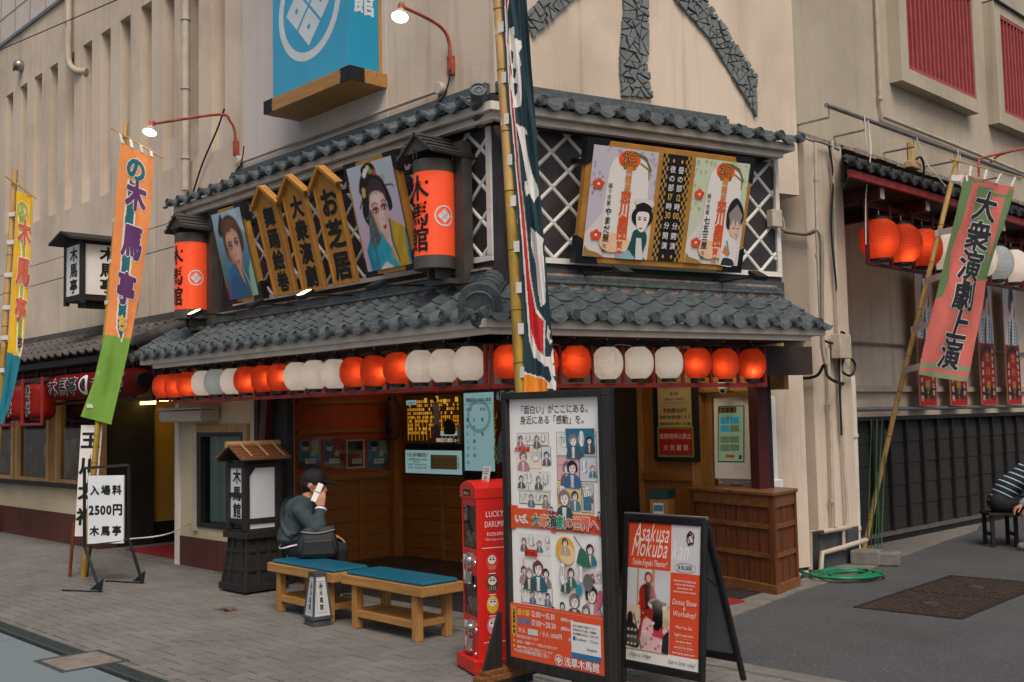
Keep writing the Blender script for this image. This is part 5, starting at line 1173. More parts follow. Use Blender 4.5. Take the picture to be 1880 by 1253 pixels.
pb = lambda x, y: meet(x, y, NB, NB.dot(base)); b = MB('bamboo'); b.tube([pb(13, 326)+NB*.05, pb(70, 367)+NB*.05], .008); b.build('crossbar', t)
ties(t, cl, pole, (.1, .22, .36, .5, .63, .77, .92), .04)
t = thing('paper_sign', 'narrow white paper strip hanging below the yellow banner at the left edge', 'paper sign', base)
b = MB('paper_white'); q = [pb(-12, 790), pb(1, 784), pb(-2, 860), pb(-16, 866)]; q = [p+NB*.05-base for p in q]; b.add([*q, *[p-NB*.004 for p in q]], [(3, 2, 1, 0), (4, 5, 6, 7), (0, 1, 5, 4), (1, 2, 6, 5), (2, 3, 7, 6), (3, 0, 4, 7)]); b.build('sheet', t)
# navy and red banner in the middle
t = thing('nobori_banner', 'very tall navy and red banner with white brush strokes on a thick bamboo pole', 'banner')
base = V((.95, -.72, 0)); NC = (CAM-base); NC.z = 0; NC.normalize(); NC = Matrix.Rotation(R(12), 3, 'Z') @ NC
pc = lambda x, y: meet(x, y, NC, NC.dot(base))
pole = [base, pc(957, 720), pc(944, 480), pc(928, 220), pc(912, -40), pc(903, -200)]
bamboo(t, pole, .043, .033, ('bamboo', 'bamboo_pale', .5), .42)
k8 = lambda L_: [(880+x/1.694, y/1.694) for x, y in L_]
LE = k8([(66, -200), (70, 0), (86, 300), (100, 480), (120, 700), (130, 900), (137, 1040), (138, 1222)]); RE = k8([(140, -200), (148, 0), (160, 200), (178, 420), (192, 640), (210, 850), (226, 1010), (242, 1222)])
cl = Cloth(LE, RE, base+NC*.055, NC, .02, 3.4)
Z = [(k8([(70, -200), (96, -200), (94, 0), (88, 40), (90, 80), (94, 190), (110, 340), (128, 560), (144, 700), (160, 850), (178, 960), (204, 1000), (204, 1112), (172, 1114), (154, 1060), (141, 900), (128, 700), (108, 450), (94, 300), (82, 120)]), cm('c9c6c0')),
     (k8([(72, -200), (92, -200), (90, 0), (84, 40), (86, 80), (92, 190), (107, 340), (125, 560), (141, 700), (157, 860), (176, 975), (199, 1000), (198, 1104), (176, 1106), (160, 1050), (146, 900), (132, 700), (112, 450), (98, 300), (86, 120)]), cm('b81e22')),
     (k8([(96, 84), (108, 86), (108, 122), (128, 128), (132, 150), (122, 168), (130, 200), (126, 215), (131, 250), (130, 300), (127, 336), (104, 334), (106, 300), (97, 270), (97, 240), (104, 225), (98, 190), (92, 150), (94, 120)]), cm('d6d3ce')),
     (k8([(108, 256), (118, 262), (118, 290), (110, 300)]), cm('16333c')), (k8([(107, 210), (114, 216), (112, 244), (107, 240)]), cm('16333c')), (k8([(101, 150), (106, 160), (107, 190), (103, 196)]), cm('16333c')),
     (k8([(112, 384), (128, 396), (140, 398), (150, 404), (151, 414), (141, 420), (150, 470), (166, 540), (180, 588), (182, 610), (170, 630), (156, 600), (150, 560), (132, 470)]), cm('d6d3ce')),
     (k8([(140, 566), (148, 562), (158, 598), (146, 612), (139, 590)]), cm('d6d3ce')),
     (k8([(163, 704), (172, 720), (192, 738), (200, 745), (196, 764), (204, 840), (208, 900), (206, 942), (190, 956), (182, 900), (176, 820), (164, 760)]), cm('d6d3ce')),
     (k8([(212, 1008), (224, 1030), (220, 1050), (232, 1062), (222, 1072), (208, 1050)]), cm('d6d3ce')), (k8([(160, 1020), (172, 1050), (182, 1090), (196, 1108), (222, 1112), (232, 1080), (240, 1120), (226, 1140), (200, 1140), (182, 1120), (172, 1100)]), cm('d6d3ce')), (k8([(216, 1140), (240, 1136), (242, 1170), (228, 1168), (240, 1190), (240, 1214), (212, 1206), (226, 1180)]), cm('d6d3ce')),
     (k8([(130, 1156), (150, 1160), (190, 1172), (222, 1192), (236, 1206), (214, 1209), (214, 1240), (130, 1240)]), cm('d8d0c8')), (k8([(130, 1164), (160, 1168), (195, 1180), (214, 1192), (214, 1240), (130, 1240)]), cm('dd8420'))]
b = cl.mesh(cm('16333c'), Z, 60, 330); b.build('cloth', t, smooth=180)
ties(t, cl, pole, (.2, .31, .40, .49, .58, .68, .77, .86, .955), .075)
# green and pink banner leaning out of the alley
t = thing('nobori_banner', 'pink and green banner with six large black characters on a leaning bamboo pole', 'banner')
pole = [V((-.1, 5.66, 0)), onX(1637, 780, .3), onX(1700, 525, .82), onX(1758, 290, 1.15)]
bamboo(t, pole, .03, .028, ('bamboo_pale', 'bamboo_pale'), .5)
k6 = lambda L_: [(1400+x/2.61, 300+y/2.61) for x, y in L_]
LE = k6([(968, 56), (930, 230), (882, 420), (838, 610), (800, 760), (770, 890), (748, 1012)]); RE = k6([(1206, 116), (1160, 270), (1112, 420), (1072, 560), (1062, 680), (1040, 790), (1000, 930), (970, 1048)])
cl = Cloth(LE, RE, V((1.2, 7, 3)), V((1, 0, 0)), .015, 2)
Z = [(k6([(900, 110), (1010, 60), (960, 260), (905, 430), (900, 560), (860, 640), (800, 660)]), cm('5f7a4e')), (k6([(1180, 120), (1230, 140), (1140, 480), (1085, 560), (1040, 560), (1100, 390)]), cm('5f7a4e')),
     (k6([(1030, 110), (1110, 120), (1090, 300), (1060, 560), (985, 560), (1010, 300)]), cm('5f7a4e')), (k6([(960, 70), (1060, 84), (1060, 98), (960, 84)]), cm('5f7a4e')), (k6([(1060, 130), (1170, 150), (1165, 166), (1055, 146)]), cm('5f7a4e')), (k6([(1010, 40), (1130, 66), (1140, 84), (1030, 70)]), cm('5f7a4e')),
     (k6([(700, 950), (860, 960), (990, 980), (986, 1000), (850, 985), (700, 975)]), cm('7a8a68')), (k6([(700, 990), (850, 1002), (985, 1030), (980, 1060), (700, 1012)]), cm('7a8a68'))]
b = cl.mesh(cm('c4655a'), Z, 46, 200); b.build('cloth', t, smooth=180)
it = [(c, .56, .125+.15*i, .16, 1.32) for i, c in enumerate('大衆演劇上演')]
cl.glyphs(it, 'lettering', t, ((cm('c9c8c2'), .055, .004), (cm('1b1d20'), .028, .0065)))
b = MB('bamboo_pale'); q0, q1 = onX(1745, 293, 1.17), onX(1890, 330, 1.17); b.tube([q0, q1], .009); b.build('crossbar', t)
for k in range(4):
    a = cl.S(.08+.28*k, 0, .01); bb = q0.lerp(q1, .24+.19*k); d = V((0, .03, 0)); b = MB('tie_white'); b.quad(a-d, a+d, bb+d, bb-d); b.build('tie', t)
ties(t, cl, pole, (.015, .27, .5, .74, .955), .07)
# four narrow banners hanging on the alley wall
def strip(i, y0, y1):
    t = thing('hanging_banner', ['narrow banner of a performer behind the leaning bamboo pole, leftmost of four', 'narrow performer banner with only its red foot showing under the green and pink banner', 'narrow performer banner hanging just right of the green and pink banner', 'narrow performer banner nearest the right edge of the alley wall'][i], 'banner', (-.2, (y0+y1)/2, 1.67), pi/2, 'narrow performer banners in the alley')
    w = y1-y0; a = Photo(-w/2, w/2, 0, 1.78, .0, nx=44); a.bar(0, 1, 0, 1, 'b9b3b6'); a.bar(0, 1, .72, .86, 'c4a8ab')
    b2 = MB('gold_ochre'); b2.box(-w/2-.012, w/2+.012, .001, .008, 0, 1.79); b2.build('backing', t)
    a.blob([(.4, .9), (.5, .98), (.7, .98), (.76, .9), (.66, .85), (.8, .82), (.78, .74), (.5, .76), (.36, .84)], '161416'); a.blob([(.44, .8), (.6, .87), (.76, .82), (.7, .73), (.56, .72)], 'd9bcb2'); a.blob([(.34, .82), (.5, .9), (.62, .86), (.46, .76)], '4a4347')
    a.shp([(.1, .5), (.3, .7), (.5, .74), (.62, .72), (.86, .7), (.94, .5)], 'c9cdd0'); a.shp([(.4, .6), (.52, .72), (.58, .72), (.5, .5), (.36, .5)], '1a1a1c')
    for k in range(7):
        for u0 in (.18, .62): a.shp([(u0+.03*k*(.4), .51+.028*k), (u0+.16+.012*k, .515+.028*k), (u0+.1+.012*k, .535+.028*k)], '222528')
    a.shp([(.8, .5), (.96, .5), (.94, .66), (.86, .68)], '6f8f9c')
    a.bar(0, 1, 0, .5, '7d1014'); a.ell(.5, .34, .5, .15, '2a1414'); a.ell(.5, .3, .42, .14, '8f1216'); a.bar(0, 1, 0, .04, 'a81a1c'); a.ell(.5, .1, .45, .05, '2a1414')
    a.build('print', t); a = Art(-w/2, w/2, 0, 1.78, -.001)
    a.vt('恋川純', .5, .44, .13, 'print_b48a3a', .02, .2); a.vt('桐龍座特別公演', .84, .46, .075, 'print_c9c0b4', .01, .1); a.vt('浅草木馬館', .16, .36, .085, 'print_c9c0b4', .01, .12); a.vt('まさ', .5, .13, .08, 'print_b48a3a', .01)
    a.build('lettering', t)
for i, (y0, y1) in enumerate(((7.5, 7.98), (8.42, 8.94), (9.43, 9.94), (10.36, 10.88))): strip(i, y0, y1)
# stainless pole along the alley wall
t = thing('banner_rail', 'stainless pole fixed along the upper alley wall with dangling cords', 'rail')
b = MB('steel', MA); b.tube([(3.95, -.62, 4.78), (14, -.62, 4.78)], .024, seg=12); b.build('pole', t, smooth=50)
for y in (4.0, 4.75, 5.9, 7.0, 8.4): b = MB('steel', MA); b.tube([(y, -.62, 4.76), (y, -.62, 4.66), (y, -.25, 4.66)], .012); b.build('bracket', t)
b = MB('white_cable', MA)
b.tube(curve([(4.78, -.63, 4.79), (4.8, -.66, 4.5), (4.72, -.66, 4.2), (4.74, -.6, 3.9), (4.66, -.62, 3.4)], 6), .006); b.tube(curve([(4.7, -.65, 4.8), (4.68, -.67, 4.45), (4.76, -.67, 4.4), (4.78, -.65, 4.76)], 6), .006)
b.tube(curve([(5.9, -.66, 4.76), (6.0, -.7, 4.5), (6.05, -.78, 4.35), (6.2, -.84, 4.2)], 6), .007); b.tube(curve([(7.0, -.66, 4.8), (7.0, -.68, 4.4), (7.08, -.68, 4.2), (7.06, -.66, 4.75)], 6), .006); b.build('cord', t)

# ================================================================ PIPES AND CABLES
def pipe(name, lab, pts, r, m, n=1, clips=()):
    t = thing(name, lab, 'pipe' if 'pipe' in name else 'cable', pts[0]); b = MB(m); P = [V(p)-V(pts[0]) for p in pts]
    b.tube(curve(P, n) if n > 1 else P, r, seg=10)
    for c in clips: b.tube([V(c)-V(pts[0])-V((0, 0, .02)), V(c)-V(pts[0])+V((0, 0, .02))], r*1.25, seg=10)
    b.build('tube', t, smooth=50); return t
pipe('drain_pipe', 'white drainpipe running down the slit window wall beside the upper eave', [(-6.28, .36, 9.0), (-6.28, .36, 4.58)], .052, 'white_pvc', 1, [(-6.28, .36, z) for z in (5.0, 5.9, 6.8, 7.5)])
pipe('drain_pipe', 'short bent drainpipe between slit windows near the roof line', [(-10.15, .36, 8.9), (-10.12, .36, 7.9), (-10.12, .36, 7.4), (-10.08, .37, 7.18), (-9.9, .42, 7.05), (-9.75, .5, 7.02)], .05, 'white_pvc', 4)
pipe('conduit_pipe', 'cream conduit following the upper left eave to a round junction box', [onL(433, 312, .4), onL(446, 297.4, .4), onL(620, 234, .4), onL(806, 167, .4)], .018, 'white_pvc', 1)
def junction(x, y, lab):
    p = onL(x, y, .42); t = thing('junction_box', lab, 'junction box', p); b = MB('white_pvc'); b.lathe([(.06, -.03), (.06, .04), (.05, .05), (.001, .05)], seg=20, axis='Y'); b.build('cover', t, smooth=40)
    b = MB('black_cable'); b.tube(curve([(0, -.02, -.05), (.02, -.05, -.13), (.1, -.06, -.1), (.16, -.05, .02), (.17, -.04, .14)], 6), .008); b.build('lead', t)
junction(811, 164, 'round junction box below the right wall lamp'); junction(440, 296, 'round junction box below the left wall lamp')
pipe('power_cable', 'thin black wire strung across the slit window wall', [(-14, .3, 8.3), (-7.6, .3, 7.55), (-6.4, .3, 7.5)], .008, 'black_cable')
pipe('power_cable', 'black cable hanging diagonally across the slits down to the left end of the upper eave', [onL(412, 200, .4), onL(398, 240, .4), onL(372, 300, .4), onL(352, 362, .4)], .011, 'black_cable', 4)
t = thing('vent_cowl', 'small domed steel vent cowl on the slit window wall', 'vent', onL(41, 122, .45)); b = MB('steel'); b.ball((0, -.06, 0), .1, seg=18, sc=(1, .9, 1)); b.lathe([(.1, 0), (.1, .06)], axis='Y'); b.disc(.0, -.05, .07, None, -.13, 'dark_void'); b.build('cowl', t, smooth=60)
def onP(x, y): return onX(x, y, .31)
def onQ(x, y): return meet(x, y, V((0, 1, 0)), 4.04)
pipe('wall_pipe', 'cream vertical pipe on the pillar, taller of the pair', [onQ(1497, 262), onQ(1500, 430), onQ(1509, 640)], .02, 'white_pvc', 1, [onQ(1498, 330), onQ(1501, 470)])
pipe('wall_pipe', 'cream pipe down the pillar face to the ground, ending in elbows', [onP(1520, 640), onP(1526, 820), onP(1530, 968), onP(1548, 972), onP(1549, 1010)], .02, 'white_pvc', 1, [onP(1521, 740), onP(1527, 920)])
pipe('wall_pipe', 'cream pipe on the alley side of the pillar beside the leaning bamboo', [onP(1528, 258), onP(1535, 500), onP(1549, 820), onP(1556, 960)], .017, 'white_pvc', 1, [onP(1531, 380)])
pipe('wall_pipe', 'stained grey vertical pipe at the back corner of the pillar', [onX(1563, 690, .1), onX(1566, 760, .1), onX(1572, 940, .1), onX(1573, 1010, .1)], .045, 'white_plaster', 1, [onX(1567, 800, .1), onX(1572, 970, .1)])
pipe('wall_pipe', 'low horizontal pipe run with elbows along the pillar foot', [onQ(1488, 1050), onQ(1487, 975), onP(1510, 977), onP(1560, 968)], .026, 'white_pvc', 1)
pipe('wall_pipe', 'lowest bent pipe sloping along the pillar foot above the hose', [onP(1507, 1048), onP(1509, 1016), onP(1545, 1006), onP(1590, 992)], .027, 'white_pvc', 1)
pipe('power_cable', 'twisted blue and yellow wrapped cable down the pillar edge', [onQ(1440, 425), onQ(1480, 430), onQ(1502, 424), onQ(1509, 450), onQ(1509, 560), onQ(1511, 640), onQ(1517, 670)], .022, 'grey_cable', 4)
pipe('power_cable', 'black cable running down the pillar beside the pipes', [onP(1521, 262), onP(1530, 330), onP(1526, 420), onP(1538, 560), onP(1541, 690), onP(1545, 800)], .012, 'black_cable', 4)
pipe('power_cable', 'black cables drooping from the dark beam under the right eave end', [onQ(1420, 650), onQ(1440, 678), onQ(1470, 694), onQ(1500, 690), onQ(1513, 670), onQ(1519, 690), onQ(1532, 700), onP(1548, 705)], .016, 'black_cable', 4)
pipe('power_cable', 'looped black cable coil on the pillar beside a cream box', [onP(1512, 625), onP(1530, 630), onP(1545, 610), onP(1555, 625), onP(1550, 655), onP(1545, 680), onP(1562, 690), onP(1570, 670), onP(1555, 650)], .013, 'black_cable', 5)
pipe('power_cable', 'bundle of pale wires tied under the upper right eave corner', [onQ(1440, 262), onQ(1470, 252), onQ(1490, 258), onP(1510, 262), onP(1540, 275)], .016, 'grey_cable', 4)
t = thing('meter_box', 'cream utility box on the pillar amid the cable coil', 'utility box', onP(1539, 637)); b = MB('white_pvc'); b.box(-.02, .09, -.12, .12, -.13, .13); b.build('case', t, bevel=.008)
t = thing('switch_box', 'small cream switch box beside the lattice frame', 'utility box', MF @ onF(1422, 402, .06)); b = MB('white_pvc', Matrix.Rotation(RZF, 4, 'Z')); b.box(-.06, .06, -.04, .04, -.08, .08); b.build('case', t, bevel=.006); b = MB('grey_cable', Matrix.Rotation(RZF, 4, 'Z')); b.tube(curve([(.0, 0, .08), (.02, 0, .4), (-.02, 0, .6)], 5), .012); b.tube(curve([(.05, 0, -.05), (.1, -.02, -.1), (.1, .0, .02)], 5), .01); b.build('lead', t)
t = thing('outlet_box', 'beige outlet box with black plugs under the alley wall edge', 'utility box', onX(1671, 300, .26)); b = MB('gold_ochre'); mat('beige_plastic', 'b59c6c', .5, .1); b.box(0, .07, -.06, .06, -.02, .26, 'beige_plastic'); b.box(0, .09, -.15, .12, -.08, 0, 'beige_plastic'); b.build('case', t, bevel=.01); b = MB('black_cable'); b.tube(curve([(.1, -.05, .02), (.13, .0, .05), (.12, .1, -.02), (.1, .14, -.16)], 5), .014); b.build('lead', t)
pipe('wall_pipe', 'cream conduit bending from vertical to slope along the alley wall', [onX(1608, -20, .3), onX(1616, 175, .3), onX(1620, 214, .3), onX(1732, 258, .3), onX(1880, 318, .3)], .024, 'white_pvc', 1, [onX(1616, 180, .3)])
# ================================================================ STREET OBJECTS
def bench(loc, rz, lab):
    t = thing('bench', lab, 'bench', loc, rz, 'low wooden benches with blue pads'); L, D, H = 1.06, .40, .415
    b = MB('honey_wood'); b.box(-L/2, L/2, -D/2, -D/2+.03, H-.075, H); b.box(-L/2, L/2, D/2-.03, D/2, H-.075, H); b.box(-L/2, -L/2+.03, -D/2+.03, D/2-.03, H-.075, H); b.box(L/2-.03, L/2, -D/2+.03, D/2-.03, H-.075, H); b.box(-L/2+.03, L/2-.03, -D/2+.03, D/2-.03, H-.03, H-.004); b.build('seat_frame', t, bevel=.006)
    p = MB('teal_vinyl'); p.box(-L/2+.035, L/2-.035, -D/2+.03, D/2-.03, H-.004, H+.028); p.build('seat_pad', t, bevel=.014)
    for sx in (-1, 1):
        for sy in (-1, 1): q = MB('honey_wood_up'); x, y = sx*(L/2-.14), sy*(D/2-.06); q.box(x-.032, x+.032, y-.032, y+.032, 0, H-.075); q.build('leg', t, bevel=.005)
    b = MB('honey_wood'); x = L/2-.14
    for sy in (-1, 1): y = sy*(D/2-.06); b.box(-x+.032, x-.032, y-.022, y+.022, .09, .145)
    for sx in (-1, 1): b.box(sx*x-.02, sx*x+.02, -D/2+.09, D/2-.09, .10, .15)
    b.box(-x, x, -D/2+.07, D/2-.07, .125, .135); b.build('stretcher', t, bevel=.004); return t
bench((-1.70, -.73, 0), R(-2), 'wooden bench with blue pad that the man is sitting on'); bench((-.58, -.72, 0), R(-1), 'empty wooden bench with blue pad beside the red capsule machine')
# large black lantern stand with a shingle roof
t = thing('standing_lantern', 'tall black wooden lantern stand with shingled roof on a plank base, left of the bench', 'lantern stand', (-3.345, -.40, 0), R(91))
b = MB('black_wood'); w0, w1, d0, d1 = .215, .165, .215, .165
lo = [(-w0, -d0, .06), (w0, -d0, .06), (w0, d0, .06), (-w0, d0, .06)]; hi = [(-w1, -d1, .52), (w1, -d1, .52), (w1, d1, .52), (-w1, d1, .52)]; b.hexa(lo, hi)
b.box(-w0-.03, w0+.03, -d0-.03, d0+.03, .02, .085); b.box(-w1-.05, w1+.05, -d1-.05, d1+.05, .52, .58); b.box(-w1-.02, w1+.02, -d1-.02, d1+.02, .58, .60)
for z in (.2, .38):
    k = (z-.06)/.46; w, d = w0+(w1-w0)*k+.012, d0+(d1-d0)*k+.012; b.box(-w, w, -d, d, z, z+.035)
for sx in (-1, -.33, .33, 1):
    xa, xb = sx*w0*.985, sx*w1*.985
    for sy in (-1, 1): b.hexa([(xa-.02, sy*d0-.012, .08), (xa+.02, sy*d0-.012, .08), (xa+.02, sy*d0+.012, .08), (xa-.02, sy*d0+.012, .08)], [(xb-.02, sy*d1-.012, .52), (xb+.02, sy*d1-.012, .52), (xb+.02, sy*d1+.012, .52), (xb-.02, sy*d1+.012, .52)])
for sy in (-.5, .5):
    for sx in (-1, 1): b.hexa([(sx*w0-.012, sy*d0-.02, .08), (sx*w0+.012, sy*d0-.02, .08), (sx*w0+.012, sy*d0+.02, .08), (sx*w0-.012, sy*d0+.02, .08)], [(sx*w1-.012, sy*d1-.02, .52), (sx*w1+.012, sy*d1-.02, .52), (sx*w1+.012, sy*d1+.02, .52), (sx*w1-.012, sy*d1+.02, .52)])
b.build('plank_base', t, bevel=.004)
b = MB('black_wood'); a, c, z0, z1 = .175, .15, .60, 1.27
for sx in (-1, 1):
    for sy in (-1, 1): b.box(sx*a-.03, sx*a+.03, sy*c-.03, sy*c+.03, z0, z1)
for z in (.66, 1.2): b.box(-a, a, -c-.02, -c+.02, z, z+.05); b.box(-a, a, c-.02, c+.02, z, z+.05); b.box(-a-.02, -a+.02, -c, c, z, z+.05); b.box(a-.02, a+.02, -c, c, z, z+.05)
b.box(-a-.02, -a+.02, -c, c, .92, .96); b.box(a+.03, a+.07, -c, c, .62, 1.3)
b.poly([(-a+.03, 1.2), (-a+.1, 1.2), (-a+.05, 1.13), (-a+.03, 1.1)], -c-.01); b.build('frame', t, bevel=.004)
mat('panel_pale', 'c9ccd2', .5, .03, 3); b = MB('panel_pale'); b.box(-a+.03, a-.03, -c-.005, -c, .71, 1.2); b.box(-a+.03, a-.03, -c-.005, -c, .61, .655); b.box(-a-.005, -a, -c+.03, c-.03, .96, 1.2); b.box(-a-.005, -a, -c+.03, c-.03, .71, .92); b.build('paper_panel', t)  # plain pale colour of the lantern panels
b = MB('ink', Matrix.Translation((-a-.0065, 0, 0)) @ Matrix.Rotation(-pi/2, 4, 'Z')); b.vtext('木馬館', 0, 1.2, .15, .165, 0, 'ink', .03); b.build('lettering', t)
b = MB('black_wood')
for s in (-1, 1): b.hexa([(-.26, s*.23, 1.26), (.26, s*.23, 1.26), (.26, 0, 1.39), (-.26, 0, 1.39)] if s < 0 else [(-.26, 0, 1.39), (.26, 0, 1.39), (.26, .23, 1.26), (-.26, .23, 1.26)], [(-.26, s*.23, 1.28), (.26, s*.23, 1.28), (.26, 0, 1.41), (-.26, 0, 1.41)] if s < 0 else [(-.26, 0, 1.41), (.26, 0, 1.41), (.26, .23, 1.28), (-.26, .23, 1.28)])
b.prism([(-.19, 1.262), (.19, 1.262), (.19, 1.275), (-.19, 1.275)], -.15, .15); b.build('roof_board', t)
b = MB('shingle'); rr = random.Random(6)
for s in (-1, 1):
    for row in range(5):
        x = -.28+rr.uniform(-.04, 0)
        while x < .27:
            w = rr.uniform(.06, .11); v0 = row/5; y0, y1 = s*(.25-.25*v0), s*(.25-.25*(v0+.26)); zz0, zz1 = 1.275+.135*v0, 1.275+.135*(v0+.26); e = .022+rr.uniform(0, .006); y1 = y1 if abs(y1) > .005 and y1*s > 0 else s*.003
            p = [(max(x, -.28), y0, zz0+.005), (min(x+w, .28), y0, zz0+.005), (min(x+w, .28), y1, zz1), (max(x, -.28), y1, zz1)]; q = [(u[0], u[1], u[2]+e*(1 if i < 2 else .3)) for i, u in enumerate(p)]
            if s < 0: b.hexa(p, q)
            else: b.hexa(p[::-1], q[::-1])
            x += w+.003
b.build('shingle', t)
b = MB('pale_wood'); b.tube([(-.3, 0, 1.43), (.3, 0, 1.43)], .032, 'pale_wood', 10)
for x in (-.16, .02, .2):
    for s in (-1, 1): b.tube([(x, s*.02, 1.44), (x, s*.255, 1.312)], .011, 'pale_wood', 6)
b.build('ridge_pole', t, smooth=50)
b = MB('grey_cable'); b.tube(curve([(.19, -.12, .66), (.27, -.15, .7), (.30, -.18, .5), (.28, -.17, .3), (.31, -.12, .18), (.26, -.1, .02)], 8), .008); b.build('power_lead', t)
# little floor lantern
t = thing('floor_lantern', 'small tapered floor lantern with black frame and white lettered panels before the bench', 'floor lantern', (-1.325, -.99, 0), R(-8)); t.scale = (.66, .62, .89)
b = MB('base_grey'); b.box(-.125, .125, -.125, .125, 0, .06); b.box(-.145, .145, -.145, .145, .06, .09); b.box(-.088, .088, -.088, .088, .44, .475)
for sx in (-1, 1):
    for sy in (-1, 1): b.hexa([(sx*.125-.012, sy*.125-.012, .09), (sx*.125+.012, sy*.125-.012, .09), (sx*.125+.012, sy*.125+.012, .09), (sx*.125-.012, sy*.125+.012, .09)], [(sx*.076-.012, sy*.076-.012, .44), (sx*.076+.012, sy*.076-.012, .44), (sx*.076+.012, sy*.076+.012, .44), (sx*.076-.012, sy*.076+.012, .44)])
b.build('frame', t, bevel=.003)
b = MB('panel_pale'); b.hexa([(-.122, -.122, .09), (.122, -.122, .09), (.122, .122, .09), (-.122, .122, .09)], [(-.074, -.074, .44), (.074, -.074, .44), (.074, .074, .44), (-.074, .074, .44)]); b.build('paper_panel', t)
for rz in (0, pi/2):
    T = Matrix.Rotation(rz, 4, 'Z') @ Matrix.Translation((0, -.1245, .09)) @ Matrix.Rotation(-math.atan(.048/.35), 4, 'X')
    b = MB('ink', T); k = .0016
    for xa, xb, za, zb in ((-.062, -.059, .03, .31), (.059, .062, .03, .31), (-.059, .059, .03, .033), (-.059, .059, .307, .31)): b.rect(xa*(1-.0*za), xb, za, zb, 0)
    b.vtext('木馬館', 0, .235, .055, .062, 0, 'ink', .03)
    b.emblem(0, .265, .032, 0, 'ink'); b.build('lettering', t)
    m = MB('grey_cable', T); cs = .022
    for i in range(-8, 9):
        for sg in (-1, 1):
            x0 = i*cs
            for kz in range(16):
                za, zb = .35*kz/16, .35*(kz+1)/16; xa, xb = x0+sg*cs*.5*((kz) % 2), x0+sg*cs*.5*((kz+1) % 2); wl = .12-.048*zb/.35
                if abs(xa) < wl and abs(xb) < wl: m.add([(xa-.0006, -.002, za), (xa+.0006, -.002, za), (xb+.0006, -.002, zb), (xb-.0006, -.002, zb)], [(0, 1, 2, 3)])
    m.build('wire_mesh', t)
# price board on a bent black stand
t = thing('price_board', 'white price board with black characters on a black bent leg stand', 'sign board', (-4.72, -1.24, 0), 0)
pa, pb_ = V((-4.42, -1.47, 0)), V((-4.63, -.94, 0))
u = V((.78, .36, 0)).normalized() if False else None
A0, A1 = onL(156, 860, -1.27), onL(236, 853, -1.27)
b = MB('black_metal'); t.location = (0, 0, 0)
bl, br = G(185, 1088, .0), G(262, 1072, .0); fl, fr = G(115, 1085, .0), G(195, 1068, .0)
t.location = (bl+br+fl+fr)/4; O = t.location.copy(); r_ = .018
tl, tr, ml, mr_ = [meet(x, y, V((0, 1, 0)), Y_) for x, y, Y_ in ((155, 860, -1.35), (237, 854, -1.02), (155, 1003, -1.35), (237, 990, -1.02))]
for a_, c_ in ((tl, tr), (tl, ml), (tr, mr_), (ml, mr_), (ml, bl), (mr_, br), (bl, fl), (br, fr)): b.tube([a_-O, c_-O], r_, seg=4)
for p, q in ((bl, fl), (br, fr)): d = (q-p).normalized(); b.add([p-O+V((0, 0, .02)), p-O+d*.14+V((0, 0, .02)), p-O+V((0, 0, .13))-d*.02, p-O+V((0, 0, .02))+V((.01, .01, 0)), p-O+d*.14+V((.01, .01, .02)), p-O+V((.01, .01, .13))-d*.02], [(0, 1, 2), (5, 4, 3), (0, 3, 4, 1), (1, 4, 5, 2), (2, 5, 3, 0)])
b.build('stand', t)
px_ = (tr-tl); px_.z = 0; wv = px_.length; px_.normalize(); HH = tl.z-ml.z
MB_T = Matrix.Translation(tl-O) @ Matrix(((px_.x, -px_.y, 0), (px_.y, px_.x, 0), (0, 0, 1))).to_4x4()
mat('cool_white', 'd6dce0', .4, .03, 4); b = MB('cool_white', MB_T); x0, x1 = wv*.1, wv*.9; z1, z0 = -HH*.10, -HH*.97; b.box(x0, x1, -.02, .01, z0, z1); b.build('board', t)
b = MB('ink', MB_T); W_ = x1-x0; cx = (x0+x1)/2
for i, (s_, sz) in enumerate((('入場料', .28), ('2500円', .34), ('木馬亭', .28))): b.text(s_, cx, z1-(.27+.3*i)*(z1-z0), W_*sz*.98, -.022, 'ink', .045, .95 if i != 1 else .86, track=W_*.05 if i != 1 else W_*.012)
b.build('lettering', t)
b = MB('white_cable'); b.tube(curve([mr_-O, mr_-O+V((.3, .3, .05)), V((-6.1, .5, .5))-O, V((-5.75, .9, .62))-O], 8), .007); b.build('power_lead', t)
# paper banner board behind it
t = thing('paper_sign', 'tall white paper strip with grey brush characters on stakes behind the price board', 'paper sign', onL(165, 1060, -.98))
O = t.location.copy(); q = [meet(x, y, NB, NB.dot(V((-5.62, -1.16, 0)))-.02) for x, y in ((137, 985), (172, 985), (188, 781), (149, 781))]
b = MB('paper_white'); P_ = [p-O for p in q]; bk = [p-NB.normalized()*.012 for p in P_]; b.add(P_+bk, [(0, 1, 2, 3), (7, 6, 5, 4), (0, 4, 5, 1), (1, 5, 6, 2), (2, 6, 7, 3), (3, 7, 4, 0)]); b.build('sheet', t)
b = MB('sign_black'); Wd, Hd = (q[1]-q[0]).length, (q[3]-q[0]).length
nrm_ = NB.normalized()
b.warp = lambda p: q[0].lerp(q[1], p.x/Wd)+(q[3]-q[0])*(p.z/Hd)*(1)+ (q[2]-q[3]-q[1]+q[0])*(p.x/Wd)*(p.z/Hd)+nrm_*(.003-p.y)-O
b.vtext('玉川太福', Wd*.5, Hd*.98, Wd*.95, Hd*.23, 0, 'sign_black', .04); b.build('lettering', t)
b = MB('brown_wood')
for x, y, x2, y2 in ((128, 1058, 136, 960), (158, 1062, 172, 960)): b.tube([meet(x, y, NB, NB.dot(V((-5.62, -1.16, 0)))-.05)-O, meet(x2, y2, NB, NB.dot(V((-5.62, -1.16, 0)))-.05)-O], .02, seg=6)
b.build('stake', t)
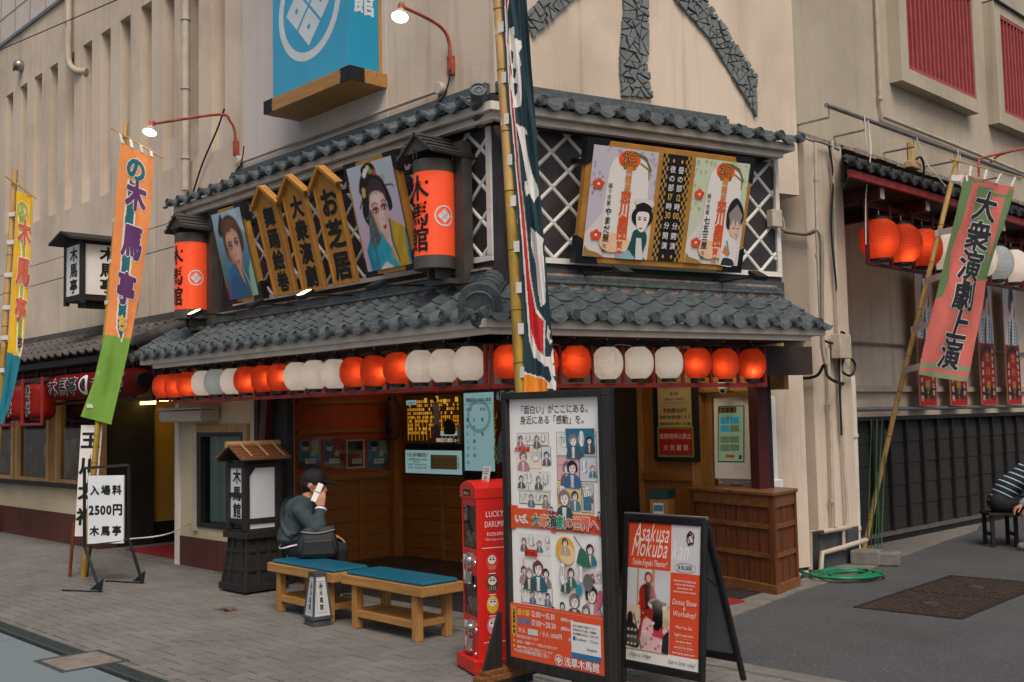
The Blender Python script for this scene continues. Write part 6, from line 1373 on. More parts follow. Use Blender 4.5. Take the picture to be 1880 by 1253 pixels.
# capsule toy machine
t = thing('capsule_machine', 'slim red capsule vending machine with two clear bins and doll pictures on its side', 'vending machine', (.85, -1.10, 0), R(-20)); t.scale = (.88, .85, 1.0)
w, d = .15, .15
b = MB('red_machine'); b.box(-.19, .19, -.2, .19, .012, .1); b.box(-.185, .185, -.195, .185, 0, .012, 'black_metal'); b.build('plinth', t, bevel=.008)
b = MB('red_machine'); Hm = 1.17
b.box(-w, w, -d+.06, d, .1, Hm); b.box(-w, -w+.02, -d, -d+.06, .1, Hm-.05); b.box(w-.02, w, -d, -d+.06, .1, Hm-.05); b.box(-w+.02, w-.02, -d, -d+.06, Hm-.1, Hm-.05)
for z0, z1 in ((.1, .36), (.62, .79)): b.box(-w+.02, w-.02, -d+.002, -d+.06, z0, z1)
b.box(-w+.02, w-.02, -d+.002, -d+.06, .36, .40) if False else None
crown = [(-w-.006, Hm-.05), (w+.006, Hm-.05), (w+.006, Hm+.02), (w*.6, Hm+.05), (0, Hm+.065), (-w*.6, Hm+.05), (-w-.006, Hm+.02)]
b.prism(crown, -d-.012, d); b.build('cabinet', t, bevel=.004)
for k, (z0, z1) in enumerate(((.36, .62), (.79, 1.07))):
    g = MB('machine_pane'); g.quad((-w+.02, -d+.006, z0), (w-.02, -d+.006, z0), (w-.02, -d+.006, z1), (-w+.02, -d+.006, z1)); g.build('window', t)
    bk = MB('dark_red_paint'); bk.box(-w+.02, w-.02, -d+.056, -d+.0599, z0, z1); bk.build('bin_back', t)
    for i in range(7):
        c = MB('print_c9bcae' if i % 3 else 'print_d08a4a'); c.ball((-.1+.033*i, -d+.034, z0+.03+.03*((i*2) % 3)), .026, seg=12); o = c.build('capsule', t, smooth=80)
    zc = z0-.075
    c = MB('chrome'); c.prism([(-.03, zc-.05), (.045, zc-.05), (.06, zc), (.045, zc+.05), (-.03, zc+.05), (-.045, zc)], -d-.012, -d+.004); c.lathe([(.03, -.0), (.03, .02), (.02, .026)], (.008, -d-.012, zc), 16, axis='Y'); c.box(-.016, .032, -d-.06, -d-.03, zc-.006, zc+.006); c.build('coin_handle', t, smooth=30)
    c = MB('grey_plastic'); c.hexa([(-.045, -d-.035, zc-.15), (.045, -d-.035, zc-.15), (.045, -d, zc-.15), (-.045, -d, zc-.15)], [(-.05, -d-.014, zc-.07), (.05, -d-.014, zc-.07), (.05, -d, zc-.07), (-.05, -d, zc-.07)], 'chrome'); c.build('capsule_chute', t, bevel=.004)
    c = MB('paper_white'); c.rect(-.135, -.06, zc-.14, zc+.03, -d+.0005, 'paper_white'); c.disc(-.098, zc-.05, .026, None, -d-.0004, 'red_machine'); c.build('price_label', t)
    c = MB('chrome'); c.lathe([(.022, 0), (.02, .006), (.001, .007)], (.1, -d, zc-.01), 16, axis='Y'); c.lathe([(.012, 0), (.01, .006), (.001, .007)], (.09, -d, zc-.16), 12, axis='Y'); c.build('lock', t, smooth=40)
b = MB('sign_black'); b.box(-.075, .06, -d-.0155, -d-.012, Hm-.035, Hm+.005); b.text('開運だるま', -.008, Hm-.026, .021, -d-.0165, 'print_d8c48a', .02); b.build('name_plate', t)
b = MB('white_print', Matrix.Translation((w+.0012, 0, 0)) @ Matrix.Rotation(pi/2, 4, 'Z'))
b.text('LUCKY', 0, 1.0, .055, 0, 'white_print', .0, .8); b.text('DARUMA', 0, .935, .055, 0, 'white_print', .0, .7); b.text('8 COLORS', .0, .88, .03, 0, 'white_print', .01, .9); b.text('That bring you luck', 0, .85, .019, 0, 'white_print', .0); b.rect(-.11, .11, .8, .804, 0); b.rect(-.11, .11, .2, .204, 0)
for k, (h, z) in enumerate((('c93a4c', .71), ('4a3f3c', .575), ('d8a83a', .44), ('d77f9c', .305))):
    b.disc(-.03, z, .048, .058, 0, 'print_'+h); b.disc(-.03, z+.016, .034, .028, -.0006, 'print_e6d6c6')
    for s in (-1, 1): b.disc(-.03+s*.013, z+.018, .009, .006, -.0012, 'ink'); b.rect(-.03+s*.013-.01, -.03+s*.013+.01, z+.03, z+.034, -.0012, 'ink')
    for q in range(4): b.rect(-.055+.016*q, -.052+.016*q, z-.045, z-.02, -.0006, 'print_e6c46a')
    b.rect(-.06, .0, z-.075, z-.07, 0, 'white_print')
b.build('side_print', t)
b = MB('paper_white', Matrix.Translation((.02, -.02, Hm+.055)) @ Matrix.Rotation(R(-12), 4, 'X')); b.box(-.07, .07, 0, .004, 0, .1); q = b.build('price_card', t); b = MB('ink', Matrix.Translation((.02, -.02, Hm+.055)) @ Matrix.Rotation(R(-12), 4, 'X'))
for z in (.08, .065, .05): b.rect(-.05, .045, z, z+.004, -.001)
b.text('口回', 0, .014, .022, -.001, 'ink', .02); b.build('card_lettering', q)
# big illustrated board on a wheeled black stand
BX0, BX1, BY, BZ0, BZ1 = 1.255, 2.10, -1.3, .125, 1.795
t = thing('poster_board', 'big black framed board with comic strips and orange show times on a timber stand', 'poster board', ((BX0+BX1)/2, BY, 0))
w = (BX1-BX0)/2; k = .042
b = MB('black_wood'); b.box(-w, w, -.035, .03, BZ0, BZ0+k+.02); b.box(-w, w, -.035, .03, BZ1-k, BZ1); b.box(-w, -w+k, -.035, .03, BZ0+k+.02, BZ1-k); b.box(w-k, w, -.035, .03, BZ0+k+.02, BZ1-k); b.box(-w+.01, w-.01, .02, .035, BZ0+.01, BZ1-.01); b.build('frame', t, bevel=.004)
b = MB('black_metal'); b.box(w-.03, w-.004, .031, .07, .02, BZ1+.01); b.build('post', t, bevel=.004)
for sx in (-1, 1):
    b = MB('brown_wood_flat'); x = sx*(w+.03) if sx < 0 else w-.03
    b.box(x-.05, x+.05, -.24, .24, .05, .085); b.box(x-.04, x+.04, -.2, .2, .085, .115); b.box(x-.05, x-.02, -.22, .22, .0, .05, 'black_wood'); b.box(x+.02, x+.05, -.22, .22, 0.0, .05, 'black_wood')
    b.build('foot', t, bevel=.004)
    if sx > 0: continue
    b = MB('black_wood'); b.hexa([(x-.012, .05, .115), (x+.012, .05, .115), (x+.012, .22, .115), (x-.012, .22, .115)] if sx > 0 else [(x-.012, -.2, .115), (x+.012, -.2, .115), (x+.012, -.045, .115), (x-.012, -.045, .115)], [(x-.012, .05, .5), (x+.012, .05, .5), (x+.012, .07, .5), (x-.012, .07, .5)] if sx > 0 else [(x-.012, -.06, .45), (x+.012, -.06, .45), (x+.012, -.045, .45), (x-.012, -.045, .45)]); b.build('brace', t)
x0, x1, z0, z1 = -w+k, w-k, BZ0+k, BZ1-k
class BoardArt(Art):                     # the printed layout, row by row
    KN = ((-1, -.9), (0, .03), (.06, .19), (.345, .497), (.44, .59), (.45, .60), (.865, .885), (.873, .905), (.925, .945), (1, 1), (2, 2))
    def P(s, u, v):
        for (a0, b0), (a1, b1) in zip(s.KN, s.KN[1:]):
            if a0 <= v <= a1: v = b0+(b1-b0)*(v-a0)/(a1-a0); break
        return super().P(u, v)
a = BoardArt(x0, x1, z0, z1, .0)
Hh, Ww = z1-z0, x1-x0
a.step = .00012
a.bar(0, 1, 0, 1, 'efece8')
a.ht('「面白い」がここにある。', .5, .925, Ww*.073, 'ink', .014, .92); a.ht('身近にある「感動」を。', .49, .873, Ww*.073, 'ink', .014, .92)
rr = random.Random(31)
def person_sketch(a, u, v, s, hair, coat, skin='ece2dc'):
    q = s*Ww/Hh*(1.38 if v > .44 else .95); a.k += 2; k0 = '4a4442'
    B = [(u-s*.95, v-q*1.9), (u-s*.72, v-q*.9), (u, v-q*.62), (u+s*.72, v-q*.9), (u+s*.95, v-q*1.9)]
    a.blob([(x+(x-u)*.05, z+q*.03) for x, z in B], k0); a.blob(B, coat); c2 = rr.choice(['d8c0c4', 'd8d4d0', 'cfc4b0']); a.shp([(u-s*.2, v-q*1.88), (u-s*.24, v-q*.7), (u+s*.24, v-q*.7), (u+s*.2, v-q*1.88)], c2)
    a.line([(u-s*.26, v-q*.72), (u-s*.12, v-q*1.8)], .0035, k0); a.line([(u+s*.26, v-q*.72), (u+s*.14, v-q*1.8)], .0035, k0)
    a.blob([(u-s*.56, v-q*.4), (u-s*.6, v+q*.3), (u, v+q*.72), (u+s*.6, v+q*.3), (u+s*.56, v-q*.4)], hair); a.ell(u+s*.04, v-q*.08, s*.43, q*.54, k0); a.ell(u+s*.04, v-q*.08, s*.40, q*.51, skin)
    a.shp([(u-s*.45, v+q*.1), (u-s*.4, v+q*.45), (u+s*.45, v+q*.45), (u+s*.48, v+q*.1), (u+s*.2, v+q*.3), (u-s*.1, v+q*.2)], hair)
    for e in (-.16, .22): a.ell(u+e*s, v-q*.04, s*.05, q*.085, '2b2626', n=8); a.line([(u+e*s-s*.09, v+q*.1), (u+e*s+s*.07, v+q*.12)], .003, k0)
    a.line([(u+s*.04, v-q*.1), (u+s*.02, v-q*.22), (u+s*.07, v-q*.22)], .0028, k0); a.ell(u+s*.05, v-q*.36, s*.09, q*.045, 'a86a64', n=8)
def bubble(a, u, v, ru, rv):
    a.ell(u, v, ru, rv, '6d6866', n=18); a.ell(u, v, ru*.92, rv*.95, 'e6e4e1', n=18)
    n = max(2, int(ru/.011))
    for i in range(n): uu = u-ru*.55+ru*1.1*i/(n-1); a.line([(uu, v+rv*.6), (uu, v-rv*rr.uniform(.1, .6))], .0055, '5b5755')
def panel(u0, u1, v0, v1, n, tint='e0d6d0', border=True):
    a.k = 20
    if border: a.bar(u0-.004, u1+.004, v0-.0022, v1+.0022, '56504e')
    a.bar(u0, u1, v0, v1, tint); k_ = (u1-u0)/n
    for i in range(n):
        u = u0+k_*(i+.5)+rr.uniform(-.1, .1)*k_; s = min(k_*.45, (v1-v0)*Hh/Ww*.3)
        hair = rr.choice(['4a3f3e', '7a6a66', '948480', '2f2b2b', '7a444c']); coat = rr.choice(['4a625c', '6a6068', '4a8090', '8a5058', '86807c', '56748a', 'b98288'])
        if (i+int(u0*10)) % 2 == 0 or n == 1: person_sketch(a, u, v0+(v1-v0)*.55, s, hair, coat)
        else: bubble(a, u, v0+(v1-v0)*.62, k_*.34, (v1-v0)*.3)
    for i in range(n*2):
        u = rr.uniform(u0, u1); v = v0+(v1-v0)*rr.uniform(.25, .9)
        if rr.random() < .5: a.line([(u, v), (u, v-(v1-v0)*.25)], .005, '7a7472')
        else: a.line([(u-.015, v), (u+.015, v+.004)], .004, '8a8482')
panel(.09, .44, .775, .84, 4, 'e6ded8'); panel(.07, .36, .645, .765, 2, 'e8d9c8', False); panel(.36, .46, .665, .765, 1, 'cfd6dc'); a.ht('大衆演劇', .14, .74, Ww*.045, 'print_c9402a', .04, 1, 'C', .2); panel(.08, .46, .525, .635, 4, 'e6e0dc', False); panel(.1, .44, .45, .515, 4, 'dfd8cc')
panel(.53, .94, .72, .845, 3, 'dfdcd8'); a.shp([(.64, .76), (.63, .865), (.93, .865), (.93, .73), (.7, .73)], '2a6d8a'); person_sketch(a, .71, .80, .075, '8a7470', '3c5a6a'); bubble(a, .8, .81, .03, .045); person_sketch(a, .88, .8, .05, '2c2727', '4a4446')
panel(.53, .76, .585, .71, 1, 'd9a9ae'); person_sketch(a, .69, .655, .085, '2a2122', '2a6a9a', 'ecd4c8'); panel(.77, .94, .585, .71, 2, 'c6ccd2'); panel(.52, .9, .42, .575, 3, 'dcc08a', False); person_sketch(a, .6, .49, .1, '8a7672', '335058'); panel(.78, .9, .43, .57, 2, 'c9c4bd'); a.shp([(.8, .44), (.88, .44), (.88, .51), (.8, .5)], '3a6f8a')
# orange title band
a.shp([(0, .345), (.05, .345), (.05, .355), (.45, .355), (.45, .345), (.5, .345), (.5, .352), (.95, .352), (.95, .345), (1, .345), (1, .43), (.95, .43), (.95, .418), (.6, .418), (.5, .425), (.4, .43), (.08, .43), (.08, .44), (0, .44)], 'd9512a')
u = .045
for s_, h, g in (('いざ、', 'print_d9d4d0', .07), ('大', 'print_1f7a5e', .1), ('衆', 'print_d97a3a', .1), ('演', 'print_2a2a2a', .1), ('劇', 'print_1f8a5e', .1), ('の', 'print_d8402a', .08), ('世界', 'print_d9603a', .1), ('へ', 'print_d9603a', .09)):
    for c in s_:
        x, z = a.P(u+g/2, .388); a.char(c, x, z, Ww*g*1.08, a.Y(), 'white_print', .07); a.char(c, x, z, Ww*g*1.08, a.Y()-.0018, h, .02); a.k += 8; u += g*.93
panel(.09, .27, .27, .335, 2, 'e0dad6', False); panel(.28, .44, .262, .335, 2, 'e4dbd8', False); panel(.08, .44, .13, .26, 3, 'e6e2de', False); person_sketch(a, .3, .215, .09, '6a3a44', '2a5f70'); person_sketch(a, .2, .195, .065, '9a8884', '3a5048'); a.bar(.16, .3, .255, .28, 'c8321f'); a.ht('送り出し', .23, .26, Ww*.035, 'ink', .02); panel(.1, .44, .09, .15, 4, 'e2dcd8')
a.ell(.6, .29, .1, .045, 'dda83e'); a.ell(.62, .275, .08, .035, 'e8c894'); person_sketch(a, .6, .315, .05, '6a3a44', 'c9a37a'); person_sketch(a, .86, .3, .06, '3a3a4a', '2a7a8a'); a.blob([(.72, .25), (.76, .3), (.82, .29), (.86, .24)], '2f6a55'); a.line([(.7, .34), (.8, .29)], .006, '56606a')
person_sketch(a, .66, .215, .055, '5a3a3a', '2f6a5a'); person_sketch(a, .6, .19, .05, '9a9490', '2f5a4a'); a.ell(.84, .19, .05, .03, '6a6664'); bubble(a, .58, .21, .035, .04); bubble(a, .77, .215, .03, .03); panel(.84, .96, .19, .23, 2, 'e2c9c9', False)
person_sketch(a, .68, .12, .085, '8a7470', '3a5a50'); person_sketch(a, .86, .15, .1, '1f2a3a', 'c98aa0', 'ecd9d0'); person_sketch(a, .8, .095, .06, '6a6664', '335a4a'); person_sketch(a, .56, .1, .04, '3a3432', '6a6a70'); a.ell(.74, .16, .035, .02, '2a8a9a'); a.blob([(.92, .1), (.98, .14), (.96, .17), (.92, .15)], 'c9607a')
for u_, v_ in ((.47, .437), (.97, .43), (.47, .085), (.97, .06)): person_sketch(a, u_, v_, .025, '1c1a1a', '4a4646')
# bottom orange block
a.shp([(0, -0), (1, 0), (1, .055), (.0, .085)], 'd9512a') if False else a.bar(0, 1, 0, .0862, 'd9512a')
a.build('poster', t)
b = Art(x0, x1, z0, z1, -.030); b.step = .0001
b.bar(0, 1, .0, .21, 'd4502a'); b.shp([(0, .21), (1, .21), (1, .2105), (0, .2105)], 'efece8')
b.bar(.02, .07, .14, .205, 'd0a23a'); b.vt('公演時間', .045, .2, Ww*.03, 'ink', .03, Ww*.03); b.bar(.02, .07, .1, .138, 'd0a23a'); b.vt('料金', .045, .136, Ww*.03, 'ink', .03, Ww*.034)
b.ht('昼の部', .155, .178, Ww*.052, 'print_dcb04a', .04, .9); b.ht('夜の部', .155, .145, Ww*.052, 'print_3f7fae', .04, .9)
b.ht('12:00～15:30', .24, .178, Ww*.062, 'white_print', .01, .78, 'L'); b.ht('17:00～20:30', .24, .145, Ww*.062, 'white_print', .01, .78, 'L'); b.ht('(開場11:00)', .56, .18, Ww*.03, 'white_print', .01, 1, 'L'); b.ht('(開場16:00)', .56, .147, Ww*.03, 'white_print', .01, 1, 'L')
b.ht('大人', .09, .112, Ww*.045, 'white_print', .012, .95, 'L'); b.bar(.2, .31, .108, .13, 'c9c6c0'); b.ht('／小人 1,000円', .32, .112, Ww*.045, 'white_print', .012, .86, 'L'); b.ht('(4歳～小学生)', .64, .112, Ww*.034, 'white_print', .01, .8, 'L')
for v, s_ in ((.09, '毎日演目は替わります'), (.07, '送迎は、観劇ツアーの場合のみ承ります'), (.05, '満席の際は立見の場合がございます')): b.disc(*b.P(.04, v+.006), .008, None, b.Y(), 'print_dcb04a', 12); b.ht(s_, .07, v, Ww*.028, 'print_ead9c9', .004, .9, 'L')
b.ht('〒111-0032 東京都台東区浅草2丁目7-5', .04, .034, Ww*.034, 'white_print', .01, .68, 'L')
b.bar(.67, .97, .055, .185, 'dcd9d5'); b.bar(.67, .97, .055, .075, '2a6f9a')
for i, s_ in enumerate(('毎日の演目や今後のイベント', '予約状況やその他、木馬館の', '旬な情報をお伝えしております')): b.ht(s_, .69, .167-.014*i, Ww*.0205, 'ink', .01, .92, 'L')
b.bar(.69, .715, .118, .133, '2a4f8a'); b.ht('Facebook', .72, .12, Ww*.03, 'print_2a4f8a', .01, .85, 'L'); b.ht('Twitter', .86, .12, Ww*.03, 'print_3a9ac8', .01, .85, 'L'); b.ht('Instagram', .83, .09, Ww*.028, 'print_4a4446', .01, .85, 'L')
x, z = b.P(.535, .036); b.emblem(x, z, Ww*.042, b.Y(), 'white_print'); b.ht('浅草木馬館', .59, .022, Ww*.074, 'white_print', .02, .98, 'L'); b.build('show_times', t)
t = thing('concrete_block', 'pale concrete block on the paving under the big poster board', 'concrete block', (1.66, -1.28, 0)); b = MB('concrete'); b.box(-.14, .14, -.09, .09, 0, .12); b.box(-.12, .12, -.1, -.09, .02, .1); b.build('block', t, bevel=.012)
# folding A-frame sign
t = thing('folding_sign', 'black folding A-frame sign with orange theatre poster in English', 'sign board', (2.1, -.8, 0), R(1))
def aframe_side(name, ang, y0, front):
    T = Matrix.Translation((0, 0, 1.045)) @ Matrix.Rotation(ang, 4, 'X') @ Matrix.Translation((0, 0, -1.045)); w = .305
    b = MB('base_grey' if False else 'black_metal', T); z0, z1 = .12, 1.04
    for x in (-w+.02, w-.02): b.tube([(x, 0, 0.0), (x, 0, z1-.02)], .019, seg=10)
    b.box(-w, w, -.016, .012, z0, z0+.05); b.box(-w, w, -.016, .012, z1-.05, z1); b.box(-w, -w+.04, -.016, .012, z0+.05, z1-.05); b.box(w-.04, w, -.016, .012, z0+.05, z1-.05); b.build('frame', t, bevel=.008)
    mat('grey_back', '6d7677', .5, .08, 3); c = MB('grey_back', T); c.box(-w+.03, w-.03, -.004, .006, z0+.04, z1-.04); c.build('backing_panel', t)
    return T, w, z0, z1
T, w, z0, z1 = aframe_side('front', R(-5), 0, True); aframe_side('rear', R(19), .03, False)
b = MB('chrome'); b.tube([(-w, .0, 1.035), (w, .0, 1.035)], .012); b.build('hinge', t, smooth=40)
b = MB('black_metal'); b.tube([(w-.02, -.03, .72), (w-.02, .12, .62)], .006, seg=6); b.build('stay', t)
a = Art(-w+.04, w-.04, z0+.05, z1-.05, -.005, T); Ww, Hh = a.r[1]-a.r[0], a.r[3]-a.r[2]; OR = 'd24a26'
a.bar(0, 1, 0, 1, OR); a.bar(.6, 1, .66, 1, 'cac8ca'); a.bar(0, 1, 0, .085, 'dddbd9'); a.bar(0, .6, .085, .665, 'cfc6ba')
ax0, az0 = a.P(0, .085); ax1, az1 = a.P(.6, .665)
ph_ = Photo(ax0, ax1, az0, az1, -.0095, T, nx=110)
class _R:                                # the photo's own coordinates inside the poster's
    def __getattr__(s, n):
        f = getattr(ph_, n); cu, cv = (lambda u: u/.6), (lambda v: (v-.085)/.58)
        def g(*q, **kw):
            if n in ('shp', 'blob', 'line'): return f([(cu(u), cv(v)) for u, v in q[0]], *q[1:])
            if n == 'bar': return f(cu(q[0]), cu(q[1]), cv(q[2]), cv(q[3]), q[4])
            if n == 'ell': return ph_.shp([(cu(q[0]+q[2]*cos(k)), cv(q[1]+q[3]*sin(k))) for k in [2*pi*i/20 for i in range(20)]], q[4])
        return g
A_ = a; a = _R(); ph_.soft = .0028; a.bar(-.1, .7, 0, .7, 'cfc6ba')
a.bar(.0, .6, .43, .665, 'c4c3c8'); 
for u_ in (.14, .37): a.bar(u_-.018, u_+.018, .4, .665, 'b8803a')
a.bar(-.01, .61, .4, .425, 'c08c46'); a.bar(-.01, .61, .085, .4, 'cdbfa8'); a.bar(.0, .14, .4, .665, 'c7ccd2'); a.bar(.16, .35, .43, .66, 'c9c9cf'); a.bar(.39, .585, .43, .66, 'bfc2ca')
a.blob([(.14, .18), (.2, .3), (.17, .5), (.25, .56), (.34, .56), (.42, .46), (.4, .3), (.3, .3), (.22, .18)], '9a2420'); a.shp([(.24, .55), (.27, .38), (.32, .38), (.33, .56)], '241c1c'); a.blob([(.24, .59), (.26, .64), (.33, .64), (.36, .6), (.33, .56), (.28, .56)], '7a2a26'); a.ell(.3, .6, .035, .028, 'd8ab92'); a.line([(.2, .48), (.18, .4)], .05, 'a83028')
for k_ in range(10): a.ell(.17+.025*(k_ % 5)+.01*(k_ // 5), .28+.04*(k_ // 5)+.03*(k_ % 3), .012, .008, ('2a1c1c', 'c9a23a')[k_ % 2], n=8)
a.ell(.44, .42, .14, .04, 'd8d4d0'); a.ell(.44, .43, .13, .02, '8a5a2a')
a.ell(.43, .41, .075, .05, '17130f'); a.blob([(.38, .4), (.37, .24), (.42, .18), (.5, .2), (.5, .4)], '1a1512'); a.blob([(.2, .12), (.24, .3), (.36, .3), (.4, .2), (.5, .2), (.56, .28), (.58, .1), (.4, .085)], 'd9b4b8'); 
for k_ in range(16): a.ell(.24+.02*k_, .11+.022*((k_*5) % 9), .018, .011, ('c04a5a', 'e6d0d0', 'c96a7a')[k_ % 3], n=8)
a.shp([(.36, .2), (.4, .24), (.52, .23), (.55, .17), (.46, .19)], 'c23a44'); a.line([(.1, .34), (.22, .09)], .03, '5a4a36'); a.blob([(0, .1), (.0, .28), (.08, .28), (.17, .22), (.18, .1)], '23282c'); a.ell(.05, .3, .045, .05, '2a1f1a')
for k_ in range(9): a.ell(.03+.05*(k_ % 3), .12+.05*(k_//3), .016, .01, 'b9b6b2', n=7)
a.blob([(.5, .09), (.52, .2), (.58, .24), (.6, .24), (.6, .09)], '2b2b2e'); a.line([(.5, .32), (.6, .24)], .012, '6a5434'); a.ell(.56, .3, .04, .03, 'b9a284')
ph_.glow(.8, .75, .2, .2, 'e2e2e6', .4); ph_.glow(.3, .12, .3, .06, '8a7a64', .3); a = A_
ph_.build('photograph', t)
for u_, v_, s_, h, sz, ws in ((.07, .865, 'Asakusa', 'white_print', .30, .46), (.03, .755, 'Mokuba', 'white_print', .30, .50)): a.ht(s_, u_, v_, Ww*sz, h, -.0, ws, 'L', .22)
a.ht('kan', .60, .755, Ww*.30, 'print_e2e0e0', 0, .5, 'L', .22); a.ht('Taishu Engeki Theater!', .05, .69, Ww*.095, 'white_print', .004, .52, 'L', .2)
x, z = a.P(.8, .7); a.ring(x, z, Ww*.0, Ww*.001, a.Y(), 'ink')
yy = a.Y(); n = 28; pr = [(x+Ww*.14*cos(2*pi*i/n), z+Ww*.05*sin(2*pi*i/n)) for i in range(n)]
for i in range(n): p, q = pr[i], pr[(i+1) % n]; a.line([((p[0]-a.r[0])/Ww, (p[1]-a.r[2])/Hh), ((q[0]-a.r[0])/Ww, (q[1]-a.r[2])/Hh)], .004, '8a8684')
a.ht('¥10,000', .8, .688, Ww*.065, 'ink', .004, .85)
for i in range(4):
    for r0 in (.045, .03): a.ell(.86+.018*cos(i*pi/2+.8), .915+.016*sin(i*pi/2+.8), r0, r0*.62, 'sign_black' if r0 > .04 else 'c3c0c2', i*.8, 14)
a.ell(.86, .945, .014, .01, 'b8323a')
for v_, s_, sz in ((.6, 'Authentic local Japanese', .04), (.575, 'culture with hands-on', .04), (.55, 'experiences and', .04), (.525, 'captivating dance shows.', .04), (.44, 'Dance Show', .085), (.405, '&', .07), (.36, 'Workshop!', .085), (.275, 'What You Get:', .048), (.225, 'English explanation', .043), (.18, 'live dance show', .043), (.14, 'sword & fan lesson', .043), (.1, 'local tipping experience', .04)): a.ht(s_, .8, v_, Ww*sz, 'white_print', .002, .72, 'C', .15)
for v_ in (.21, .167, .128): a.bar(.68, .93, v_, v_+.002, 'd9a08c')
a.ht('2:40pm or 5:40pm', .2, .035, Ww*.062, 'sign_black', 0, .66, 'C', .2); a.ht('Scan to book today!', .78, .028, Ww*.062, 'sign_black', 0, .66, 'C', .2)
a.build('poster', t)
# counter
A = G(1426, 1094); u = V((sin(R(-31)-AZ), cos(R(-31)-AZ), 0)); s_ = V((sin(R(35)-AZ), cos(R(35)-AZ), 0))
t = thing('counter', 'brown plank reception counter with worn top beside the kerb', 'counter', A)
Lc, Dc, Hc = 1.14, .58, .885
def q4(e, z, e2=None): e2 = e if e2 is None else e2; return [V((0, 0, z))-u*e-s_*e2, u*(Lc+e)-s_*e2+V((0, 0, z)), u*(Lc+e)+s_*(Dc+e2)+V((0, 0, z)), -u*e+s_*(Dc+e2)+V((0, 0, z))]
def flip(l): return l[::-1]
b = MB('brown_wood'); b.hexa(flip(q4(-.02, .09)), flip(q4(-.02, Hc-.03))); b.build('body', t)
b = MB('brown_wood_flat'); b.hexa(flip(q4(.012, .0)), flip(q4(.012, .09))); b.build('plinth', t, bevel=.006)
b = MB('brown_wood_flat'); b.hexa(flip(q4(.02, Hc-.005)), flip(q4(.02, Hc+.03))); b.build('top', t, bevel=.008)
b = MB('brown_wood')
def stud(p, d, wd, z0, z1, out, th=.02):
    a_ = p; c_ = p+d*wd; lo = [a_, c_, c_+out*th, a_+out*th]; nrm = (c_-a_).cross(out)
    lo = lo if nrm.z > 0 else lo[::-1]; b.hexa([x_+V((0, 0, z0)) for x_ in lo], [x_+V((0, 0, z1)) for x_ in lo])
oU, oS = -s_, -u           # outward on the long front, outward on the short end
f0, e0 = s_*.02+u*.0, u*.02
def front(x0_, x1_, z0, z1, th, m=None):
    if m: b.use(m)
    stud(s_*.02+u*x0_, u, x1_-x0_, z0, z1, oU, th)
def end(x0_, x1_, z0, z1, th, m=None):
    if m: b.use(m)
    stud(u*.02+s_*x0_, s_, x1_-x0_, z0, z1, oS, th)
for z, h in ((Hc-.11, .105), (.58, .04), (.32, .04)): front(.06, Lc-.02, z, z+h, .018, 'brown_wood_flat'); end(.06, Dc-.05, z, z+h, .018)
front(-.0, .06, .09, Hc-.005, .022, 'brown_wood'); front(Lc-.06, Lc, .09, Hc-.005, .022); end(.022, .06, .09, Hc-.005, .0225); end(Dc-.05, Dc, .09, Hc-.005, .022)
for i in range(1, 7): x_ = .06+(Lc-.12)*i/7; front(x_-.003, x_+.003, .09, Hc-.11, .002, 'black_wood')
for i in range(1, 3): x_ = .06+(Dc-.11)*i/3; end(x_-.003, x_+.003, .09, Hc-.11, .002, 'black_wood')
b.build('rail', t)
# umbrella bag stand behind the counter
t = thing('umbrella_stand', 'narrow wooden stand with green lid behind the counter, by the notice panel', 'stand', (-.62, 2.62, 0), R(20)); b = MB('honey_wood_up'); b.box(-.09, .09, -.12, .12, 0, .8); b.build('body', t, bevel=.006); mat('dark_green', '173f38', .5, .15); b = MB('dark_green'); b.box(-.1, .1, -.13, .13, .8, .89); b.build('lid', t, bevel=.008); b = MB('paper_white'); b.rect(-.055, .05, .2, .76, -.1215, 'paper_white'); b.rect(-.05, .045, .68, .74, -.1225, 'print_3f7f9a'); b.build('notice', t)
# notice panel
t = thing('notice_panel', 'tall framed notice panel with cream slips above a red warning, on the wood wall', 'notice', (-.92, 2.96, 1.18)); b = MB('sign_black'); W_ = .52; b.box(-.04, W_+.02, -.02, 0, -.03, 1.2); b.build('frame', t, bevel=.004)
b = Art(.03, W_-.06, .02, 1.15, -.022); b.bar(0, 1, 0, 1, 'b9a06a'); b.bar(-.04, 1.04, -.005, .27, '6a8a2a'); b.bar(0, 1, .01, .255, 'a01c20'); b.ht('危険物持込禁止', .5, .165, .06, 'print_d9b0a0', .02, .98); b.ht('火気厳禁', .5, .06, .065, 'print_d9b0a0', .02, 1, track=.02)
b.ht('最後尾是非お寄りでお越', .5, .285, .036, 'ink', .02); b.ht('予約席300円', .5, .40, .055, 'ink', .02); b.ht('座席予約受付致します', .5, .345, .04, 'ink', .02)
for v, l1, l2 in ((.52, '昼の部', '12時00分～3時30分'), (.66, '夜の部', '17時30分～8時30分')): b.bar(.1, .9, v-.025, v+.085, 'c2ad7c'); b.ht(l1, .5, v+.04, .036, 'ink', .02); b.ht(l2, .5, v-.01, .033, 'ink', .01); b.bar(.12, .88, v-.03, v-.026, '4a3a24')
b.ht('公演時間', .5, .77, .07, 'print_a01c20', .03); b.ht('木馬館', .5, .9, .1, 'ink', .04); b.build('print', t)
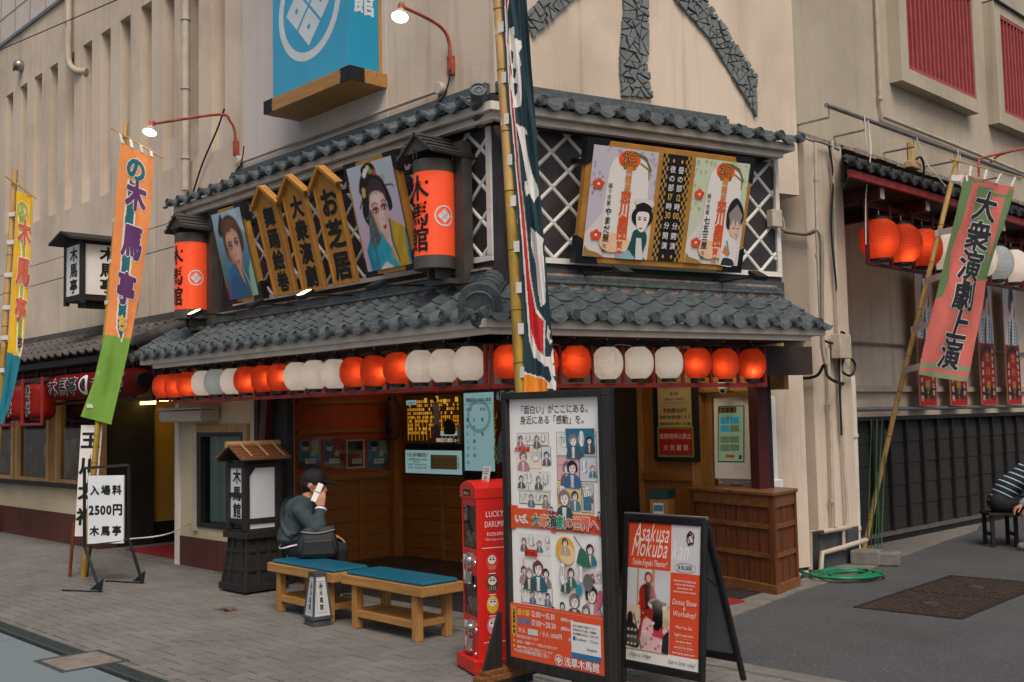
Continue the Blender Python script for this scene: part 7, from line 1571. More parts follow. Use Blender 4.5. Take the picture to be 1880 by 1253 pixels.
# ticket machine
t = thing('ticket_machine', 'white touch screen ticket machine in the niche behind the counter', 'ticket machine', (-.06, 3.1, 0), R(4))
b = MB('white_print'); mat('white_case', 'e8e4e0', .35, .03, 4); b.use('white_case'); b.hexa([(-.19, -.1, .98), (.22, -.1, .98), (.22, .2, .98), (-.19, .2, .98)], [(-.21, -.04, 1.79), (.22, -.04, 1.79), (.22, .2, 1.79), (-.21, .2, 1.79)]); b.box(.222, .40, -.02, .2, .9, 1.79); b.box(-.21, .42, .0, .2, .5, .98); b.build('case', t, bevel=.012)
def on_screen(z): return -.101+.06*(z-.98)/.81
b = MB('sign_black', Matrix.Translation((0, -.1025, .98)) @ Matrix.Rotation(-math.atan(.06/.81), 4, 'X')); mat('screen_green', '86a88a', .3, .02, 3, emit=.22); mat('screen_blue', '2f86a4', .3, 0, emit=.3)
b.rect(-.15, .15, .17, .73, 0, 'sign_black'); b.rect(-.14, .14, .18, .72, -.001, 'screen_green'); b.rect(-.14, .06, .66, .715, -.0015, 'print_3a3226')
for k in range(4): b.rect(-.13+.05*k, -.1+.05*k, .665, .705, -.002, 'print_8a5a3a')
for x, z in ((-.12, .55), (-.01, .55), (-.12, .47)): b.rect(x, x+.1, z, z+.065, -.0016, 'screen_blue')
for x, z in ((-.01, .47), (-.12, .36), (-.01, .36), (-.12, .28), (-.01, .28)): b.rect(x, x+.1, z, z+.065, -.0016, 'print_7fa286')
b.rect(-.06, .04, .215, .245, -.0016, 'print_c9673a'); b.text('注文', -.02, .6, .03, -.0016, 'ink'); b.rect(.09, .12, .2, .24, -.0016, 'print_2a3a2e'); b.rect(.04, .14, .1, .14, 0, 'paper_white'); b.build('screen', t)
b = MB('orange_red'); mat('orange_panel', 'c9692a', .5, .04); b.rect(.24, .385, 1.5, 1.76, -.0215, 'orange_panel'); b.rect(.25, .37, 1.24, 1.4, -.0215, 'sign_black'); b.rect(.265, .355, 1.26, 1.38, -.0225, 'screen_blue'); b.rect(.27, .36, 1.08, 1.2, -.0215, 'print_3c4a5a'); b.text('券', .31, 1.66, .05, -.0225, 'ink', .03); b.disc(.31, 1.57, .03, None, -.0225, 'paper_white', 16); b.rect(-.2, .4, .86, .93, -.0015, 'orange_panel'); b.build('side_panel', t)
b = MB('chrome'); b.box(-.14, -.04, -.03, .0, .86, .94); b.box(.08, .2, -.03, 0, .86, .94); b.build('ticket_slot', t, bevel=.004)
t = thing('security_camera', 'white dome security camera under the beam before the ticket machine', 'camera', onL(1327, 714, 2.9)); b = MB('white_case'); b.lathe([(.05, 0), (.05, .05), (.035, .08)], seg=18); b.ball((0, 0, -.01), .045); b.build('housing', t, smooth=60); b = MB('black_metal'); b.ball((.015, -.03, -.02), .022); b.build('lens', t, smooth=60)
# screens on the inner wall
t = thing('video_screen', 'wall screen showing a performer on a golden stage above a cast notice', 'screen', (-3.54, 2.085, 1.0)); b = MB('sign_black'); b.box(-.53, .53, 0, .045, -.02, .94); b.build('casing', t, bevel=.005)
for h_, e_ in (('c98a1e', .5), ('e0b04a', .5), ('9cc4c4', .42), ('d8d8d0', .4), ('7a4a10', .3), ('3a2408', .2), ('8fb8c0', .45), ('6f98a4', .4)): mat('glow_'+h_, h_, .4, 0, emit=e_)
a = Art(-.515, .515, 0, .92, -.001); a.bar(0, 1, .38, 1, 'glow_3a2408'); rr = random.Random(8)
for i in range(26):
    for j in range(9):
        if rr.random() < .62: a.bar(.03+.036*i, .03+.036*i+.026, .5+.05*j, .5+.05*j+.035, 'glow_c98a1e' if rr.random() < .7 else 'glow_e0b04a')
for i in range(14): u_ = .05+.068*i; a.bar(u_, u_+.012, .42, .72, 'glow_c98a1e')
for u_, v_ in ((.36, .9), (.56, .92), (.7, .88), (.9, .9)): a.bar(u_, u_+.05, v_, v_+.06, 'glow_e0b04a')
a.bar(.44, 1.0, .38, .45, 'glow_3a2408'); a.blob([(.5, .42), (.53, .74), (.5, .86), (.56, .9), (.62, .84), (.63, .7), (.6, .42)], 'print_8a7f94'); a.ell(.555, .935, .035, .035, '1a1414'); a.blob([(.5, .4), (.53, .6), (.61, .6), (.6, .4)], 'print_5a4a58'); a.bar(.64, .95, .48, .54, 'glow_9cc4c4'); a.blob([(.7, .5), (.72, .66), (.84, .68), (.9, .6), (.88, .5)], '1c1820'); a.bar(.93, .98, .38, .62, 'print_8a8a94'); a.bar(.03, .22, .88, .94, 'glow_9cc4c4'); a.ht('木馬館公演', .125, .893, .03, 'ink', .01)
a.ht('桐龍座恋川劇団ショー', .76, .405, .05, 'glow_d8d8d0', .02, .8); a.bar(0, 1, .3, .375, '17131a')
a.bar(0, 1, 0, .295, 'glow_9cc4c4'); a.ht('六月公演 桐龍座恋川', .22, .215, .05, 'ink', .02, .85); a.ht('[公演時間] 昼の部・夜の部', .22, .165, .03, 'ink', .01); a.ht('日曜・祝日', .2, .135, .026, 'print_a03030', .01)
for v_ in (.1, .06): a.ht('昼の部十二時 夜の部十七時半', .22, v_, .026, 'ink', .005)
a.bar(.46, .92, .06, .24, 'glow_7a4a10') if False else a.bar(.46, .92, .06, .24, 'print_a08a64')
for i in range(7): a.vt('恋川純一', .5+.062*i, .2, .024, 'ink', .01, .03)
a.vt('恋川劇団', .945, .22, .03, 'print_8a5a10', .02, .034); a.build('display', t)
t = thing('programme_screen', 'tall pale blue programme screen listing the plays, beside the wall screen', 'screen', (-2.72, 2.08, 1.05)); b = MB('sign_black'); b.box(-.29, .62, 0, .045, -.1, .9); b.build('casing', t, bevel=.005)
a = Art(-.27, .23, .0, .87, -.001); a.bar(0, 1, 0, 1, 'glow_8fb8c0'); a.ell(.5, .7, .4, .22, 'glow_6f98a4'); a.ell(.5, .7, .32, .17, 'glow_8fb8c0'); a.bar(.03, .97, .855, .86, 'ink'); a.ht('桐龍座恋川 本日の演目', .5, .885, .05, 'ink', .02, .82)
for u_, s_ in ((.12, '勝手にしやがれ'), (.34, 'おかじ藤十郎'), (.62, '春 駒')): a.vt(s_, u_, .7, .045, 'ink', .015, .08)
for u_ in (.1, .2, .56, .66): a.ht('昼' if u_ < .15 else '夜', u_+.03, .77, .04, 'print_c23a2a', .02)
a.build('display', t)
a = Art(.24, .6, -.08, .88, -.001); a.bar(0, 1, 0, 1, '4a1418'); a.ht('6月4日', .5, .9, .12, 'print_9cc4d0', .04, .8); a.ht('(本日)', .55, .84, .07, 'print_9cc4d0', .03, .8); a.blob([(.2, .72), (.3, .8), (.7, .8), (.76, .66), (.6, .55), (.3, .58)], '1a1416'); a.blob([(.3, .7), (.6, .74), (.66, .62), (.5, .52), (.34, .58)], 'c9a490'); a.blob([(0, .2), (.2, .5), (.5, .55), (.9, .5), (1, .2)], '5f8a9a'); a.vt('JUST100', .06, .86, .09, 'print_c9c02a', .04, .09); a.vt('恋川純', .6, .4, .16, 'print_9cc4d0', .06, .17)
for k_ in range(20): a.ell(rr.uniform(.1, .9), rr.uniform(.05, .35), .04, .02, rr.choice(['b04a3a', 'c9a23a', '7a3a5a', '3a5a6a']), n=8)
a.build('display', t)
t = thing('wall_lantern', 'small dark red cylinder lantern with black writing in the entrance corner', 'lantern', (-4.12, 1.93, 1.42)); b = MB('dark_red_paint'); b.lathe([(.07, 0), (.085, .03), (.085, .42), (.07, .45)], seg=20); b.lathe([(.05, -.03), (.05, 0)], m='black_metal'); b.lathe([(.05, .45), (.05, .5)]); b.build('shade', t, smooth=40); w = MB('ink'); w.warp = lambda p: ((.088-p.y)*sin(p.x/.088+R(20)), -(.088-p.y)*cos(p.x/.088+R(20)), p.z); w.vtext('いろは', 0, .41, .12, .125, 0, 'ink', .03); w.build('lettering', t)
# posters in plastic sleeves
for i, (px0, px1, lb) in enumerate(((550, 588, 'small performer poster in plastic sleeve, nearest the entrance corner post of honey wood'), (594, 632, 'small poster in plastic sleeve catching a white glare streak'), (637, 671, 'small dark red poster with white border in plastic sleeve'), (677, 713, 'small performer poster in plastic sleeve nearest the screens'))):
    p0, p1 = onX(px0, 835, -4.28), onX(px1, 835, -4.28); w = abs(p1.y-p0.y)/2; zb, zt = onX(px0, 861, -4.28).z, onX(px0, 808, -4.28).z
    t = thing('small_poster', lb, 'poster', (-4.298, (p0.y+p1.y)/2, zb), pi/2, 'posters in plastic sleeves'); H = zt-zb
    a = Art(-w, w, 0, H, -.004); a.bar(0, 1, 0, 1, ('5f7f96', '6a2a2a', 'c9c2b4', '587894')[i])
    if i == 2: a.bar(.08, .9, .05, .95, '7a2420'); a.bar(.12, .45, .6, .92, '3a5a52'); a.bar(.5, .88, .62, .92, '241c1a'); a.bar(.12, .86, .34, .56, '9a4a30')
    else: a.blob([(.1, .3), (.2, .6), (.4, .62), (.5, .3)], ('2f6f86', '3a2426', '', '2f7f96')[i]); a.ell(.32, .72, .14, .12, 'd9b8a6'); a.ell(.32, .84, .18, .1, '1b1716'); a.bar(.6, .95, .5, .95, ('b89a5a', 'a04a3a', '', 'a8a890')[i]); a.ell(.68, .5, .12, .1, 'caa894'); a.bar(0, 1, 0, .25, ('3a4f66', '8a6a5a', '', '33506a')[i])
    a.bar(.3, .82, .16, .33, 'd9d6d0'); a.ht('六月公演', .56, .22, .03, 'ink', .01); a.build('print', t); b = MB('pane'); b.use('clear_sleeve'); b.quad((-w*1.1, -.016, -.02), (w*1.1, -.016, -.02), (w*1.1, -.016, H+.03), (-w*1.1, -.016, H+.03)); b.build('sleeve', t)
# mats
def matt(pts, lab): 
    c = sum(pts, V())/4; t = tag(MB('mat_red').build('x'), lab, 'mat') if False else None
    b = MB('mat_red'); b.hexa([p-c+V((0, 0, .0065)) for p in pts], [p-c+V((0, 0, .02)) for p in pts]); o = b.build('door_mat', loc=c, bevel=.004); tag(o, lab, 'mat')
matt([V((-7.6, .18, 0)), V((-6.75, .18, 0)), V((-6.75, .9, 0)), V((-7.6, .9, 0))], 'red door mat in the left doorway, half nearest the shop windows'); matt([V((-6.72, .18, 0)), V((-5.85, .18, 0)), V((-5.85, .9, 0)), V((-6.72, .9, 0))], 'red door mat in the left doorway, half nearest the white jamb'); matt([V((.3, 1.5, 0)), V((.72, 1.45, 0)), V((.74, 2.0, 0)), V((.35, 2.05, 0))], 'red mat on the kerb side behind the folding sign')
# alley foot: hose, tap, block, green stakes
t = thing('garden_hose', 'coiled green garden hose on the pavement by the pillar', 'hose', (.72, 3.8, 0)); b = MB('hose_green'); pts = []
rr = random.Random(12)
for i in range(90):
    a_ = i*.3; r_ = .25+.06*sin(i*.11)+rr.uniform(-.006, .006); pts.append((r_*1.15*cos(a_)*.8+.06*sin(i*.045), r_*1.3*sin(a_)+.05*cos(i*.05), .02+.0012*(i % 22)+.004*(i//22)))
pts = [(-.42, -.3, .1), (-.36, -.28, .07), (-.2, -.25, .03)]+pts; b.tube(curve(pts, 2), .014, seg=8); b.build('tube', t, smooth=60)
t = thing('water_tap', 'old metal tap on a pale standpipe between the counter and pillar', 'tap', (.3, 3.5, 0)); b = MB('white_pvc'); b.tube([(0, 0, 0), (0, 0, .3)], .035); b.box(-.05, .05, -.05, .05, .12, .2); b.tube([(-.05, -.1, .03), (.1, .1, .03)], .035); b.build('standpipe', t); b = MB('steel'); b.tube(curve([(0, 0, .22), (.0, -.08, .22), (.0, -.11, .16)], 4), .018); b.lathe([(.03, .25), (.03, .27)]); b.build('spout', t, smooth=40); b = MB('rust_red'); b.tube([(.0, -.11, .15), (.03, -.1, .1)], .02); b.build('connector', t)
t = thing('concrete_block', 'stained concrete block by the pillar holding thin green stakes', 'concrete block', (.42, 4.75, 0), R(20)); b = MB('concrete'); b.box(-.15, .15, -.13, .13, 0, .15); b.build('block', t, bevel=.015); b = MB('concrete'); b.box(.12, .34, -.1, .14, 0, .13); b.build('block', t, bevel=.012)
for i, (x, y, x1, y1, h) in enumerate(((1592, 1020, 1600, 770, .1), (1598, 1015, 1610, 770, .1), (1606, 1010, 1620, 770, .1), (1612, 1012, 1608, 850, .1), (1618, 1010, 1626, 790, .1))):
    p, q = onX(x, y, .2+.03*i), onX(x1, y1, .1+.02*i); t = None; b = MB('green_pole'); o = V((p.x, p.y, max(p.z, 0))); b.tube(curve([V((0, 0, 0)), (q-o)*.5+V((.02*(i % 2), 0, 0)), q-o], 6), .0075, seg=6); ob = b.build('garden_stake', loc=o, smooth=60)
    tag(ob, ['thin green garden stake leaning by the pillar, leftmost of the bundle', 'thin green garden stake, second from the left in the bundle', 'thin green garden stake in the middle of the bundle', 'shortest thin green garden stake, leaning left across the bundle', 'thin green garden stake, rightmost of the bundle'][i], 'stake', 'green garden stakes by the pillar')
t = thing('chair', 'dark red wooden chair back at the left edge below the shop window', 'chair', (-11.6, -.45, 0), R(10)); b = MB('dark_red_paint')
for x in (-.2, .2): b.box(x-.02, x+.02, .16, .2, 0, .75)
b.box(-.2, .2, .16, .2, .68, .75); b.box(-.2, .2, .165, .195, .5, .54); b.build('backrest', t, bevel=.004); b = MB('dark_red_paint'); b.box(-.22, .22, -.22, .2, .4, .44); b.build('seat', t, bevel=.004)
for x in (-.19, .19): b = MB('dark_red_paint'); b.box(x-.02, x+.02, -.21, -.17, 0, .4); b.build('leg', t)

t = thing('dead_leaves', 'small clump of dead brown leaves on the grey bricks before the lantern stand', 'leaves', G(415, 1121)); b = MB('shingle'); rr = random.Random(3)
for k in range(26):
    x, y, a_ = rr.uniform(-.11, .11), rr.uniform(-.05, .05), rr.uniform(0, 6.3); l = rr.uniform(.02, .045); d = V((cos(a_), sin(a_), 0))*l; n_ = V((-sin(a_), cos(a_), 0))*l*.35; z = rr.uniform(.003, .02)
    p = V((x, y, z)); b.add([p-d, p+n_+V((0, 0, .006)), p+d+V((0, 0, rr.uniform(0, .012))), p-n_+V((0, 0, .006))], [(0, 1, 2, 3)])
b.build('leaf_clump', t)
# ================================================================ PEOPLE
def capsules(caps, thick=0, voxel=.007, smooth=3, name='body', m='skin'):
    bm = bmesh.new()
    for p0, r0, p1, r1 in caps:
        tmp = bmesh.new()
        for p, r in ((p0, r0), (p1, r1)):
            sx = (1, 1, 1)
            if isinstance(r, tuple): sx = tuple((q+thick)/(max(r)+thick) for q in r); r = max(r)
            bmesh.ops.create_icosphere(tmp, subdivisions=3, radius=r+thick, matrix=Matrix.Translation(p) @ Matrix.Diagonal((*sx, 1)))
        bmesh.ops.convex_hull(tmp, input=tmp.verts)
        for v in [v for v in tmp.verts if not v.link_faces]: tmp.verts.remove(v)
        me = bpy.data.meshes.new('tmp'); tmp.to_mesh(me); tmp.free(); bm.from_mesh(me); bpy.data.meshes.remove(me)
    me = bpy.data.meshes.new(name); bm.to_mesh(me); bm.free()
    o = bpy.data.objects.new(name, me); COL.objects.link(o)
    md = o.modifiers.new('r', 'REMESH'); md.mode = 'VOXEL'; md.voxel_size = voxel; md.use_smooth_shade = True
    if smooth: s_ = o.modifiers.new('s', 'SMOOTH'); s_.iterations = smooth; s_.factor = .5
    dg = bpy.context.evaluated_depsgraph_get(); ne = bpy.data.meshes.new_from_object(o.evaluated_get(dg)); o.modifiers.clear(); o.data = ne
    ne.materials.clear(); ne.materials.append(MATS[m]); ne.polygons.foreach_set('use_smooth', [True]*len(ne.polygons)); return o
def hand_caps(wr, d, n, side, curl=.5, sp=.019):
    """palm and five fingers: wr wrist, d along the palm, n palm normal (towards the palm side), side = towards the thumb"""
    d, n, side = V(d).normalized(), V(n).normalized(), V(side).normalized(); out = []
    kn = wr+d*.085
    for k in (-1.5, -.5, .5, 1.5): out.append((wr+d*.012+side*k*.011, .014, kn+side*k*sp, .0125))
    for k, L in ((1.5, .9), (.5, 1.0), (-.5, .94), (-1.5, .74)):
        p = kn+side*k*sp; a = curl*1.1
        for j, l in enumerate((.042, .028, .022)):
            dd = d*cos(a)+n*sin(a); q = p+dd*l*L; out.append((p, .0098-.0008*j, q, .0090-.0008*j)); p = q; a += curl
    t0 = wr+d*.02+side*.026; t1 = t0+(d*.6+side*.7+n*.35)*.038; t2 = t1+(d*.85+side*.2+n*.5)*.034; t3 = t2+(d*.9+n*.5-side*.1)*.024
    out += [(t0, .015, t1, .0125), (t1, .0125, t2, .0108), (t2, .0108, t3, .0095)]; return out
def head_caps(c, f, up, s=1.0):
    """skull, jaw, nose, ears, neck-ward base; f facing, up crown direction"""
    f, up = V(f).normalized(), V(up).normalized(); r = f.cross(up).normalized(); o = [(c+up*.025-f*.022, .092*s, c+up*.02+f*.02, .084*s), (c+up*.01+f*.01, .08*s, c-up*.075+f*.055, .045*s), (c-up*.06+f*.03, .055*s, c-up*.09+f*.075, .028*s)]
    o += [(c+up*.012+f*.098, .010*s, c-up*.03+f*.118, .014*s), (c-up*.03+f*.11, .013*s, c-up*.034+f*.10, .02*s), (c+up*.03+f*.085, .018*s, c+up*.032+f*.083, .02*s), (c-up*.062+f*.092, .013*s, c-up*.07+f*.09, .014*s)]
    for sg in (-1, 1):
        o += [(c+r*sg*.082-f*.01+up*.015, .012*s, c+r*sg*.09-f*.022-up*.0, .02*s), (c+r*sg*.085-f*.012-up*.02, .012*s, c+r*sg*.08-f*.005-up*.04, .010*s), (c+r*sg*.035+f*.07+up*.022, .022*s, c+r*sg*.06+f*.045+up*.02, .02*s), (c+r*sg*.04+f*.06-up*.03, .03*s, c+r*sg*.05+f*.03-up*.05, .03*s)]
    return o
def face_details(t, c, f, up):
    f, up = V(f).normalized(), V(up).normalized(); r = f.cross(up).normalized()
    for sg in (-1, 1):
        b = MB('white_print'); p = c+r*sg*.033+f*.088+up*.008; b.ball(p, .011, 'white_print', 10); b.ball(p+f*.006, .0065, 'ink', 8); b.build('eye', t, smooth=80)
        b = MB('hair_black'); b.tube([c+r*sg*.016+f*.103+up*.03, c+r*sg*.035+f*.10+up*.035, c+r*sg*.055+f*.085+up*.03], .004, seg=6); b.build('eyebrow', t)
    b = MB('rust_red'); b.tube([c+r*-.024+f*.096-up*.062, c+f*.106-up*.06, c+r*.024+f*.096-up*.062], .0045, 'lip_tone', seg=6); b.build('mouth', t)
mat('lip_tone', '8f5a4a', .5, .05)
Z = V((0, 0, 1))
# --- the man on the bench: local +y is the way he faces, +x his right (towards the street)
mloc = V((-2.27, -.60, 0)) if True else G(578, 1012, .44); mloc.z = 0
man_rz = R(-34)
pel, bel, che, nek = V((0, .02, .535)), V((0, -.01, .66)), V((0, .05, .82)), V((0, .10, .915))
hd = V((0, .165, 1.055)); hf = V((.10, 1, -.12)).normalized(); hu = V((0, .12, 1)).normalized()
sh, el, wr = V((.19, .05, .855)), V((.25, .19, .665)), V((.14, .235, .875))
shl, ell, wrl = V((-.185, .06, .855)), V((-.25, .14, .66)), V((-.10, .30, .60))
legs = []
for sx in (1, -1): legs += [(V((sx*.09, .04, .505)), .085, V((sx*.125, .40, .485)), .062), (V((sx*.125, .40, .485)), .060, V((sx*.12, .36, .11)), .042)]
torso = [(pel+V((-.06, 0, 0)), .115, pel+V((.06, 0, 0)), .115), (pel, (.17, .115, .12), bel, (.165, .12, .12)), (bel, (.165, .12, .12), che, (.18, .12, .12)), (che+V((-.10, 0, .0)), .10, che+V((.10, 0, 0)), .10), (che+V((0, -.03, .02)), .11, nek, .062), (sh, .062, che+V((0, 0, .06)), .085), (shl, .062, che+V((0, 0, .06)), .085)]
armR = [(sh, .058, el, .046), (el, .046, wr+(el-wr)*.08, .033)]; armL = [(shl, .058, ell, .046), (ell, .046, wrl, .032)]
neck = [(nek+V((0, -.01, -.02)), .062, hd+V((0, -.03, -.06)), .055)]
hR = hand_caps(wr, V((-.10, .02, .99)), V((-1, -.05, 0)), V((.1, -1, 0)), .42); hL = hand_caps(wrl, V((.3, .9, -.2)), V((0, -.2, -1)), V((1, 0, 0)), .25)
feet = [(V((sx*.12, .36, .11)), .038, V((sx*.12, .40, .045)), .04) for sx in (1, -1)]
body = capsules(torso+armR+armL+neck+legs+feet+head_caps(hd, hf, hu)+hR+hL, 0, .006, 2, 'person')
body.location = mloc; body.rotation_euler.z = man_rz
tag(body, 'person in dark sweater and black cap sitting on a bench, phone held to ear', 'person')
def child(o, p): o.parent = p; return o
folds = []
child(capsules(torso[1:]+armR[:1]+[(el, .046, wr+(el-wr)*.14, .036)]+armL+[(V((.02, -.03, .60)), (.175, .12, .05), V((0, -.02, .66)), (.17, .12, .05)), (el+V((.01, .0, .03)), .05, el+V((-.02, .03, .06)), .046), (V((.15, .1, .77)), .06, V((.2, .16, .72)), .045)], .013, .008, 2, 'sweater', 'sweater'), body)
child(capsules([torso[0], torso[1]]+legs, .012, .008, 2, 'trousers', 'trousers'), body)
for sx in (1, -1): child(capsules([(V((sx*.12, .33, .05)), .045, V((sx*.12, .40, .045)), .045), (V((sx*.12, .40, .045)), .045, V((sx*.125, .52, .035)), .036)], .006, .006, 2, 'shoe', 'black_metal'), body)
# white shirt edges at neck, hem and cuff
b = MB('white_print')
d = (hd-nek); ring = [nek+V((.078*cos(a), -.012+.072*sin(a), .012+.03*(-sin(a)))) for a in [2*pi*i/24 for i in range(25)]]; b.tube(ring, .008, seg=6, caps=False)
ring = [V((.192*cos(a), -.0+.14*sin(a), .535+.02*sin(a*2+1))) for a in [2*pi*i/30 for i in range(31)]]; b.tube(ring, .008, seg=6, caps=False)
c_ = wr+(el-wr)*.10; ax = (wr-el).normalized(); s0 = ax.orthogonal().normalized(); s1 = ax.cross(s0); b.tube([c_+s0*.045*cos(a)+s1*.045*sin(a) for a in [2*pi*i/18 for i in range(19)]], .011, seg=6, caps=False); b.build('shirt_edge', body, smooth=60)
hr = hf.cross(hu).normalized()
child(capsules([(hd+hu*.03-hf*.038, .078, hd-hu*.02-hf*.045, .06), (hd+hu*.04, .088, hd+hu*.02-hf*.03, .088)], .004, .006, 2, 'hair', 'hair_black'), body)
cap = capsules([(hd+hu*.055-hf*.025, .089, hd+hu*.052+hf*.02, .086), (hd+hu*.085-hf*.015, .07, hd+hu*.088+hf*.03, .066)], .006, .006, 2, 'cap', 'cap_black'); child(cap, body)
brim = capsules([(hd+hu*.055+hf*.10+hr*.05, .012, hd+hu*.045+hf*.20+hr*.035, .008), (hd+hu*.055+hf*.10-hr*.05, .012, hd+hu*.045+hf*.20-hr*.035, .008), (hd+hu*.045+hf*.20+hr*.035, .008, hd+hu*.045+hf*.20-hr*.035, .008), (hd+hu*.055+hf*.05+hr*.07, .009, hd+hu*.055+hf*.05-hr*.07, .009), (hd+hu*.055+hf*.05+hr*.065, .009, hd+hu*.045+hf*.15, .007), (hd+hu*.055+hf*.05-hr*.065, .009, hd+hu*.045+hf*.15, .007), (hd+hu*.06+hf*.07, .01, hd+hu*.048+hf*.205, .008)], .002, .005, 2, 'cap_brim', 'cap_black'); child(brim, body)
face_details(body, hd, hf, hu)
# his phone and shoulder bag
t = thing('phone', 'white flip phone held to the ear of the man on the bench', 'phone', mloc, man_rz)
ph = V((.122, .20, 1.005)); T = Matrix.Translation(ph) @ Matrix.Rotation(R(-14), 4, 'Y') @ Matrix.Rotation(R(-24), 4, 'X')
b = MB('white_case', T); b.box(-.009, .009, -.026, .026, -.09, -.003); b.box(-.009, .009, -.026, .026, .003, .085); b.box(-.008, .004, -.024, .024, -.004, .004, 'black_metal'); b.build('handset', t, bevel=.004)
t = thing('shoulder_bag', 'black zipped shoulder bag resting on the bench beside the man', 'bag', mloc, man_rz+pi/2)
t.location = G(592, 1030, .445); t.location.z = .444
t.location = mloc+Matrix.Rotation(man_rz, 3, 'Z') @ V((.285, .20, .444))
b = MB('bag_black'); n_ = 9; rings = []
for k in range(n_):                     # a soft box: wide at the foot, pinched at the zip
    q = k/(n_-1); hx = .185-.045*q**1.5-(.03*(1-q)**6); hy = .072*(1-q**2*.75)-.012*(1-q)**5; z = .012+.255*q; rings.append([(math.copysign(abs(cos(2*pi*i/28))**.38, cos(2*pi*i/28))*hx+.008*sin(5*q+i), math.copysign(abs(sin(2*pi*i/28))**.5, sin(2*pi*i/28))*hy+.003*sin(3*i+7*q), z+.014*cos(2*pi*i/28)*q+.005*sin(2*i)) for i in range(28)])
vs = [p for r_ in rings for p in r_]; b.add(vs, [tuple(range(28))[::-1], tuple(range(28*(n_-1), 28*n_))]+[(k*28+i, k*28+(i+1) % 28, (k+1)*28+(i+1) % 28, (k+1)*28+i) for k in range(n_-1) for i in range(28)])
b.build('pouch', t, smooth=60)
b = MB('bag_black'); b.tube(curve([(-.14, -.045, .235), (0, -.052, .22), (.15, -.04, .245)], 6), .005, 'grey_plastic', 6); b.build('zip', t, smooth=60)
b = MB('bag_black'); b.hexa([(-.14, -.083, .03), (.15, -.083, .03), (.15, -.05, .03), (-.14, -.05, .03)], [(-.125, -.074, .16), (.135, -.07, .17), (.135, -.03, .17), (-.125, -.03, .16)]); b.build('front_pocket', t, bevel=.014)
def strap(pts, name='strap'):
    b = MB('bag_black'); P = curve(pts, 8)
    for p, q in zip(P, P[1:]):
        d = (q-p).normalized(); s_ = d.cross(V((.3, -.9, .1))).normalized()*.017; n_ = d.cross(s_).normalized()*.003
        b.add([p-s_-n_, p+s_-n_, q+s_-n_, q-s_-n_, p-s_+n_, p+s_+n_, q+s_+n_, q-s_+n_], [(0, 1, 2, 3), (7, 6, 5, 4), (0, 3, 7, 4), (1, 5, 6, 2)])
    return b
MW = Matrix.Translation(mloc) @ Matrix.Rotation(man_rz, 4, 'Z'); inv = (Matrix.Translation(t.location) @ Matrix.Rotation(man_rz+pi/2, 4, 'Z')).inverted()
L2 = lambda p: inv @ (MW @ V(p))
strap([V((-.15, 0, .22)), L2((.21, -.04, .64)), L2((.12, -.115, .77)), L2((-.02, -.085, .925)), L2((-.13, .03, .945)), L2((-.10, .185, .84)), L2((.06, .21, .72)), L2((.2, .27, .66)), V((.15, .0, .24))]).build('strap', t)
# --- striped shirt man on a low stool in the alley
m = mat('striped_shirt', '16222c', .85, 0, bump=.15, bscale=120); nt_ = m.node_tree; N = nt_.nodes; tc = N.new('ShaderNodeTexCoord'); sx_ = N.new('ShaderNodeSeparateXYZ'); nt_.links.new(tc.outputs['Object'], sx_.inputs[0])
m1 = N.new('ShaderNodeMath'); m1.operation = 'MULTIPLY_ADD'; nt_.links.new(sx_.outputs[1], m1.inputs[0]); m1.inputs[1].default_value = .55; nt_.links.new(sx_.outputs[2], m1.inputs[2])
m2 = N.new('ShaderNodeMath'); m2.operation = 'MULTIPLY'; nt_.links.new(m1.outputs[0], m2.inputs[0]); m2.inputs[1].default_value = 13
m3 = N.new('ShaderNodeMath'); m3.operation = 'FRACT'; nt_.links.new(m2.outputs[0], m3.inputs[0]); m4_ = N.new('ShaderNodeMath'); m4_.operation = 'LESS_THAN'; nt_.links.new(m3.outputs[0], m4_.inputs[0]); m4_.inputs[1].default_value = .2
mx_ = N.new('ShaderNodeMix'); mx_.data_type = 'RGBA'; nt_.links.new(m4_.outputs[0], mx_.inputs[0]); mx_.inputs[6].default_value = (*lin('142330'), 1); mx_.inputs[7].default_value = (*lin('a9bcc4'), 1); nt_.links.new(mx_.outputs[2], N['Principled BSDF'].inputs['Base Color'])
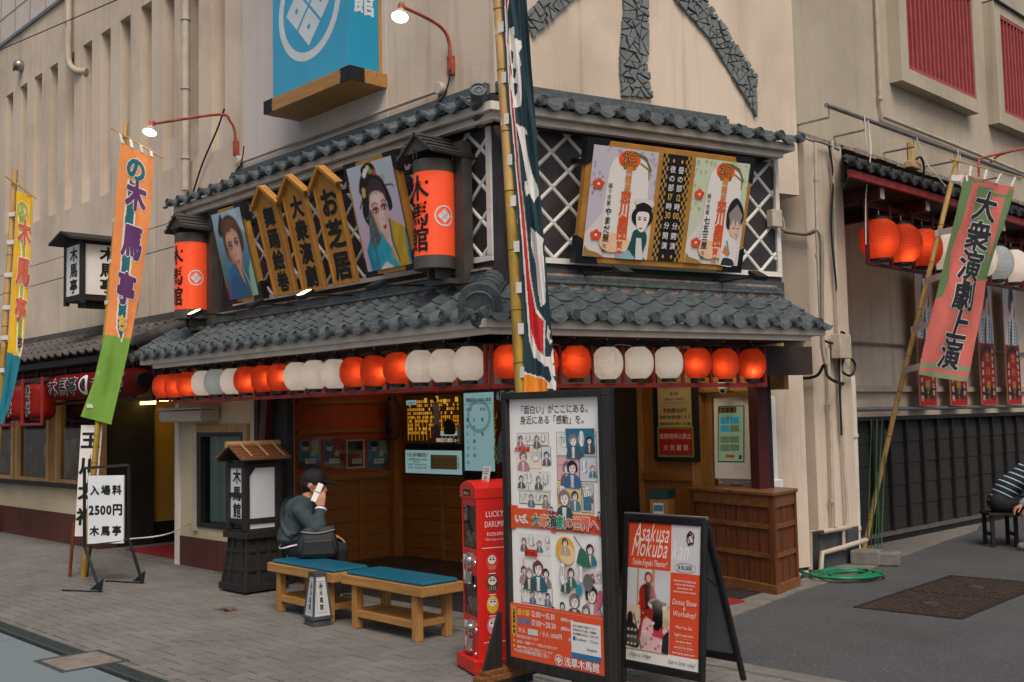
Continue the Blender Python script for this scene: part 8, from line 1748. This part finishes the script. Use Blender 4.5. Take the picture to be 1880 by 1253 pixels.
def sitter(loc, rz, label, shirt, trou, lean=.28, seat=.40, sleeve_long=False, cuff=None, shoes='shoe', arm_fwd=.3, name='person', skull=True, hair='hair_black'):
    pel = V((0, 0, seat+.11)); che = V((0, lean*.85, seat+.44)); bel = pel.lerp(che, .45)+V((0, -.05, .02)); nek = che+V((0, lean*.38, .11)); hd = nek+V((0, .09, .11)); hf = V((0, .85, -.45)); hu = V((0, .45, .88))
    T_ = [(pel+V((-.06, 0, 0)), .12, pel+V((.06, 0, 0)), .12), (pel, (.17, .12, .12), bel, (.165, .125, .12)), (bel, (.165, .125, .12), che, (.185, .12, .12)), (che+V((-.10, 0, 0)), .10, che+V((.1, 0, 0)), .10), (che+V((0, -.03, .02)), .105, nek, .06)]
    legs, arms, slv, hands, feet, sho = [], [], [], [], [], []
    for sx in (1, -1):
        kn = V((sx*.17, .42, seat+.08)); an = V((sx*.15, .38, .1)); legs += [(pel+V((sx*.09, .03, -.02)), .088, kn, .062), (kn, .06, an, .042)]; feet.append((an, .038, an+V((0, .04, -.055)), .04)); sho += [(an+V((0, -.02, -.055)), .045, an+V((0, .17, -.062)), .036)]
        s_ = che+V((sx*.19, .02, .06)); e_ = s_+V((sx*.05, .12, -.25)); w_ = e_+V((-sx*.06, .20, -.10)); arms += [(s_, .06, e_, .047), (e_, .046, w_, .032), (s_, .06, che+V((0, 0, .05)), .085)]; slv += [(s_, .06, (e_ if sleeve_long else s_.lerp(e_, .62)), .052), (s_, .06, che+V((0, 0, .05)), .085)]
        if sleeve_long: slv += [(e_, .046, e_.lerp(w_, .9), .038)]
        hands += hand_caps(w_, (w_-e_), V((0, -.3, -1)), V((-sx, 0, 0)), .45)
    o = capsules(T_+legs+arms+feet+hands+[(nek+V((0, -.02, -.02)), .06, hd-hu*.06, .054)]+head_caps(hd, hf, hu), 0, .007, 2, name); o.location = loc; o.rotation_euler.z = rz; tag(o, label, 'person')
    child(capsules(T_[1:]+slv, .014, .009, 2, 'shirt', shirt), o); child(capsules(T_[:2]+legs, .013, .009, 2, 'trousers', trou), o)
    for q in range(2): child(capsules([sho[q]], .008, .007, 2, 'shoe', shoes), o)
    child(capsules([(hd+hu*.05-hf.normalized()*.03, .086, hd-hu*.02-hf.normalized()*.045, .07), (hd+hu*.055, .085, hd+hu*.06+hf.normalized()*.03, .07)], .006, .007, 2, 'hair', hair), o); face_details(o, hd, hf, hu)
    return o
sp = G(1835, 1000, 0); sitter(V((.90, 7.12, 0)), R(-52), 'person in striped navy shirt hunched on a low stool in the alley', 'striped_shirt', 'trousers', lean=.38)
t = thing('stool', 'low dark wooden stool under the striped shirt sitter in the alley', 'stool', (.89, 7.10, 0), R(-52)); b = MB('dark_batten'); b.box(-.2, .2, -.17, .17, .36, .395); b.build('seat', t, bevel=.005)
for sx in (-1, 1):
    for sy in (-1, 1): b = MB('dark_batten'); b.box(sx*.16-.02, sx*.16+.02, sy*.13-.02, sy*.13+.02, 0, .36); b.build('leg', t)
b = MB('dark_batten'); b.box(-.14, .14, -.14, -.12, .12, .16); b.box(-.14, .14, .12, .14, .12, .16); b.build('stretcher', t)
mat('grey_shirt', '7f8d93', .85, .1, 10, .2, 120)

sitter(G(1978, 1012), R(128), 'person mostly out of frame at the right edge in a grey top', 'grey_shirt', 'trousers', lean=.2, seat=.36, sleeve_long=True)
# figure added inside the shop to stand for a reflection in the window
o = capsules([(V((-.09, 0, .08)), .05, V((-.09, 0, .85)), .085), (V((.09, 0, .08)), .05, V((.09, 0, .85)), .085), (V((0, 0, .9)), (.16, .11, .12), V((0, 0, 1.3)), (.19, .11, .12)), (V((0, 0, 1.3)), .1, V((0, 0, 1.45)), .055), (V((-.19, 0, 1.38)), .055, V((-.24, .02, 1.1)), .042), (V((-.24, .02, 1.1)), .042, V((-.2, -.15, .92)), .03), (V((.19, 0, 1.38)), .055, V((.24, .02, 1.1)), .042), (V((.24, .02, 1.1)), .042, V((.15, -.2, .98)), .03)]+head_caps(V((0, -.02, 1.6)), V((0, -1, 0)), V((0, 0, 1)))+hand_caps(V((-.2, -.15, .92)), V((0, -.5, -1)), V((1, 0, 0)), V((0, -1, 0)))+hand_caps(V((.15, -.2, .98)), V((0, -.7, -1)), V((-1, 0, 0)), V((0, -1, 0))), 0, .009, 2, 'person')
o.location = (-11.2, .75, 0); o.rotation_euler.z = R(60); tag(o, 'person in white T-shirt added behind the left shop window to stand for its reflection', 'person')
child(capsules([(V((0, 0, .88)), (.17, .12, .12), V((0, 0, 1.3)), (.19, .12, .12)), (V((0, 0, 1.3)), .1, V((0, 0, 1.42)), .06), (V((-.19, 0, 1.38)), .058, V((-.225, .01, 1.2)), .055), (V((.19, 0, 1.38)), .058, V((.225, .01, 1.2)), .055)], .014, .01, 2, 'shirt', 'white_print'), o); child(capsules([(V((-.09, 0, .1)), .06, V((-.09, 0, .85)), .085), (V((.09, 0, .1)), .06, V((.09, 0, .85)), .085)], .014, .01, 2, 'trousers', 'trousers'), o)
child(capsules([(V((0, .02, 1.66)), .09, V((0, .04, 1.6)), .08)], .004, .008, 2, 'hair', 'hair_black'), o)
